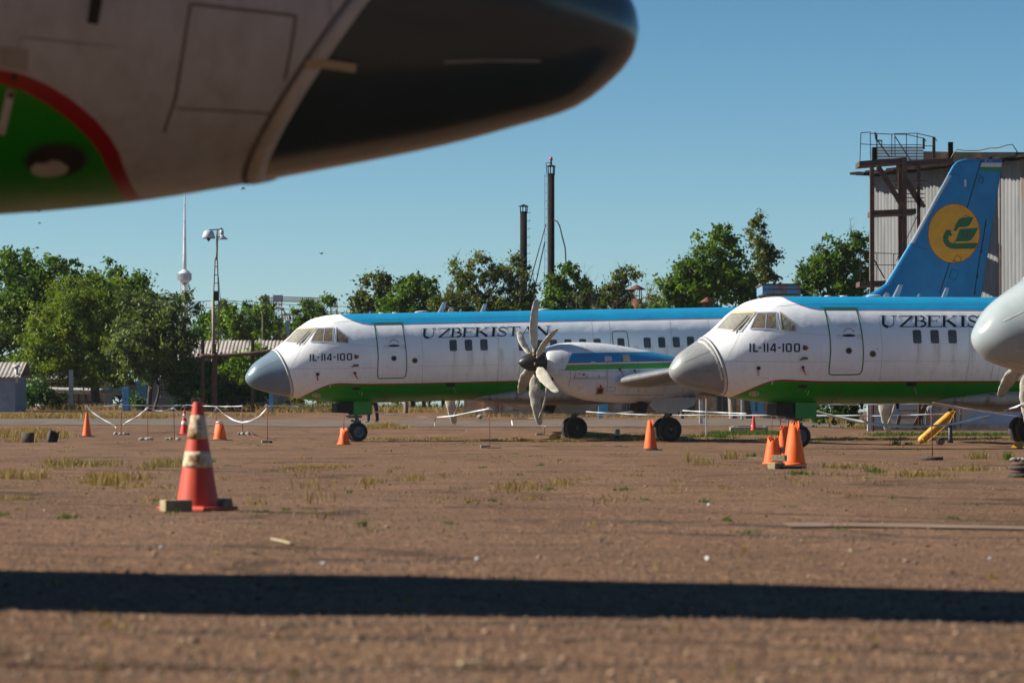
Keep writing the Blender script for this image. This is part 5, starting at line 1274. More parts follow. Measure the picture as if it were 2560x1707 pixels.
blades('weeds', mx, GM_MIX, 2, 'low olive weeds scattered over the apron')
gr = [(1500+i*60, 1091, 45, 1.0, 160, .16) for i in range(-1, 6)] + [(1800+i*35, 1086, 30, 1.2, 260, .2) for i in range(0, 6)] + [(2200+i*30, 1089, 30, 1.2, 170, .18) for i in range(0, 13)]
for px in range(700, 1250, 40): gr.append((px, 1024, 30, 2, 120, .5))
gr += [(2190, 1180, 25, .4, 150, .09), (2000, 1185, 30, .4, 150, .08), (2520, 1150, 12, .2, 120, .2), (2240, 1112, 10, .3, 60, .2), (1560, 1225, 25, .4, 60, .06), (1870, 1330, 40, .3, 60, .04), (65, 1085, 10, .2, 120, .3), (2270, 1112, 9, .2, 60, .14), (1880, 1140, 20, .3, 90, .1), (525, 1155, 14, .3, 120, .1), (1800, 1094, 14, .3, 90, .2), (2100, 1320, 26, .3, 40, .03)]
for _ in range(50): gr.append((rs.uniform(0, 2560), rs.uniform(1095, 1330), rs.uniform(6, 22), .3, int(rs.uniform(10, 50)), rs.uniform(.02, .06)))
blades('green_grass', gr, GM_GRN, 3, 'fresh green grass tufts near the wheels and walls')
# loose gravel (stuff) on the apron
def gravel():
    rs = np.random.RandomState(5); n = 22000
    ov = [Vector(v) for v in ((1, 0, 0), (-1, 0, 0), (0, 1, 0), (0, -1, 0), (0, 0, 1), (0, 0, -1))]; of = [(0, 2, 4), (2, 1, 4), (1, 3, 4), (3, 0, 4), (2, 0, 5), (1, 2, 5), (3, 1, 5), (0, 3, 5)]
    O = np.array([tuple(v) for v in ov])
    py = 1034+rs.uniform(0, 1, n)**1.3*640+40; px = rs.uniform(-40, 2600, n)
    V = np.zeros((n, 6, 3)); 
    for i in range(n):
        Y = .75*F/(py[i]-1034); x = (px[i]-1280)/F*Y; r = rs.uniform(.003, .008)*(1 if rs.uniform() < .97 else 2.0)
        V[i] = O*rs.uniform(.6, 1.2, (6, 1))*np.array([r*rs.uniform(1, 1.7), r, r*.6])+np.array([x, Y, gz(x, Y)+undul(x, Y)+r*.25])
    Fq = (np.array(of)[None]+(np.arange(n)*6)[:, None, None]).reshape(-1, 3)
    o = npmesh('gravel', V.reshape(-1, 3), Fq, leafmat('pebble', (.05, .033, .024), (.36, .25, .17), 0), None, np.repeat(rs.uniform(0, 1, n)**1.6, 8)); tag(o, 'loose pebbles scattered over the reddish apron', 'gravel', kind='stuff')
gravel()
# ------------------------------------------------------------ buildings
M['rust_steel'] = mat('rusty_steel', (.10, .050, .034), (.055, .032, .026), 3, .85, c3=(.16, .075, .04), s3=2.5, bump=.004, bscale=20)
M['chimney'] = mat('sooty_steel', (.016, .012, .011), (.009, .008, .008), 1.2, .95, c3=(.035, .021, .015), s3=.8, t3=(.5, .7), spec=.12)
M['corr'] = mat('weathered_corrugated_sheet', (.20, .21, .22), (.14, .146, .155), .7, .85, 0, c3=(.16, .125, .10), s3=.55, t3=(.58, .72), stretch=(3, 3, .5))
M['roof_ash'] = mat('asbestos_roof', (.34, .31, .28), (.24, .22, .20), 1.2, .9, c3=(.15, .13, .11), s3=.9)
M['whiteboard'] = mat('white_profiled_sheet', (.62, .64, .64), (.5, .5, .48), 2, .5, c3=(.25, .18, .13), s3=3, t3=(.62, .75))
M['peach'] = mat('peach_brick_wall', (.48, .32, .19), (.38, .24, .14), 2, .9, c3=(.56, .44, .30), s3=1.6, t3=(.52, .6), bump=.01, bscale=12)
M['plinth'] = mat('pale_plinth', (.45, .40, .33), (.3, .26, .21), 3, .9)
M['bluewall'] = mat('peeling_blue_plaster', (.30, .40, .60), (.25, .34, .52), 5, .9, c3=(.50, .43, .35), s3=1.3, t3=(.46, .53), detail=12)
M['skyblue'] = mat('sky_blue_paint', (.10, .40, .66), (.08, .32, .54), 3, .6, c3=(.40, .42, .40), s3=6, t3=(.62, .68))
M['whitewash'] = mat('white_post_paint', (.55, .58, .6), (.40, .40, .39), 5, .8)
M['hutgrey'] = mat('hut_blue_grey', (.26, .30, .37), (.21, .245, .30), 2, .8)
M['conc'] = mat('concrete', (.34, .31, .27), (.22, .20, .17), 3, .95, bump=.02, bscale=14)
M['brick'] = mat('weathered_brick', (.33, .27, .16), (.24, .19, .12), 12, .95, bump=.01, bscale=40)
M['brickhouse'] = mat('buff_brick', (.52, .34, .20), (.42, .27, .16), 6, .9)
M['wood'] = mat('old_wood', (.24, .19, .14), (.15, .12, .09), 4, .9, stretch=(1, 1, .2))
M['glassdark'] = mat('dusty_dark_glass', (.02, .03, .03), (.06, .08, .075), 1.5, .25)
M['farwhite'] = mat('tower_concrete', (.62, .63, .66), (.52, .54, .58), .03, .8)
M['fargrey'] = mat('tower_grey_steel', (.36, .40, .46), (.28, .32, .40), .05, .8)
M['cranered'] = mat('crane_red', (.50, .14, .16), (.46, .20, .22), .1, .8)
M['wire'] = mat('wire', (.05, .05, .055), None, 5, .7)
M['stone'] = mat('pale_stone', (.34, .31, .27), (.20, .18, .16), 9, .95, bump=.01, bscale=30)

def root_at(name, p, label, cat, group=None):
    r = empty(name, p); tag(r, label, cat, group); return r
def rel(mb, p):
    mb.v = [(x-p[0], y-p[1], z-p[2]) for x, y, z in mb.v]; return mb
def Pz(px, py, Y): return atY(px, py, Y)
def boxpx(mb, x0, x1, y0, y1, Y, dep, up=0):
    a, b = Pz(x0, y1, Y), Pz(x1, y0, Y)
    mb.box(((a.x+b.x)/2, Y+dep/2, (a.z+b.z)/2), (abs(b.x-a.x), dep, abs(b.z-a.z))); return mb
def corrugated(a, b, z0f, z1f, pitch=.26, amp=.06, seg=4):
    """wall of corrugated sheet from a to b (xy), heights z0f(t), z1f(t)"""
    a, b = Vector((a[0], a[1], 0)), Vector((b[0], b[1], 0)); L_ = (b-a).length; n = int(L_/pitch)*seg; d = (b-a)/L_; nm = Vector((d.y, -d.x, 0))
    V = []
    for i in range(n+1):
        t = i/n; p = a+(b-a)*t+nm*(amp*math.sin(2*math.pi*i/seg+.4))
        V += [(p.x, p.y, z0f(t)), (p.x, p.y, z1f(t))]
    return np.array(V), np.array([(2*i, 2*i+2, 2*i+3, 2*i+1) for i in range(n)])
# hangar at the right
HA = Pz(2174, 440, 150); HD = Vector((14.5, -28, 0)).normalized(); HLEN = 33
hp = Vector((HA.x, HA.y, gz(HA.x, HA.y)-.3))
hang = root_at('hangar', hp, 'tall weathered corrugated hangar at the right behind the blue tail fin', 'hangar')
hb = hp+HD*HLEN
V, Q = corrugated((hp.x, hp.y), (hb.x, hb.y), lambda t: hp.z, lambda t: HA.z-.05*math.sin(t*23)-.04*math.sin(t*71))
npmesh('wall', V-np.array(hp), Q, M['corr'], hang)
V, Q = corrugated((hp.x+9, hp.y+4.6), (hp.x, hp.y), lambda t: hp.z, lambda t: HA.z+.02)
npmesh('wall', V-np.array(hp), Q, M['corr'], hang)
mb = MB()   # jagged eave edge and flat roof
nrm = Vector((-28, -14.5, 0)).normalized()
for i in range(56):
    rnd_ = random.Random(i); p = hp+HD*(HLEN*(i+.5)/56); p.z = HA.z+.03+rnd_.uniform(-.04, .05)
    mb.box(p+nrm*(.42+rnd_.uniform(-.06, .12)), (.62, .95+rnd_.uniform(0, .3), .09+rnd_.uniform(0, .05)), rz=math.atan2(HD.y, HD.x))
rel(mb, hp).build('eave', M['chimney'], hang)
mb = MB(); bk = -nrm
c = [hp+bk*.1, hb+bk*.1, hb+bk*9, hp+bk*9]
mb.add([Vector((p.x, p.y, HA.z+.05)) for p in c]+[Vector((p.x, p.y, HA.z+.12+(.05 if i > 1 else 0))) for i, p in enumerate(c)], [(3, 2, 1, 0), (4, 5, 6, 7), (0, 1, 5, 4), (1, 2, 6, 5), (2, 3, 7, 6), (3, 0, 4, 7)]); rel(mb, hp).build('roof', M['chimney'], hang)
mb = MB()
for t0, t1, h0, h1 in ((.10, .20, .88, .62), (.20, .36, .62, .26), (.36, 1.0, .26, .1)):
    p0, p1 = hp+HD*(HLEN*t0)+bk*.6, hp+HD*(HLEN*t1)+bk*.6
    q = [Vector((p0.x, p0.y, HA.z)), Vector((p1.x, p1.y, HA.z)), Vector((p1.x, p1.y, HA.z+h1)), Vector((p0.x, p0.y, HA.z+h0))]
    mb.add(q+[v+bk*.3 for v in q], [(0, 1, 2, 3), (7, 6, 5, 4), (0, 4, 5, 1), (1, 5, 6, 2), (2, 6, 7, 3), (3, 7, 4, 0)])
rel(mb, hp).build('parapet', M['chimney'], hang)
for px in (2500, 2547):   # vertical seams and the pale strip
    pass
for t, w, m in ((.56, .10, 'rust_steel'), (.70, .30, 'whitewash'), (.30, .06, 'rust_steel'), (.82, .08, 'rust_steel')):
    mb = MB(); p = hp+HD*(HLEN*t)+nrm*.07; mb.box((p.x, p.y, (HA.z+hp.z)/2-.1), (w, .04, HA.z-hp.z-.5), rz=math.atan2(HD.y, HD.x)); rel(mb, hp).build('wall_strip', M[m], hang)
# access gantry in front of the hangar corner (rusty platforms, railings, stair)
GY = 141.5
Z5p = lambda x, y, Y=GY: atY(2100+x/3.409, 300+y/3.409, Y)
gx0 = Z5p(272, 1500); gfoot = Vector((gx0.x, GY, gz(gx0.x, GY)))
gan = root_at('access_gantry', gfoot, 'rusty steel access gantry with platforms and stairs at the hangar corner', 'gantry')
def pline(nm, segs, w, m='rust_steel', dep=0):
    mb = MB()
    for a, b in segs:
        A, B = Z5p(*a), Z5p(*b); A.y += dep; B.y += dep; mb.bar(A, B, w)
    return rel(mb, gfoot).build(nm, M[m], gan)
for x, y0 in ((272, 385), (550, 320), (670, 360)):
    for dep in ((0,) if x != 550 else (0, 1.6)):
        A, B = Z5p(x, y0), Z5p(x, 1500); mb = MB(); mb.bar((A.x, A.y+dep, A.z), (B.x, B.y+dep, gfoot.z), .17 if x < 600 else .13); rel(mb, gfoot).build('post', M['rust_steel'], gan)
def deck(x0, x1, ya, yb, dep, nm='platform'):
    A, B = Z5p(x0, ya), Z5p(x1, yb); mb = MB(); h = .21
    q = [A, B, B-Vector((0, 0, h)), A-Vector((0, 0, h))]
    mb.add(q+[v+Vector((0, dep, 0)) for v in q], [(0, 1, 2, 3), (7, 6, 5, 4), (0, 4, 5, 1), (1, 5, 6, 2), (2, 6, 7, 3), (3, 7, 4, 0)])
    return rel(mb, gfoot).build(nm, M['rust_steel'], gan)
deck(165, 560, 352, 320, 1.6); deck(268, 650, 772, 755, 1.6); deck(168, 392, 1376, 1368, 1.6); deck(560, 960, 350, 325, 1.5)
pline('brace', [((325, 400), (540, 745)), ], .2); pline('brace', [((470, 355), (560, 500))], .12); pline('brace', [((468, 140), (690, 480))], .04); pline('brace', [((290, 1190), (380, 1350))], .05); pline('brace', [((660, 815), (480, 1200))], .03)
pline('stair', [((565, 500), (722, 745)), ((540, 505), (690, 745))], .13)
pline('stair', [((300, 150), (425, 320))], .05)
pline('ladder', [((470, y), (720, y)) for y in (550, 590, 630, 665, 695)]+[((480, 400), (480, 520)), ((445, 520), (760, 520))], .035)
pline('railing', [((178, 110), (170, 350)), ((257, 104), (262, 340)), ((316, 118), (316, 330)), ((441, 120), (441, 320)), ((467, 112), (470, 315)), ((566, 125), (567, 320)), ((658, 115), (654, 345)), ((178, 112), (258, 104)), ((258, 115), (441, 123)), ((441, 123), (568, 125)), ((467, 119), (658, 114)), ((178, 206), (300, 212)), ((300, 212), (440, 214)), ((568, 125), (716, 158)), ((658, 115), (800, 148)), ((716, 158), (735, 184)), ((800, 148), (828, 180)), ((440, 214), (700, 212)), ((720, 222), (800, 224))], .03)
pline('railing', [((175, 1130), (175, 1370)), ((315, 1130), (312, 1370)), ((455, 1140), (455, 1370)), ((175, 1130), (500, 1140)), ((175, 1233), (480, 1237))], .03)
pline('post', [((713, 158), (713, 250))], .09); pline('post', [((800, 148), (800, 330))], .12)
mb = MB(); 
for k in range(5):
    y0 = 225+k*25; A, B = Z5p(310, y0+24, GY+1.2), Z5p(710, y0+2, GY+1.2); mb.box(((A.x+B.x)/2, GY+1.2+(.03 if k % 2 else 0), (A.z+B.z)/2), (B.x-A.x, .05, abs(A.z-B.z)*.86))
rel(mb, gfoot).build('profiled_panel', M['whiteboard'], gan)
mb = MB(); A, B = Z5p(274, 340, GY+1.3), Z5p(308, 235, GY+1.3); mb.box(((A.x+B.x)/2, GY+1.3, (A.z+B.z)/2), (B.x-A.x, .4, B.z-A.z)); rel(mb, gfoot).build('panel_post', M['chimney'], gan)
# chair standing on the top platform
A = Z5p(338, 232, GY+.6); ch = root_at('chair', A, 'small black chair left on the top gantry platform', 'chair'); ch.scale = (.62, .62, .62)
mb = MB(); mb.box((-.04, 0, .44), (.40, .40, .06), bev=.015); mb.build('seat', M['black'], ch)
mb = MB(); mb.box((-.26, 0, .72), (.10, .40, .55), ry=-.18, bev=.02); mb.build('backrest', M['black'], ch)
for x in (-.2, .14):
    for y in (-.16, .16): mb = MB(); mb.tube([(x, y, .0), (x, y, .43)], .018, 6); mb.build('leg', M['black'], ch)
# stub posts and cable on the hangar roof
for x in (935, 950):
    A = Z5p(x, 330, 142); B = Z5p(x, 190, 142); mb = MB(); mb.bar((0, 0, 0), (0, 0, B.z-A.z), .13); o = mb.build('roof_post', M['chimney']); o.location = A
    tag(o, ('left' if x == 935 else 'right')+' one of two short dark posts standing up from the hangar roof', 'post', 'stub posts on the hangar roof')
mb = MB(); pts = [Z5p(x, y, 141) for x, y in ((945, 325), (970, 280), (1000, 252), (1060, 262), (1180, 262), (1280, 240), (1350, 238), (1420, 215), (1470, 210), (1500, 255), (1535, 320), (1568, 325))]
mb.tube(pts, .022, 5); o = rel(mb, pts[0]).build('cable', M['wood']); o.location = pts[0]; tag(o, 'pale loose cable looping along the hangar roof edge', 'cable')
# blue plaster wall behind the right airliner
wp = gxY(2172, 128); wl_ = root_at('blue_wall', wp, 'low wall of peeling pale blue plaster behind the right airliner', 'wall')
mb = MB(); mb.box((5.5, .3, 1.25), (11.0, .3, 2.7)); mb.build('wall', M['bluewall'], wl_)
mb = MB(); mb.box((5.5, .12, .02), (11.1, .16, .42)); mb.build('plinth', M['plinth'], wl_)
for i, (x0, m, w) in enumerate(((0.12, 'rust_steel', .09), (2.0, 'wire', .04))): mb = MB(); mb.box((x0, -.02, 1.3), (w, .1, 2.8)); mb.build('wall_post', M[m], wl_)
def leaner(name, pts, w, m, label, Y, th=.05, cat='beam'):
    P_ = [atY(x, y, Y) for x, y in pts]; mb = MB()
    if len(pts) == 2: mb.bar(P_[0], P_[1], w)
    else:
        mb.add(P_+[p+Vector((0, th, 0)) for p in P_], [tuple(range(len(P_))), tuple(range(2*len(P_)-1, len(P_)-1, -1))]+[(i, (i+1) % len(P_), len(P_)+(i+1) % len(P_), len(P_)+i) for i in range(len(P_))])
    o = rel(mb, P_[0]).build(name, M[m]); o.location = P_[0]; tag(o, label, cat, None); return o
q = lambda x, y: (2180+x/6.19, 960+y/6.19)
leaner('leaning_beam', [q(838, 310), q(640, 690)], .17, 'rust_steel', 'rusty beam leaning against the blue wall left of the yellow cylinder', 127.3)
leaner('leaning_beam', [q(435, 470), q(380, 690)], .12, 'rust_steel', 'short rusty beam leaning behind the covered propeller blade', 127.3)
leaner('leaning_beam', [q(735, 300), q(735, 640)], .10, 'rust_steel', 'upright rusty beam beside the leaning beam at the blue wall', 127.2)
leaner('leaning_panel', [q(830, 310), q(1110, 310), q(1000, 640), q(825, 660)], .1, 'conc', 'weathered grey board leaning on the blue wall behind the yellow cylinder', 127.4, cat='board')
leaner('steel_mesh', [q(400, 410), q(710, 410)], .03, 'wire', 'dark rod running across the blue wall behind the propeller blade, upper one', 127.5, cat='rod')
leaner('steel_mesh', [q(400, 520), q(710, 515)], .03, 'wire', 'dark rod running across the blue wall behind the propeller blade, lower one', 127.5, cat='rod')
leaner('thin_post', [q(1372, 370), q(1372, 670)], .06, 'wood', 'thin post standing right of the yellow cylinder against the blue wall', 127.4, cat='post')
leaner('thin_post', [q(1285, 350), q(1280, 690)], .10, 'wood', 'brownish post just left of the thin post at the blue wall', 127.3, cat='post')
# white concrete post at the corner of the blue wall
for px, top, Y, m, w, lb in ((2172, 1000, 126.5, 'whitewash', .13, 'pale concrete post at the left corner of the blue wall'), (2182, 1000, 126.3, 'rust_steel', .07, 'dark steel post beside the pale concrete post'), (1752, 1000, 140, 'whitewash', .14, 'white post in front of the peach building left of the right airliner nose'), (1855, 1000, 147, 'whitewash', .1, 'narrow white post between the two leaning tree trunks'), (678, 980, 171, 'skyblue', .2, 'pale blue post standing under the middle airliner nose cone'), (1500, 1006, 152, 'skyblue', .16, 'light blue post in front of the peach building behind the main gear'), (1121, 1000, 165, 'whitewash', .07, 'thin whitish post beside the far propeller blade'), (1766, 998, 118, 'whitewash', .05, 'thin white stake just left of the right airliner nose'), (2375, 1015, 104, 'black', .12, 'black rubber post right of the yellow cylinder cart')):
    p = gxY(px, Y); h = max(.6, atY(px, top, Y).z-p.z)+.0; mb = MB()
    if m == 'black': mb.tube([(0, 0, 0), (0, 0, .12), (0, 0, h)], [.10, .07, .055], 10)
    else: mb.box((0, 0, h/2-.1), (w, w, h+.2), bev=.01); mb.box((0, 0, h+.02), (w*1.15, w*1.15, .04))
    o = mb.build('post', M[m]); o.location = p; tag(o, lb, 'post')
# peach brick building in the middle, seen below the aircraft
bp0 = gxY(1160, 157); bl_ = root_at('brick_building', bp0, 'long low peach brick building glimpsed beneath the aircraft', 'building')
bw = gxY(2010, 157).x-bp0.x
mb = MB(); mb.box((bw/2, 2.5, 1.4), (bw, 5, 3.0)); mb.build('wall', M['peach'], bl_)
mb = MB(); mb.box((bw/2, 2.5, 3.0), (bw+.6, 5.6, .16)); mb.build('roof', M['roof_ash'], bl_)
mb = MB(); mb.box((bw/2, -.03, .08), (bw, .08, .30)); mb.build('plinth', M['plinth'], bl_)
s_ = F/157
for x0, x1 in ((1682, 1738), (1792, 1832), (1388, 1430), (1560, 1580)):
    a, b = (x0-1160)/s_, (x1-1160)/s_; mb = MB(); mb.box(((a+b)/2, -.02, 1.25), (b-a, .1, 2.1)); w = mb.build('window', M['glassdark'], bl_)
    for k in range(4): mb = MB(); mb.box((a+(b-a)*k/3, -.09, 1.25), (.05, .04, 2.1)); mb.build('window_bar', M['wood'], w)
for x0, x1 in ((1496, 1520), (1868, 1888), (1893, 1909)):
    a, b = (x0-1160)/s_, (x1-1160)/s_; mb = MB(); mb.box(((a+b)/2, -.06, 1.0), (b-a, .08, 2.2)); mb.build('door', M['skyblue'], bl_)
for x0, x1 in ((1532, 1556), (1585, 1608)):
    a, b = (x0-1160)/s_, (x1-1160)/s_; mb = MB(); mb.box(((a+b)/2, -.05, 1.0), (b-a, .08, 2.2)); mb.build('shutter', M['conc'], bl_)
for x0 in (1216, 1248, 1345, 1470, 1645, 1670, 1760, 1845, 1935):
    a = (x0-1160)/s_; mb = MB(); mb.box((a, -.1, 1.3), (.16, .12, 2.7)); mb.build('pilaster', M['peach'], bl_)
mb = MB()
for k in range(2): mb.bar(((1240+k*6-1160)/s_, -.15, .2), ((1240+k*6-1160)/s_, -.15, 3), .03)
for k in range(7): mb.bar(((1240-1160)/s_, -.15, .4+k*.3), ((1246-1160)/s_, -.15, .4+k*.3), .02)
mb.build('wall_ladder', M['wire'], bl_)
# concrete rubble heap with tangled rods
rp = gp(1282, 1040); rb = root_at('rubble_heap', rp, 'heap of pale broken concrete and bent rods behind the propeller', 'rubble heap')
rnd = random.Random(4)
for k in range(22):
    mb = MB(); mb.rock((rnd.gauss(0, .42), rnd.uniform(-.3, .3), .06+rnd.random()*.28*max(0, 1-abs(rnd.gauss(0, .5)))), rnd.uniform(.08, .17), k, .7); mb.build('chunk', M['stone'], rb)
mb = MB()
for k in range(9):
    x = rnd.uniform(-.5, .4); mb.tube([(x, -.2, .05), (x+rnd.uniform(-.1, .1), -.2, .45), (x+rnd.uniform(0, .5), -.15, .5+rnd.random()*.15), (x+rnd.uniform(.1, .6), -.2, .1)], .012, 5)
mb.build('bent_rods', M['whitewash'], rb)
# sheds on the left
def shed(name, label, px0, px1, Y, base_py, eave_py, ridge_py, m_wall, m_roof, dep=4.5, over=.35, skew=0):
    z0 = gxY((px0+px1)/2, Y).z; a, b = atY(px0, eave_py, Y), atY(px1, eave_py, Y); p = Vector((a.x, Y, z0-.2)); r = root_at(name, p, label, 'shed')
    w = b.x-a.x; h = a.z-p.z; rz_ = atY(px0, ridge_py, Y+dep/2).z-p.z
    mb = MB(); mb.box((w/2, dep/2, h/2), (w, dep, h)); mb.build('wall', M[m_wall], r)
    n = int((w+2*over)/.2)*4; V = []; 
    for i in range(n+1):
        x = -over+(w+2*over)*i/n; o = .03*math.sin(i*math.pi/2+.3)
        V += [(x, -over, h-.05+o), (x+skew, dep/2, rz_+o), (x, dep+over, h-.05+o)]
    V = np.array(V); Q = np.array([(3*i+j, 3*i+3+j, 3*i+4+j, 3*i+1+j) for i in range(n) for j in (0, 1)])
    npmesh('roof', V, Q, M[m_roof], r)
    return r, w, h
r_, w_, h_ = shed('shed', 'long dark shed with a pale corrugated roof, behind the lamp mast', 452, 700, 187, 1018, 889, 851, 'conc', 'roof_ash', 4.5)
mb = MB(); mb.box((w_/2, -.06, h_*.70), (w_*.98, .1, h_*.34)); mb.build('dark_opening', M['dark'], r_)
r_, w_, h_ = shed('shed', 'broken pale corrugated shed roof glimpsed through the feathery tree', 110, 260, 190, 1018, 945, 915, 'plinth', 'roof_ash', 4)
mb = MB()
for k in range(9): mb.bar((w_*k/9+.1, -.12, .2), (w_*k/9+.1, -.12, h_), .10)
for k in range(4): mb.bar((0, -.14, .5+k*.5), (w_, -.14, .5+k*.5), .06)
mb.build('lattice_front', M['rust_steel'], r_)
r_, w_, h_ = shed('hut', 'blue-grey hut cut by the left edge with a pale corrugated roof', -60, 38, 172, 1018, 940, 905, 'hutgrey', 'roof_ash', 4, .3); r_['category'] = 'hut'
mb = MB(); x = w_+.05; mb.tube([(x, .1, h_-.35), (x, .1, h_+.45)], .09, 10); mb.lathe([(.22, 0), (.14, .1), (0, .16)], (x, .1, h_+.45), 12); mb.build('vent_pipe', M['whitewash'], r_)
mb = MB(); mb.box((w_-.55, -.03, 1.0), (.28, .04, .3)); mb.build('meter_box', M['hutgrey'], r_)
# gable-ended brick house
Y = 205; p = gxY(672, Y); hz0 = p.z; a, b = atY(664, 868, Y), atY(742, 868, Y); w = b.x-a.x; pk = atY(706, 823, Y).z; hs = root_at('brick_house', Vector((a.x, Y, hz0)), 'small buff brick gable above the end of the corrugated shed roof', 'house')
mb = MB(); h = a.z-hz0; H = pk-hz0
v = [(0, 0, 0), (w, 0, 0), (w, 0, h), (w*.55, 0, H), (0, 0, h-.15)]; mb.add([Vector(q) for q in v]+[Vector((q[0], 5, q[2])) for q in v], [(0, 1, 2, 3, 4), (9, 8, 7, 6, 5)]+[(i, (i+1) % 5, 5+(i+1) % 5, 5+i) for i in range(5)]); mb.build('wall', M['brickhouse'], hs)
mb = MB()
for s0, s1 in (((-.25, h-.30), (w*.55, H+.06)), ((w*.55, H+.06), (w+.25, h-.08))):
    q = [Vector((s0[0], -.3, s0[1])), Vector((s1[0], -.3, s1[1])), Vector((s1[0], 5.2, s1[1])), Vector((s0[0], 5.2, s0[1]))]
    mb.add(q+[u+Vector((0, 0, .1)) for u in q], [(3, 2, 1, 0), (4, 5, 6, 7), (0, 1, 5, 4), (1, 2, 6, 5), (2, 3, 7, 6), (3, 0, 4, 7)])
mb.build('roof', M['roof_ash'], hs)
mb = MB()
for k in range(6): t = k*.09; mb.bar((.15+t*2.2, -.05, h-.12+k*.0), (w*.45+t*.4, -.05, H-.28-k*.10), .035)
mb.build('gable_slats', M['wood'], hs)
# blue rooftop behind the right airliner
Y = 165; a, b = atY(1905, 735, Y), atY(2000, 713, Y); p = Vector((a.x, Y, gz(a.x, Y))); rf = root_at('rooftop_cabin', p, 'pale building top with a rusty blue parapet above the right airliner nose', 'building')
mb = MB(); mb.box(((b.x-a.x)/2+.1, 2, (a.z-p.z)/2-.05), (b.x-a.x-.3, 4, a.z-p.z)); mb.build('wall', M['plinth'], rf)
M['bluerust'] = mat('rusty_blue_panel', (.10, .34, .58), (.08, .28, .48), 2, .6, c3=(.30, .15, .09), s3=2.2, t3=(.5, .58), stretch=(1.5, 1, .5))
mb = MB(); mb.box(((b.x-a.x)/2, 1.9, (a.z+b.z)/2-p.z), (b.x-a.x, 4.4, b.z-a.z)); f_ = mb.build('parapet', M['bluerust'], rf)
mb = MB(); mb.box(((b.x-a.x)/2, 1.9, b.z-p.z+.03), (b.x-a.x+.1, 4.6, .07)); mb.box(((b.x-a.x)/2, -.32, (a.z+b.z)/2-p.z), (b.x-a.x, .03, .04)); mb.build('coping', M['rust_steel'], f_)
# cabinets behind the grey-green tree
for nm, x0, x1, y0, m, lb in (('metal_cabinet', 306, 322, 968, 'skyblue', 'small light blue cabinet, left one of the two, with planks on top'), ('metal_cabinet', 340, 367, 952, 'skyblue', 'taller light blue cabinet behind the tree trunk'), ('metal_container', 372, 432, 948, 'hutgrey', 'shaded grey metal container right of the blue cabinets')):
    Y = 174.6 if x0 < 330 else 178; p = gxY((x0+x1)/2, Y); w = (x1-x0)*Y/F; h = atY(x0, y0, Y).z-p.z; r = root_at(nm, p, lb, 'cabinet' if m == 'skyblue' else 'container')
    mb = MB(); mb.box((0, .5, h/2-.05), (w, 1.0, h+.1), bev=.01); mb.build('body', M[m], r)
    for k in (-1, 1): mb = MB(); mb.box((k*w*.25, -.015, h/2), (w*.46, .03, h*.94)); d = mb.build('door', M[m], r)
    mb = MB(); mb.box((w*.04, -.045, h*.5), (.03, .03, .14)); mb.build('handle', M['dark'], d)
rnd = random.Random(8)
for k in range(4):
    a, b = atY(305+k*3, 958+k*4, 177.4), atY(342, 966+k*3, 177.4); mb = MB(); mb.bar((0, 0, 0), b-a, .06); o = mb.build('plank', M['wood']); o.location = a+Vector((0, k*.12, 0))
    tag(o, 'weathered plank in the loose bundle lying over the small blue cabinet', 'plank', 'planks over the small blue cabinet')
# pipes and pipe trestle
for i, (px, top, w) in enumerate(((507, 851, .16), (535, 860, .2), (632, 850, .16))):
    Y = 172; p = gxY(px, Y); h = atY(px, top, Y).z-p.z; r = root_at('pipe_support', p, ('leftmost dark rusty post of the pipe trestle', 'thick rusty trestle post right under the lamp mast', 'rusty trestle post next to the airliner nose')[i], 'post', 'rusty posts of the overhead pipe')
    mb = MB(); mb.box((0, 0, h/2), (w, w, h)); mb.build('column', M['rust_steel'], r)
    mb = MB(); mb.box((0, 0, h*.80), (.55, .3, .1)); mb.build('cross_arm', M['rust_steel'], r)
    mb = MB(); mb.bar((0, 0, h*.35), (.5, 0, h*.55), .05); mb.build('stay', M['rust_steel'], r)
pts = [atY(x, y, 171.7) for x, y in ((500, 889), (510, 890), (560, 889), (630, 884), (690, 875), (760, 868))]
mb = MB(); mb.tube(pts, .10, 10); o = rel(mb, pts[0]).build('overhead_pipe', M['rust_steel']); o.location = pts[0]; tag(o, 'rusty overhead pipe crossing in front of the corrugated shed roof', 'pipe')
pts = [atY(x, y, 183) for x, y in ((38, 975), (120, 975), (230, 978), (330, 982))]
mb = MB(); mb.tube(pts, .16, 12); o = rel(mb, pts[0]).build('ground_pipe', M['whitewash']); o.location = pts[0]; tag(o, 'thick pale pipe running low behind the shrub at left', 'pipe')
pts = [atY(x, y, 182) for x, y in ((38, 955), (120, 958), (230, 963))]
mb = MB(); mb.tube(pts, .07, 10); o = rel(mb, pts[0]).build('ground_pipe', M['dark']); o.location = pts[0]; tag(o, 'dark pipe above the thick pale pipe at left', 'pipe')
p = gxY(178, 180); mb = MB(); mb.box((0, 0, 1), (.22, .22, 2.2)); o = mb.build('post', M['whitewash']); o.location = p; tag(o, 'whitewashed flaking post under the feathery tree', 'post')
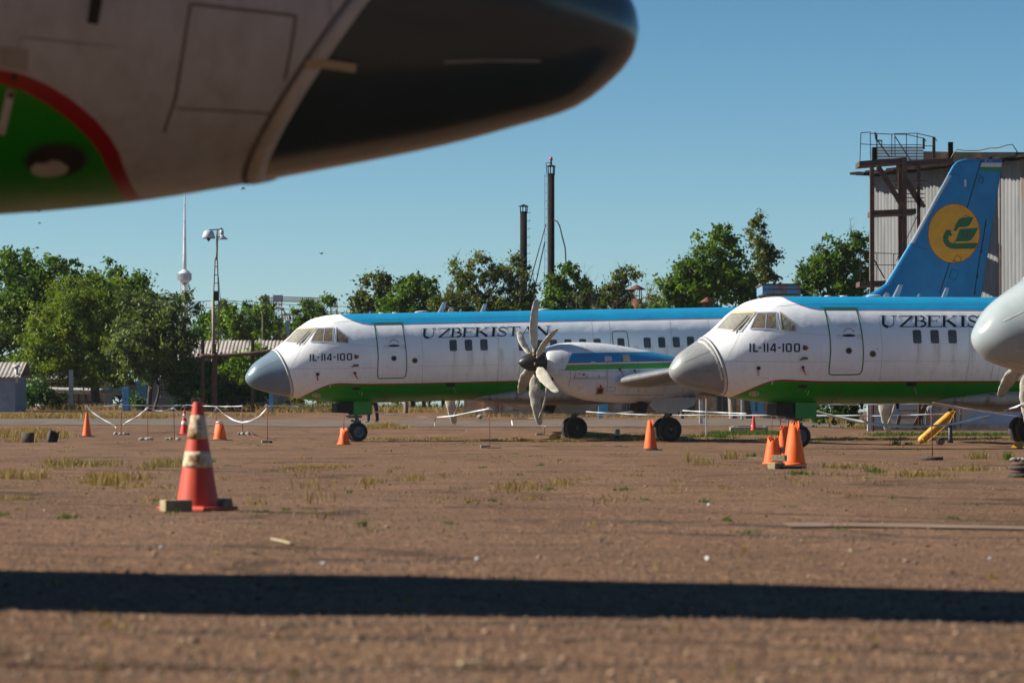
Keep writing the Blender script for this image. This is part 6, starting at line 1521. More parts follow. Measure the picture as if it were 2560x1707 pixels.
# ------------------------------------------------------------ masts, stacks, far things
def stack(px, top, cap, Y, dia_px, label, ladder_side, lamp=False):
    p = gxY(px, Y); zt = atY(px, top, Y).z-p.z; zc = atY(px, cap, Y).z-p.z; r = dia_px/2*Y/F
    root = root_at('smokestack', p, label, 'smokestack', 'dark steel smokestacks')
    mb = MB(); mb.lathe([(r*1.06, 0), (r, zt*.3), (r*.96, zt), (r*.86, zt), (r*.86, zt-.6), (0, zt-.6)], n=28); mb.build('flue', M['chimney'], root)
    mb = MB(); n = 7
    for k in range(n): a = 2*math.pi*k/n; mb.tube([(r*.95*math.cos(a), r*.95*math.sin(a), zt-.1), (r*1.0*math.cos(a), r*1.0*math.sin(a), zc-.02)], .03, 5)
    mb.build('cap_struts', M['chimney'], root)
    mb = MB(); mb.lathe([(r*1.38, 0), (r*1.4, .03), (r*.6, r*.42), (0, r*.72)], (0, 0, zc-.02), 24); mb.build('rain_cap', M['chimney'], root)
    mb = MB(); x = ladder_side*(r+(.03 if lamp else .14))
    if lamp:
        for dx in (0, ladder_side*.13): mb.tube([(x+dx, 0, .5), (x+dx, 0, zt)], .011, 5)
        for k in range(int(zt/.45)): mb.tube([(x, 0, .6+k*.45), (x+ladder_side*.13, 0, .6+k*.45)], .009, 4)
        for k in range(int(zt/1.3)): mb.tube([(ladder_side*r*.6, 0, .8+k*1.3), (x, 0, .8+k*1.3)], .014, 4)
    else:
        for k in range(int(zt/.45)): mb.tube([(ladder_side*r*.9, 0, .6+k*.45), (x, 0, .6+k*.45), (x, 0, .7+k*.45)], .014, 4)
    mb.build('ladder', M['chimney'], root)
    if lamp:
        mb = MB(); mb.tube([(0, 0, zc+r*.6), (0, 0, zc+r*1.6)], [.06, .04], 8); mb.tube([(0, 0, zc+r*.9), (-r*.9, 0, zc+r*1.0), (-r*1.5, 0, zc+.2), (-r*1.3, 0, zt)], .02, 5); st = mb.build('lamp_stem', M['chimney'], root)
        mb = MB(); mb.lathe([(0, 0), (.07, .02), (.09, .10), (.07, .19), (0, .26)], (0, 0, zc+r*1.55), 12); mb.build('obstruction_lamp', M['red_mark'], st)
    return p, zt, r
stack(1309, 529, 516, 188, 18, 'shorter dark smokestack with a conical rain cap', 1)
pS, zS, rS = stack(1378, 434, 416, 184, 17, 'taller dark smokestack with ladder and red lamp on top', -1, True)
for k, (pts, lb) in enumerate((([(1365, 560), (1347, 625), (1325, 705)], 'left guy wire of the taller smokestack'), ([(1362, 605), (1352, 650), (1337, 722)], 'right guy wire of the taller smokestack, close to its ladder'), ([(1384, 549), (1393, 554), (1399, 565), (1407, 597), (1413, 620), (1415, 660)], 'cable drooping from the right side of the taller smokestack'))):
    P_ = [atY(x, y, 183.5) for x, y in pts]; mb = MB(); mb.tube(P_, .035 if k == 2 else .03, 5); o = rel(mb, P_[0]).build('guy_wire' if k < 2 else 'cable', M['wire']); o.location = P_[0]; tag(o, lb, 'wire')
# rusty vents
def vent(px, top, Y, rpx, lb, capw=1.45):
    p = gxY(px, Y); h = atY(px, top, Y).z-p.z; r = rpx*Y/F; root = root_at('vent_stack', p, lb, 'vent', 'rusty vents behind the middle airliner')
    M.setdefault('rustvent', mat('rust_orange', (.16, .055, .030), (.10, .038, .024), 2, .85))
    mb = MB(); mb.lathe([(r, 0), (r, h-.75), (r*.9, h-.75), (r*.9, h-1)], n=20); mb.build('flue', M['rustvent'], root)
    mb = MB()
    for k in range(4): a = k*math.pi/2+.5; mb.bar((r*math.cos(a), r*math.sin(a), h-.9), (r*math.cos(a), r*math.sin(a), h-.25), .05)
    mb.build('cap_struts', M['rustvent'], root)
    mb = MB(); mb.lathe([(r*capw*1.2, 0), (r*capw*1.2, .03), (0, .28)], (0, 0, h-.28), 20); mb.build('rain_cap', M['rustvent'], root)
vent(1592, 711, 175, 13, 'rusty vent with a wide conical cap between the trees'); vent(1648, 738, 174, 8, 'smaller rusty vent just right of the capped one'); vent(1670, 735, 176, 7, 'rusty vent half hidden at the left side of the big bright tree'); vent(1768, 742, 168, 10, 'stubby orange rusty vent low in front of the big bright tree')
# lattice lamp mast
Y = 171.0; p = gxY(540, Y); s_ = F/Y; zt = atY(541, 575, Y).z-p.z
mast = root_at('lamp_mast', p, 'tall rusty lattice mast carrying two bell shaped floodlights', 'lamp mast')
z1, z2, z3 = [atY(541, y, Y).z-p.z for y in (875, 735, 650)]
mb = MB()
for dx in (-.13, .13): mb.tube([(dx-.02, 0, z1-.1), (dx*.95, 0, z2), (dx*.45+.0, 0, z3), (.03, 0, z3+.3)], .034, 5)
k = z1
while k < z3: w = .13-(.13-.06)*max(0, (k-z2)/(z3-z2)); mb.bar((-w, 0, k), (w, 0, k), .04); k += .42
mb.tube([(.03, 0, z3), (.06, 0, zt)], .05, 7); mb.build('lattice', M['wood'], mast)
mb = MB(); mb.box((0, 0, z1/2-.1), (.13, .13, z1)); mb.build('base_post', M['rust_steel'], mast)
mb = MB(); mb.box((0, 0, z2-.1), (.24, .16, .5)); mb.build('junction_box', M['dark'], mast)
mb = MB(); mb.bar((-.35, 0, zt), (.35, 0, zt+.04), .05); mb.tube([(.25, 0, zt), (.25, 0, zt+.12)], .03, 5); mb.build('lamp_bracket', M['dark'], mast)
M['enamel'] = mat('lamp_enamel', (.50, .56, .60), (.38, .42, .44), 6, .4)
mb = MB(); mb.lathe([(.10, 0), (.22, -.03), (.28, -.18), (.34, -.38), (.32, -.40), (.1, -.34)], (-.38, 0, zt-.02), 20); l = mb.build('lamp_shade', M['enamel'], mast)
mb = MB(); mb.lathe([(0, 0), (.31, .0), (.31, .05), (0, .05)], (-.38, 0, zt-.43), 20); mb.lathe([(0, -.16), (.07, -.09), (.10, 0)], (-.38, 0, zt-.43), 10); mb.build('lamp_bulb', M['dark'], l)
mb = MB(); mb.lathe([(.06, .05), (.10, .02), (.11, -.16), (.08, -.19), (.13, -.26), (.31, -.40), (.30, -.42), (.08, -.3)], (.28, 0, zt-.05), 20); mb.build('lamp_shade', M['enamel'], mast)
# wooden power pole with crossarm
Y = 186.0; p = gxY(535, Y); h = atY(535, 748, Y).z-p.z; pole = root_at('power_pole', p, 'pale wooden power pole close behind the lattice lamp mast', 'power pole')
M['polewood'] = mat('grey_pole_wood', (.36, .32, .26), (.26, .23, .19), 3, .9, stretch=(1, 1, .2))
mb = MB(); mb.tube([(0, 0, 0), (-.05, 0, h)], [.14, .09], 10); mb.build('shaft', M['polewood'], pole)
for dz, w in ((-.35, .62), (-1.9, .5)): mb = MB(); mb.bar((-.05, 0, h+dz), (w, 0, h+dz), .09); mb.bar((0, 0, h+dz-.6), (w*.7, 0, h+dz), .06) if dz > -1 else None; mb.build('cross_arm', M['polewood'], pole)
for dx in (.28, .58): mb = MB(); mb.lathe([(.03, 0), (.06, .03), (.045, .1), (.07, .14), (.03, .22)], (dx, 0, h-.3), 8); mb.build('insulator', M['dark'], pole)
for pts, lb in (([(400, 754), (440, 757), (530, 752)], 'upper wire coming from the left to the power pole'), ([(400, 776), (470, 771), (532, 769)], 'lower wire coming from the left to the power pole'), ([(545, 750), (640, 756), (760, 764), (885, 767), (980, 768)], 'long wire from the power pole towards the brownish tree'), ([(552, 752), (640, 768), (760, 776), (900, 784)], 'lower long wire sagging behind the crane'), ([(546, 690), (552, 760)], 'thin wire falling beside the lamp mast')):
    P_ = [atY(x, y, 186) for x, y in pts]; mb = MB(); mb.tube(P_, .016, 4); o = rel(mb, P_[0]).build('power_line', M['wire']); o.location = P_[0]; tag(o, lb, 'wire')
# curved street lamp and thin pole
Y = 200.0; p = gxY(720, Y); g_ = lambda x, y: atY(x, y, Y)-p
sl_ = root_at('street_lamp', p, 'white curved street lamp left of the concrete building shell', 'street lamp')
mb = MB(); mb.tube([(0, 0, 0), g_(720, 825), g_(719, 800), g_(715, 785), g_(708, 775), g_(703, 771)], [.09, .07, .05, .045, .04, .035], 8); mb.box(g_(719, 818), (.22, .2, .8)); mb.build('post', M['whitewash'], sl_)
mb = MB(); a = g_(699, 770); mb.box(a, (.55, .24, .12), ry=.15, bev=.04); mb.build('lamp_head', M['whitewash'], sl_)
p = gxY(657, 200); g_ = lambda x, y: atY(x, y, 200)-p; r = root_at('street_lamp', p, 'thin brown pole with a short bent arm over the dark tree', 'street lamp'); mb = MB(); mb.tube([(0, 0, 0), g_(657, 800), g_(656, 785), g_(653, 778)], [.06, .05, .04, .03], 7); mb.build('post', M['wood'], r)
# tower crane and concrete shell (far)
Y = 420.0; s_ = F/Y; p = gxY(694, Y); p.z = 1.2; zj = atY(694, 749, Y).z-p.z; zt_ = zj
cr_ = root_at('tower_crane', p, 'red and white tower crane far behind the trees', 'crane')
def truss(a, b, w, n, m, nm, par):
    a, b = Vector(a), Vector(b); d = (b-a); up = Vector((0, 0, 1)) if abs(d.z) < d.length*.5 else Vector((1, 0, 0)); sd_ = d.cross(up).normalized(); mb = MB()
    off = [up*w/2+sd_*w/2, up*w/2-sd_*w/2, -up*w/2+sd_*w/2, -up*w/2-sd_*w/2]
    for o in off: mb.bar(a+o, b+o, .07)
    for i in range(n):
        p0, p1 = a+d*i/n, a+d*(i+1)/n
        mb.bar(p0+off[0], p1+off[2], .05); mb.bar(p1+off[1], p0+off[3], .05); mb.bar(p0+off[0], p0+off[2], .05); mb.bar(p0+off[0], p0+off[1], .04)
    return mb.build(nm, M[m], par)
g_ = lambda x, y: atY(x, y, Y)-p
truss((0, 0, 0), (0, 0, zj), 1.0, 22, 'cranered', 'mast', cr_)
truss(g_(660, 750)-Vector((0, 0, .0)), g_(712, 748), .55, 8, 'fargrey', 'counter_jib', cr_); truss(g_(712, 748), g_(832, 751), .55, 22, 'cranered', 'jib', cr_)
mb = MB(); mb.box(g_(663, 751), (1.0, .8, 1.2)); mb.build('counterweight', M['cranered'], cr_); mb = MB(); mb.box(g_(695, 746), (1.2, .9, .8)); mb.build('cab', M['fargrey'], cr_)
p2 = gxY(835, 430); p2.z = 1.2; cr2 = root_at('tower_crane', p2, 'tip of a second crane jib above the round green tree', 'crane'); g2 = lambda x, y: atY(x, y, 430)-p2
truss(g2(825, 759), g2(845, 763), .5, 5, 'cranered', 'jib', cr2); truss((0, 0, 0), g2(835, 762), .8, 18, 'cranered', 'mast', cr2)
Y = 430.0; p = gxY(705, Y); p.z = 1.0; a = atY(705, 780, Y); b = atY(752, 780, Y); sh = root_at('building_shell', p, 'unfinished pale concrete building shell below the crane jib', 'building')
for k in range(4):
    z = a.z-p.z-.3-k*1.5; mb = MB(); mb.box(((b.x-a.x)/2, 2, z), (b.x-a.x, 4, .28)); mb.build('slab', M['farwhite'], sh)
    for i in range(6): mb = MB(); mb.box(((b.x-a.x)*(i+.15)/5.4, .3, z-.75), (.22, .3, 1.5)); mb.build('column', M['farwhite'], sh)
# television tower
Y = 1500.0; s_ = F/Y; zb = 0.0; p = Vector(((461-1280)/s_, Y, 0)); tvz = lambda y: atY(461, y, Y).z
tv = root_at('television_tower', p, 'distant pale television tower with a round pod and needle mast', 'tower')
mb = MB(); mb.lathe([(.9, tvz(677)), (.75, tvz(640)), (.65, tvz(600)), (.5, tvz(560)), (.35, tvz(515)), (.2, tvz(470)), (.12, tvz(430))], n=12); mb.build('needle', M['farwhite'], tv)
for y in (514, 554, 597, 640): mb = MB(); mb.lathe([(.2, tvz(y)), (1.0, tvz(y)), (1.0, tvz(y)+.15), (.2, tvz(y)+.15)], n=10); mb.build('mast_ring', M['fargrey'], tv)
mb = MB(); R_ = 16.5/s_; mb.lathe([(.6, tvz(673)), (R_*.5, tvz(676)), (R_*.85, tvz(681)), (R_*.98, tvz(684)), (R_*1.0, tvz(700)), (R_*.85, tvz(703)), (R_*.6, tvz(707)), (R_*.5, tvz(709))], n=28); pod = mb.build('pod', M['farwhite'], tv)
mb = MB()
for k in range(5): z = tvz(684+k*3.6); mb.lathe([(R_*1.0, z), (R_*1.06, z), (R_*1.06, z-.22), (R_*1.0, z-.22)], n=28)
for k in range(26): a = 2*math.pi*k/26; mb.box((R_*1.04*math.cos(a), R_*1.04*math.sin(a), tvz(692)), (.18, .18, 2.6))
mb.build('pod_gallery', M['fargrey'], pod)
mb = MB(); mb.lathe([(1.1, 0), (1.0, tvz(707))], n=14)
for k in range(6): a = 2*math.pi*k/6; mb.tube([(R_*1.5*math.cos(a), R_*1.5*math.sin(a), 0), (R_*.62*math.cos(a), R_*.62*math.sin(a), tvz(708))], .22, 5)
mb.build('shaft', M['fargrey'], tv)
# birds
def bird_(px, py, Y, s, lb, a):
    p = atY(px, py, Y); r = root_at('bird', p, lb, 'bird'); mb = MB()
    mb.tube([(-.16*s, 0, 0), (-.05*s, 0, .01), (.08*s, 0, .01), (.16*s, 0, .02)], [.01*s, .04*s, .045*s, .012*s], 8)
    mb.add([(-.05*s, 0, .03*s), (.07*s, 0, .03*s), (.02*s, -.18*s, .12*s*a), (-.03*s, -.34*s, .05*s*a), (-.06*s, -.16*s, .1*s*a)], [(0, 1, 2, 4), (4, 2, 3)]); mb.add([(-.05*s, 0, .03*s), (.07*s, 0, .03*s), (.02*s, .18*s, .12*s*a), (-.03*s, .34*s, .05*s*a), (-.06*s, .16*s, .1*s*a)], [(4, 2, 1, 0), (3, 2, 4)])
    o = mb.build('body', M['dark'], r); r.rotation_euler = (0, .2, R(50)); return r
bird_(96, 529, 60, .27, 'small dark bird in the sky just under the near airliner belly at left', 1.3); bird_(99, 558, 80, .22, 'smallest dark bird below the other one at left', -.6); bird_(803, 635, 90, .36, 'lone dark bird in the open sky above the middle airliner', 1); bird_(608, 471, 60, .22, 'tiny bird just below the dark nose of the near airliner', -1)
mb = MB(); 
# unseen hangar added behind the camera: darkens the near hull, mirrors in its nose
M['corr_dark'] = mat('added_hangar_sheet', (.10, .10, .095), (.06, .06, .058), .5, .8)
hb2 = root_at('hangar', Vector((-8, -12, 0)), 'large dark hangar added unseen behind the camera to shade the near aircraft', 'hangar')
mb = MB(); mb.box((0, -12, 7.5), (76, 24, 15)); mb.build('wall', M['corr_dark'], hb2)
mb = MB(); mb.loft([[Vector((x, 0.8, 15)), Vector((x, -12, 19)), Vector((x, -24.8, 15)), Vector((x, -12, 14.9))] for x in (-39, 39)], smooth=False); mb.build('roof', M['chimney'], hb2)
# ------------------------------------------------------------ cones, stakes, tapes and other small things
M['cone_orange'] = mat('cone_orange', (.80, .12, .004), (.68, .095, .004), 4, .55, c3=(.45, .10, .03), s3=6, t3=(.6, .75))
M['cone_red'] = mat('cone_red', (.56, .055, .022), (.47, .045, .022), 4, .55)
M['cone_bright'] = mat('cone_signal_red', (.62, .03, .02), (.5, .03, .02), 4, .5)
M['band_white'] = mat('cone_white_band', (.62, .58, .50), (.56, .50, .42), 3, .7, c3=(.38, .22, .08), s3=7, t3=(.56, .70))
M['band_dirty'] = mat('cone_dirty_band', (.60, .52, .40), (.50, .38, .24), 9, .75, c3=(.20, .095, .02), s3=9, t3=(.50, .62))
M['oldrubber'] = mat('dusty_rubber', (.04, .035, .03), (.08, .065, .05), 8, .95, bump=.01, bscale=20)
M['tape_white'] = mat('barrier_tape_white', (.74, .78, .84), (.68, .72, .78), 3, .45)
M['rod'] = mat('rusty_red_rod', (.24, .055, .035), (.15, .045, .03), 9, .8)
GC = 'traffic cones on the apron'
def cone(px, py, hpx, label, m='cone_orange', bands=(), base='square', cut=0.0, squash=0, seed=1, lean=(0, 0), wid=1.0, name='traffic_cone', inner=True):
    """cone with its foot centre at photo pixel; hpx = height in pixels, cut = torn top fraction"""
    p = gp(px, py); s = F/p.y; H = hpx/s; rnd = random.Random(seed)
    r = root_at(name, p, label, 'traffic cone', GC); r.rotation_euler = (lean[0], lean[1], rnd.uniform(0, 6))
    full = H/(1-cut); rb, rt = full*.205*wid, full*.045*wid; n = 40; rows = 22; V = []; Fq = []
    for j in range(rows+1):
        for k in range(n):
            a = 2*math.pi*k/n; t = j/rows
            top = H*(1-(.0 if cut == 0 else .16*max(0, math.sin(a*2+seed))+.10*abs(math.sin(a*5.3+seed*2))))
            z = top*t; rr = rb+(rt-rb)*z/full
            rr *= 1+squash*(.16*math.sin(2*a+seed)+.10*math.sin(3*a+z*9+seed))*(.3+t)
            V.append((rr*math.cos(a), rr*math.sin(a), z+.02))
    for j in range(rows):
        for k in range(n): Fq.append((j*n+k, j*n+(k+1) % n, (j+1)*n+(k+1) % n, (j+1)*n+k))
    mb = MB(); mb.add(V, Fq, True)
    if cut == 0: mb.add([V[rows*n+k] for k in range(n)], [tuple(range(n))], True)
    o = mb.build('body', M[m], r)
    if cut > 0:
        so = o.modifiers.new('thickness', 'SOLIDIFY'); so.thickness = .008
    for z0, z1, bm_ in bands:
        b = MB(); b.lathe([((rb+(rt-rb)*z/full)*1.012+.001, z+.02) for z in np.linspace(z0*full, z1*full, 5)], n=40); bb = b.build('reflective_band', M[bm_], r)
    b = MB(); b.lathe([(rb*1.12, .0), (rb*1.12, .02), (rb*1.02, .035), (rb*.9, .035)], n=30)
    if base == 'square': b.box((0, 0, .012), (rb*2.7, rb*2.7, .03), bev=.008); b.build('base', M[m if m != 'cone_orange' else 'oldrubber'], r)
    elif base == 'black': b.box((0, 0, .0), (rb*2.9, rb*2.6, .035), bev=.01); b.build('base', M['oldrubber'], r)
    else: b.build('base', M[m], r)
    return r, p, H
cone(494, 1274, 262, 'large blurred red cone with two dirty white bands in the left foreground', 'cone_red', ((.378, .53, 'band_dirty'), (.65, .875, 'band_dirty')), seed=2)
cone(217, 1091, 58, 'plain orange cone with a stake behind it, leftmost of all', 'cone_orange', base='black', seed=3)
cone(461, 1086, 58, 'small bright red cone with white bands behind the big blurred one', 'cone_bright', ((.40, .56, 'band_white'), (.72, .86, 'band_white')), seed=4)
cone(549, 1100, 42, 'broken orange cone stump with a white strip on old rubber', 'cone_orange', ((.60, .65, 'band_white'),), base='black', cut=.40, squash=.6, seed=9, wid=1.25)
cone(859, 1111, 42, 'crumpled orange cone in front of the middle airliner nose wheel', 'cone_orange', base='round', cut=.35, squash=1.3, seed=5, wid=1.2)
cone(889, 1064, 26, 'small red and white cone glimpsed behind the nose gear', 'cone_bright', ((.25, .62, 'band_white'),), base='round', seed=6)
cone(1626, 1124, 76, 'orange cone standing in front of the near main wheels', 'cone_orange', base='black', cut=.16, squash=.25, seed=7, wid=.92)
cone(1884, 1081, 42, 'signal red cone with white scribbles beside the concrete slab', 'cone_bright', ((.35, .40, 'band_white'), ), base='none', seed=8, squash=.5)
cone(1933, 1160, 68, 'short cut-off orange cone, left of the group at the right nose gear', 'cone_orange', base='round', cut=.40, squash=.22, seed=11, wid=1.05)
cone(1960, 1138, 76, 'torn orange cone in the middle of the group at the right nose gear', 'cone_orange', base='round', cut=.32, squash=1.0, seed=12, wid=.78)
cone(1986, 1162, 108, 'tallest orange cone, right of the group at the right nose gear', 'cone_orange', base='round', cut=.22, squash=.35, seed=13, wid=.98)
def brick(px, py, size, rz, label, m='brick', dz=0, group=None, name='brick', tilt=0):
    p = gp(px, py); mb = MB(); mb.box((0, 0, 0), size, rz=rz, rx=tilt, bev=.008); o = mb.build(name, M[m]); o.location = p+Vector((0, 0, size[2]/2-.005+dz)); tag(o, label, name, group); return o
brick(440, 1277, (.21, .13, .088), .45, 'pale brick left of the foreground cone base'); brick(545, 1274, (.19, .12, .08), -.5, 'darker brick right of the foreground cone base', dz=.0, tilt=.25)
brick(1941, 1172, (.25, .12, .09), .9, 'lower brick of the little pile between the orange cones'); brick(1948, 1168, (.20, .12, .088), -.35, 'upper brick of the little pile between the orange cones', dz=.09); brick(1985, 1172, (.32, .14, .05), .1, 'dark flat slab under the tallest orange cone', 'oldrubber', name='slab')
brick(1957, 1160, (.10, .10, .09), .3, 'small grey stone on top of the brick pile', 'stone', dz=.17)
# stakes: (px, foot py, top py, base kind)
stakes = [(216, 1086, 1013, '', 'stake just behind the leftmost orange cone'), (303, 1087, 1012, 'rock', 'short stake in a stone heap, first right of the leftmost cone'), (370, 1100, 1019, 'rock', 'stake in stones between the two white tape sags'), (436, 1100, 1019, 'rock', 'stake in stones just left of the small red cone'), (463, 1074, 1014, '', 'far stake above the small red cone'), (541, 1078, 1017, '', 'stake beside the broken orange cone stump'), (607, 1087, 1013, 'rock', 'far stake in stones inside the last tape sag'), (669, 1106, 1011, 'brick', 'stake on a brick below the middle airliner nose cone'), (859, 1100, 1017, '', 'stake stuck through the crumpled cone by the nose wheel'), (1225, 1118, 1018, 'plank', 'lone stake on a plank and brick left of the covered propeller'), (1361, 1087, 1062, 'plank', 'short stake behind the lowest propeller blade'), (1627, 1070, 1020, '', 'stake rising from the cone at the near main wheels'), (1929, 1120, 1016, '', 'left stake of the cone group at the right nose gear'), (1950, 1120, 1005, '', 'middle stake of the cone group at the right nose gear'), (1972, 1120, 1003, '', 'right stake of the cone group at the right nose gear'), (2331, 1146, 1016, 'tyre', 'stake standing in a flat tyre in front of the yellow cylinder')]
STP = {}
rnd = random.Random(12)
for px, py, ty, kind, lb in stakes:
    p = gp(px, py); s = F/p.y; h = (py-ty)/s; r = root_at('stake', p, lb, 'stake', 'rusty stakes holding the barrier tape')
    mb = MB(); lx = rnd.uniform(-.015, .015); mb.tube([(0, 0, -.02), (lx, 0, h*.5), (lx*1.5, 0, h)], .011*max(1, p.y/95), 7); mb.build('rod', M['rod'], r)
    mb = MB()
    for k in range(5): a = rnd.uniform(0, 6.3); mb.tube([(lx*1.5, -.02, h-.03), (lx*1.5+.07*math.cos(a), -.03, h-.03+.05*math.sin(a)), (lx*1.5+.09*math.cos(a+.4), -.03, h-.08+.06*math.sin(a))], [.010, .008, .004], 5)
    mb.build('tape_knot', M['tape_white'], r)
    STP[px] = p+Vector((lx*1.5, 0, h-.02))
    if kind == 'rock':
        for k in range(6):
            mb = MB(); mb.rock((0, 0, 0), rnd.uniform(.06, .11), int(px)+k, .75); o = mb.build('stone', M['stone']); o.location = p+Vector((rnd.uniform(-.24, .24), rnd.uniform(-.12, .12), .035)); tag(o, 'rough pale stone in the little heap holding the stake '+{303: 'nearest the leftmost cone', 370: 'between the tape sags', 436: 'left of the small red cone', 607: 'inside the last tape sag'}[px], 'stone', 'stones holding the stake at '+{303: 'the leftmost cone', 370: 'the tape sags', 436: 'the small red cone', 607: 'the last tape sag'}[px])
    if kind == 'brick': brick(px-6, py+1, (.22, .13, .08), .2, 'brick at the foot of the stake below the middle airliner nose', 'stone'); brick(px+5, py+1, (.12, .12, .07), .7, 'dark half brick right of the stake below the airliner nose', 'oldrubber')
    if kind == 'plank':
        brick(px-12, py+1, (.26, .14, .08), .1, 'pale block left of the foot of the '+('lone stake' if px == 1225 else 'short stake behind the propeller'), 'stone', name='block'); brick(px+10, py+2, (.38, .10, .035), -.1, 'dark board at the foot of the '+('lone stake' if px == 1225 else 'short stake behind the propeller'), 'wood', name='board')
def ring_tyre(px, py, R_, w, label, tilt=(0, 0, 0), dz=0, m='oldrubber', arc=1.0, name='tyre'):
    p = gp(px, py); mb = MB(); n = 36; rings = []
    for i in range(int(n*arc)+1):
        a = 2*math.pi*i/n; c, s_ = math.cos(a), math.sin(a)
        rings.append([Vector(((R_-.0+dr)*c, (R_+dr)*s_, dzz)) for dr, dzz in ((0, 0), (0, w), (-R_*.12, w*1.05), (-R_*.28, w*.95), (-R_*.30, w*.85), (-R_*.10, w*.8), (-R_*.08, w*.2), (-R_*.30, w*.15), (-R_*.28, w*.05), (-R_*.12, -w*.05))])
    mb.loft(rings, cap=arc < 1); o = mb.build(name, M[m]); o.location = p+Vector((0, 0, dz)); o.rotation_euler = tilt; tag(o, label, 'tyre'); return o
ring_tyre(2330, 1149, .19, .05, 'flat worn tyre lying round the stake in front of the yellow cylinder')
for k, (lb) in enumerate(('lowest tyre of the stack at the right edge', 'second tyre of the stack at the right edge', 'third tyre of the stack at the right edge', 'top rim of the stack at the right edge')):
    ring_tyre(2558, 1192, .19-.025*(k % 2)-.01*k, .042, lb, dz=.046*k, m='rust_steel' if k % 2 else 'oldrubber')
for k in range(3):
    p = gp(2550, 1192); mb = MB(); mb.rock((0, 0, 0), .045, 70+k, .7); o = mb.build('stone', M['stone']); o.location = p+Vector((-.08+.06*k, 0, .205)); tag(o, 'pale stone on top of the tyre stack at the right edge', 'stone', 'stones on the tyre stack')
ring_tyre(74, 1106, .26, .30, 'piece of dark worn tyre half buried in dry grass, left one', tilt=(0, .0, 2.6), arc=.45); ring_tyre(132, 1106, .20, .34, 'broken tyre piece half buried in dry grass, right one', tilt=(.2, .1, 1.0), arc=.5)
# barrier tapes
def tape(pts, label, w=.035, sag=0, m='tape_white', twist=1.5, name='barrier_tape'):
    P_ = [Vector(p) for p in pts]; Q = []
    for i in range(len(P_)-1):
        for k in range(10): Q.append(P_[i].lerp(P_[i+1], k/10))
    Q.append(P_[-1])
    # smooth
    for _ in range(6): Q = [Q[0]]+[(Q[i-1]+Q[i]*2+Q[i+1])/4 for i in range(1, len(Q)-1)]+[Q[-1]]
    L_ = len(Q)-1; V = []
    for i, q in enumerate(Q):
        t = i/L_; q = q-Vector((0, 0, sag*4*t*(1-t))); a = math.sin(t*twist*6.28+.7)*1.0
        d = (Q[min(i+1, L_)]-Q[max(i-1, 0)]).normalized(); up = Vector((0, 0, 1)); sdv = d.cross(up).normalized(); u2 = sdv.cross(d)
        o = (u2*math.cos(a)+sdv*math.sin(a))*w/2
        V += [q-o, q+o]
    mb = MB(); mb.add(V, [(2*i, 2*i+1, 2*i+3, 2*i+2) for i in range(L_)], True); o0 = V[0].copy(); o = rel(mb, o0).build(name, M[m], None, False); o.location = o0
    so = o.modifiers.new('thickness', 'SOLIDIFY'); so.thickness = .004; tag(o, label, 'barrier tape', 'white barrier tapes strung between stakes'); return o
def between(a, b, pts, label, **kw):
    """tape through photo pixels, depth interpolated between the two stake tops a and b"""
    pa, pb = a if isinstance(a, Vector) else STP[a], b if isinstance(b, Vector) else STP[b]
    out = []; n = len(pts)
    for i, (x, y) in enumerate(pts): out.append(atY(x, y, pa.y+(pb.y-pa.y)*i/(n-1)))
    return tape(out, label, **kw)
z7 = lambda x, y: (x/3.672, 900+y/3.672)
between(216, 303, [z7(795, 428), z7(860, 490), z7(960, 552), z7(1050, 600), z7(1062, 622)], 'tape sagging down to the right from the leftmost stake', w=.045)
between(303, 370, [z7(1132, 595), z7(1170, 562), z7(1260, 515), z7(1320, 468), z7(1358, 435)], 'tape rising to the stake between the two sags')
between(370, 436, [z7(1360, 437), z7(1420, 462), z7(1470, 468), z7(1530, 460), z7(1600, 437)], 'knotted short tape between the two stone-footed stakes')
between(436, 541, [z7(1602, 440), z7(1640, 490), z7(1720, 540), z7(1800, 560), z7(1880, 545), z7(1940, 500), z7(1990, 432)], 'tape sagging behind the big blurred cone', w=.04)
between(541, 669, [z7(1990, 432), z7(2060, 500), z7(2140, 550), z7(2220, 572), z7(2300, 560), z7(2380, 520), z7(2450, 440)], 'tape sagging between broken cone and the stake below the nose', w=.045)
far = gxY(900, 126)
between(216, 463, [z7(795, 432), z7(960, 425), z7(1118, 408), z7(1200, 416), z7(1400, 418), z7(1600, 420), z7(1700, 412)], 'long far tape running level behind the left stakes', twist=3)
between(463, 607, [z7(1700, 412), z7(1850, 420), z7(2050, 426), z7(2230, 422)], 'far tape going on behind the big blurred cone to the last sag', twist=2, w=.025)
between(669, 859, [z7(2455, 418), z7(2640, 424), z7(2850, 440), z7(3030, 438), z7(3155, 430)], 'tape from the stake below the nose to the crumpled cone', w=.045)
z1 = lambda x, y: (600+x/3.672, 700+y/3.672)
between(859, gxY(1090, 128), [z1(955, 1163), z1(1100, 1185), z1(1250, 1210), z1(1400, 1235), z1(1600, 1255), z1(1790, 1262)], 'thin tape drooping behind the middle airliner nose wheel', w=.025, twist=3)
between(gxY(1087, 112), 1225, [z1(1790, 1342), z1(1788, 1262), z1(1960, 1245), z1(2150, 1205), z1(2290, 1180)], 'tape with a hanging end left of the lone stake', w=.035, twist=1)
z2 = lambda x, y: (1240+x/3.672, 700+y/3.672)
between(gxY(1280, 104), 1627, [z2(150, 1332), z2(140, 1270), z2(400, 1272), z2(700, 1262), z2(1000, 1240), z2(1200, 1212), z2(1420, 1185)], 'long tape with a hanging end passing in front of the main wheels', w=.035, twist=2)
between(gxY(1440, 124), gxY(2170, 121), [z2(720, 1200), z2(1000, 1220), z2(1400, 1238), z2(1900, 1240), z2(2500, 1242), z2(3400, 1243)], 'far level tape behind both main gears', w=.04, twist=5)
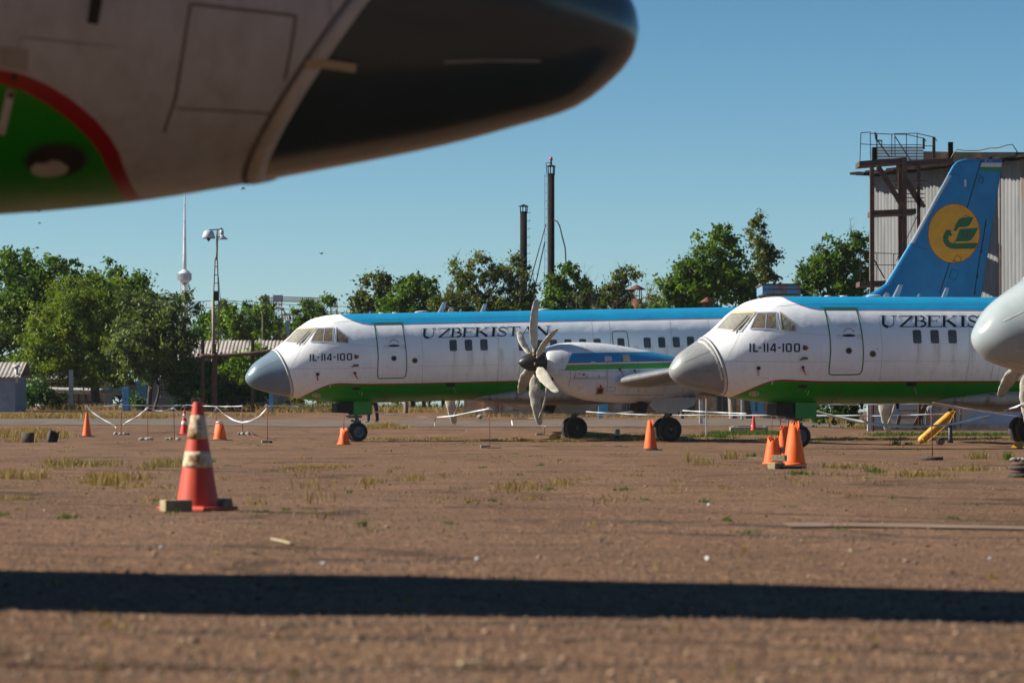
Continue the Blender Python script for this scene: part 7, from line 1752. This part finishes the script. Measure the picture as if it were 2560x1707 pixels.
between(1627, gxY(1880, 122), [z2(1425, 1180), z2(1600, 1190), z2(1900, 1208), z2(2300, 1225)], 'thin tape going right from the cone at the main wheels', w=.03, twist=3)
z8 = lambda x, y: (1840+x/3.267, 960+y/3.267)
between(1929, 1972, [z8(285, 185), z8(310, 235), z8(345, 285), z8(380, 305), z8(410, 300)], 'bundle of tape hanging between the stakes of the right cone group', w=.07)
between(1950, gxY(2400, 96), [z8(370, 152), z8(600, 160), z8(900, 170), z8(1200, 165), z8(1600, 160), z8(2000, 150)], 'upper tape running level along the belly of the right airliner', w=.03, twist=5)
between(1972, gxY(2470, 90), [z8(430, 158), z8(600, 205), z8(800, 262), z8(1000, 305), z8(1200, 335), z8(1450, 347), z8(1700, 335), z8(1850, 308), z8(1960, 282), z8(2080, 262)], 'broad tape sagging to the right in front of the yellow cylinder', w=.09, twist=1.0)
between(gxY(2000, 100), gxY(2560, 100), [z8(520, 262), z8(900, 262), z8(1300, 258), z8(1600, 246), z8(1960, 236)], 'middle level tape crossing the blue wall', w=.035, twist=4)
between(2331, gxY(2600, 92), [z8(1605, 150), z8(1800, 185), z8(2000, 220), z8(2200, 250), z8(2350, 270)], 'thin tape going down to the right from the stake in the tyre', w=.02, twist=2)
between(gxY(2420, 90), gxY(2600, 85), [z8(2190, 218), z8(2280, 190), z8(2352, 155), z8(2420, 125)], 'tape climbing out of the picture at the right edge', w=.05, twist=1)
# yellow wheel chocks
def chock(px, py, rz, label):
    p = gp(px, py); r = root_at('wheel_chock', p, label, 'wheel chock', 'yellow wheel chocks'); r.rotation_euler = (0, 0, rz); mb = MB(); w = .14
    pr = [(-.17, 0), (.17, 0), (.13, .15), (.0, .17)]
    for y in (-w, w):
        mb.add([(x, y-.012, z) for x, z in pr]+[(x, y+.012, z) for x, z in pr], [(0, 1, 2, 3), (7, 6, 5, 4)]+[(i, (i+1) % 4, 4+(i+1) % 4, 4+i) for i in range(4)])
    mb.build('side_plate', M['yellow'], r)
    mb = MB()
    for x, z, a in ((-.09, .08, .8), (.06, .16, .1), (.145, .08, -1.3)): mb.box((x, 0, z), (.09, w*2, .02), ry=-a)
    mb.build('cross_plate', M['yellow'], r); mb = MB(); mb.tube([(-.05, -w-.02, .07), (-.05, w+.02, .07)], .015, 6); mb.build('handle', M['oldrubber'], r)
chock(1387, 1095, -.5, 'yellow chock left of the far main wheels of the middle airliner'); chock(2545, 1119, -.4, 'yellow chock at the main wheel by the right edge')
brick(1708, 1098, (.22, .12, .10), .4, 'dark wooden wedge right of the near main wheels', 'wood', name='wedge')
# glass jar
p = gp(1544, 1100); jar = root_at('jar', p, 'clear jar with dark contents standing between the main gears', 'jar')
M['jar'] = mat('jar_glass', (.30, .32, .32), (.20, .22, .22), 6, .12); mb = MB(); mb.lathe([(.075, 0), (.085, .02), (.085, .16), (.082, .30), (.07, .33), (.07, .36)], n=20); mb.build('glass', M['jar'], jar)
mb = MB(); mb.lathe([(.0, .005), (.0865, .006), (.0865, .16), (0, .165)], n=20); mb.build('dark_content', M['dark'], jar)
# yellow gas cylinder on its cart
def cylinder_cart():
    Y = 100.0; q = lambda x, y: atY(2180+x/6.19, 960+y/6.19, Y); base = gxY(2330, Y); lo, hi = q(745, 880), q(1235, 450); d = (hi-lo).normalized()
    r = root_at('gas_cylinder_cart', base, 'tilted yellow gas cylinder on a two wheeled cart at the right', 'gas cylinder')
    L_ = (hi-lo).length; rr = 62/6.19*Y/F*1.0; quat = d.to_track_quat('Z', 'Y').to_matrix().to_4x4(); Mx = Matrix.Translation(lo-base) @ quat
    mb = MB(); mb.lathe([(0, -.07), (rr*.6, -.05), (rr*.92, .02), (rr, .1), (rr, L_*.90), (rr*.9, L_*.96), (rr*.55, L_*1.02), (rr*.3, L_*1.04), (rr*.3, L_*1.12), (0, L_*1.13)], M=Mx, n=28); mb.build('cylinder', M['yellow'], r)
    mb = MB()
    for t in (.2, .86): mb.lathe([(rr*1.03, L_*t), (rr*1.06, L_*t), (rr*1.06, L_*t+.03), (rr*1.03, L_*t+.03)], M=Mx, n=28)
    mb.build('strap', M['yellow'], r)
    mb = MB(); wc = q(1055, 880)
    for y in (-.12, .12): o = Vector((0, y, 0)); mb.tube([q(825, 905)-base+o, q(975, 790)-base+o, q(1200, 585)-base+o, q(1300, 380)-base+o], .014, 6); mb.tube([q(975, 790)-base+o, wc-base+o], .014, 6); mb.tube([q(770, 840)-base+o, q(825, 905)-base+o], .014, 6)
    for k in range(3): mb.tube([q(800+k*200, 905-k*170)-base+Vector((0, -.12, 0)), q(800+k*200, 905-k*170)-base+Vector((0, .12, 0))], .012, 6)
    mb.tube([q(1110, 660)-base, wc-base], .010, 6); mb.build('cart_frame', M['yellow'], r)
    for y in (-.2, .2):
        c = Matrix.Translation(wc-base+Vector((0, y, .0))) @ Matrix.Rotation(R(90), 4, 'X')
        mb = MB(); mb.lathe([(.065, -.03), (.105, -.03), (.112, 0), (.105, .03), (.065, .03), (.065, -.03)], M=c, n=24); w = mb.build('wheel', M['oldrubber'], r); mb = MB(); mb.lathe([(0, -.02), (.02, -.035), (.03, -.02), (.066, -.022), (.066, .022), (0, .02)], M=c, n=18); mb.build('rim', M['hub'], w)
    mb = MB(); hc = q(1225, 400)-base
    for k in range(3): mb.tube([hc+Vector(((.085+.01*k)*math.cos(a), -.05*k, (.07-.006*k)*math.sin(a))) for a in np.linspace(0, 6.28, 18)], .010, 5)
    mb.tube([hc+Vector((.07, 0, -.02)), hc+Vector((.12, -.05, -.2)), hc+Vector((.06, -.05, -.32)), hc+Vector((.02, -.1, -.2))], .010, 5); mb.build('hose', M['black'], r)
    # short stencilled marks
    mb = MB()
    for t, ss in ((.55, 1), (.62, 1), (.70, 1)):
        c = lo.lerp(hi, t)-base+Vector((0, -rr*1.01, .0)); side = d.cross(Vector((0, -1, 0))).normalized()
        a = c+side*.012; mb.bar(a-d*.02, a+d*.015, .012, .004); mb.bar(a-d*.02-side*.03, a+d*.015-side*.03, .012, .004)
    mb.build('stencilled_mark', M['letter'], r)
cylinder_cart()
# concrete slab with rusty plate and oil drum pieces
p = gp(1870, 1077); sl2 = root_at('concrete_slab', p, 'broken concrete slab with a rusty plate on top behind the red cone', 'slab'); mb = MB(); mb.box((0, 0, .07), (1.35, .7, .17), bev=.02); mb.rock((.6, -.2, .08), .16, 3); mb.rock((-.55, -.2, .08), .15, 4); mb.build('block', M['conc'], sl2)
mb = MB(); mb.box((-.15, 0, .175), (.5, .5, .03)); mb.build('rusty_plate', M['rust_steel'], sl2)
p = gp(1200, 1046); mb = MB(); mb.rock((0, 0, .08), .2, 15, .5); o = mb.build('boulder', M['stone']); o.location = p; tag(o, 'pale lump of concrete left of the rubble heap', 'stone')
# pale kerb and straw on the ground
for (x0, x1, y, lb) in ((110, 190, 1278, 'pale straw stalk lying left of the foreground cone'), (680, 735, 1350, 'pale leaf-like scrap lying in the middle foreground'), (2125, 2175, 1379, 'pale scrap lying in the right foreground'), (1150, 1200, 1664, 'pale scrap near the bottom edge')):
    a, b = gp(x0, y), gp(x1, y+(8 if x0 == 680 else 0)); mb = MB(); mb.bar((0, 0, .01), b-a+Vector((0, (-.25 if x0 == 680 else .02), .012)), .022, .006); o = mb.build('scrap', M['tape']); o.location = a; tag(o, lb, 'scrap')
for px, py, r in ((808, 1412, .014), (1194, 1400, .013), (1772, 1264, .018), (404, 1370, .012), (2475, 1398, .012), (1890, 1070, .02), (1168, 1078, .05), (1770, 1400, .02)):
    p = gp(px, py); mb = MB(); mb.rock((0, 0, r*.5), r, int(px), .8); o = mb.build('stone', M['whitewash']); o.location = p; tag(o, 'single small whitish stone lying loose on the reddish apron', 'stone', 'whitish stones loose on the apron')
# concrete joint strip, right foreground
M['joint'] = mat('pale_joint', (.27, .20, .14), (.20, .14, .10), 2, .95, c3=(.17, .10, .065), s3=1.8, t3=(.40, .46), stretch=(1, 3, 1))
lane('ground_joint', M['joint'], ypx([(1900, 1318), (2200, 1322), (2700, 1330)]), ypx([(1900, 1310), (2200, 1308), (2700, 1314)]), 1.9, 6.5, .008, .35)
# ------------------------------------------------------------ person behind the middle airliner
def person():
    p = gp(933, 1056); s = F/p.y; r = root_at('person', p, 'person in dark blue trousers and tan boots standing behind the airliner belly', 'person')
    def skin(nm, verts, edges, radii, m, par, sub=2):
        me = bpy.data.meshes.new(nm); me.from_pydata(verts, edges, []); o = bpy.data.objects.new(nm, me); COL.objects.link(o)
        sk = o.modifiers.new('s', 'SKIN'); ly = me.skin_vertices[0].data
        for i, q in enumerate(radii): ly[i].radius = (q[0], q[1]) if isinstance(q, tuple) else (q, q)
        ly[0].use_root = True
        su = o.modifiers.new('u', 'SUBSURF'); su.levels = sub; su.render_levels = sub
        me.materials.append(m); o.parent = par
        for pl in me.polygons: pl.use_smooth = True
        return o
    skinm = mat('skin', (.42, .24, .16), (.38, .21, .14), 5, .6); jeans = mat('dark_blue_trousers', (.016, .030, .055), (.010, .02, .04), 5, .9, bump=.02, bscale=9); shirt = mat('shirt', (.22, .24, .28), (.18, .2, .24), 5, .9); boot = mat('tan_boot', (.36, .27, .15), (.27, .2, .11), 8, .8)
    V = [(0, 0, .95), (0, 0, 1.12), (0, 0, 1.36), (0, 0, 1.47), (0, -.01, 1.55), (0, -.02, 1.66), (0, -.01, 1.74), (-.17, 0, 1.42), (-.24, .02, 1.15), (-.20, -.12, .94), (-.16, -.15, .86), (.17, 0, 1.42), (.24, .02, 1.15), (.20, -.12, .94), (.14, -.15, .86), (-.10, 0, .90), (-.19, -.02, .50), (-.20, .0, .10), (.10, 0, .90), (.14, .03, .50), (.17, .02, .10)]
    E = [(0, 1), (1, 2), (2, 3), (3, 4), (4, 5), (5, 6), (2, 7), (7, 8), (8, 9), (9, 10), (2, 11), (11, 12), (12, 13), (13, 14), (0, 15), (15, 16), (16, 17), (0, 18), (18, 19), (19, 20)]
    Rr = [(.14, .10), (.13, .10), (.15, .10), (.06, .06), (.065, .07), (.085, .10), (.06, .07), .055, .045, .036, .03, .055, .045, .036, .03, .075, .055, .04, .075, .055, .04]
    body = skin('body', V, E, Rr, skinm, r)
    skin('shirt', [(0, 0, .98), (0, 0, 1.12), (0, 0, 1.36), (0, 0, 1.46), (-.18, 0, 1.42), (-.245, .02, 1.18), (.18, 0, 1.42), (.245, .02, 1.18)], [(0, 1), (1, 2), (2, 3), (2, 4), (4, 5), (2, 6), (6, 7)], [(.165, .125), (.16, .12), (.175, .12), (.075, .075), .07, .065, .07, .065], shirt, r)
    skin('trousers', [(0, 0, 1.0), (0, 0, .92), (-.10, 0, .86), (-.185, -.03, .50), (-.20, .0, .28), (-.205, .0, .06), (.10, 0, .86), (.145, .02, .50), (.165, .03, .28), (.175, .02, .06)], [(0, 1), (1, 2), (2, 3), (3, 4), (4, 5), (1, 6), (6, 7), (7, 8), (8, 9)], [(.15, .11), (.16, .12), .105, .082, .075, .078, .105, .082, .075, .078], jeans, r)
    for x, y, dx in ((-.205, .0, -.16), (.175, .02, -.10)):
        b = skin('boot', [(x, y+.02, .07), (x, y, .05), (x+dx*.5, y-.03, .045), (x+dx, y-.06, .035)], [(0, 1), (1, 2), (2, 3)], [(.055, .055), (.055, .05), (.05, .042), (.035, .03)], boot, r)
    skin('hair', [(0, .01, 1.70), (0, .01, 1.765)], [(0, 1)], [(.088, .10), (.06, .07)], mat('dark_hair', (.02, .015, .01), None, 8, .8), r)
person()
# more birds etc would go here
# ------------------------------------------------------------ summer haze over the airfield
hm = bpy.data.materials.new('haze_air'); hm.use_nodes = True; nt = hm.node_tree; nt.nodes.clear()
pv = nt.nodes.new('ShaderNodeVolumePrincipled'); pv.inputs['Color'].default_value = (.80, .88, .96, 1); pv.inputs['Density'].default_value = .00007; pv.inputs['Anisotropy'].default_value = .2
ou = nt.nodes.new('ShaderNodeOutputMaterial'); nt.links.new(pv.outputs[0], ou.inputs['Volume'])
mb = MB(); mb.box((0, 860, 56), (5200, 10300, 118)); hz = mb.build('haze', hm); tag(hz, 'thin pale summer haze over the airfield', 'haze', kind='stuff')
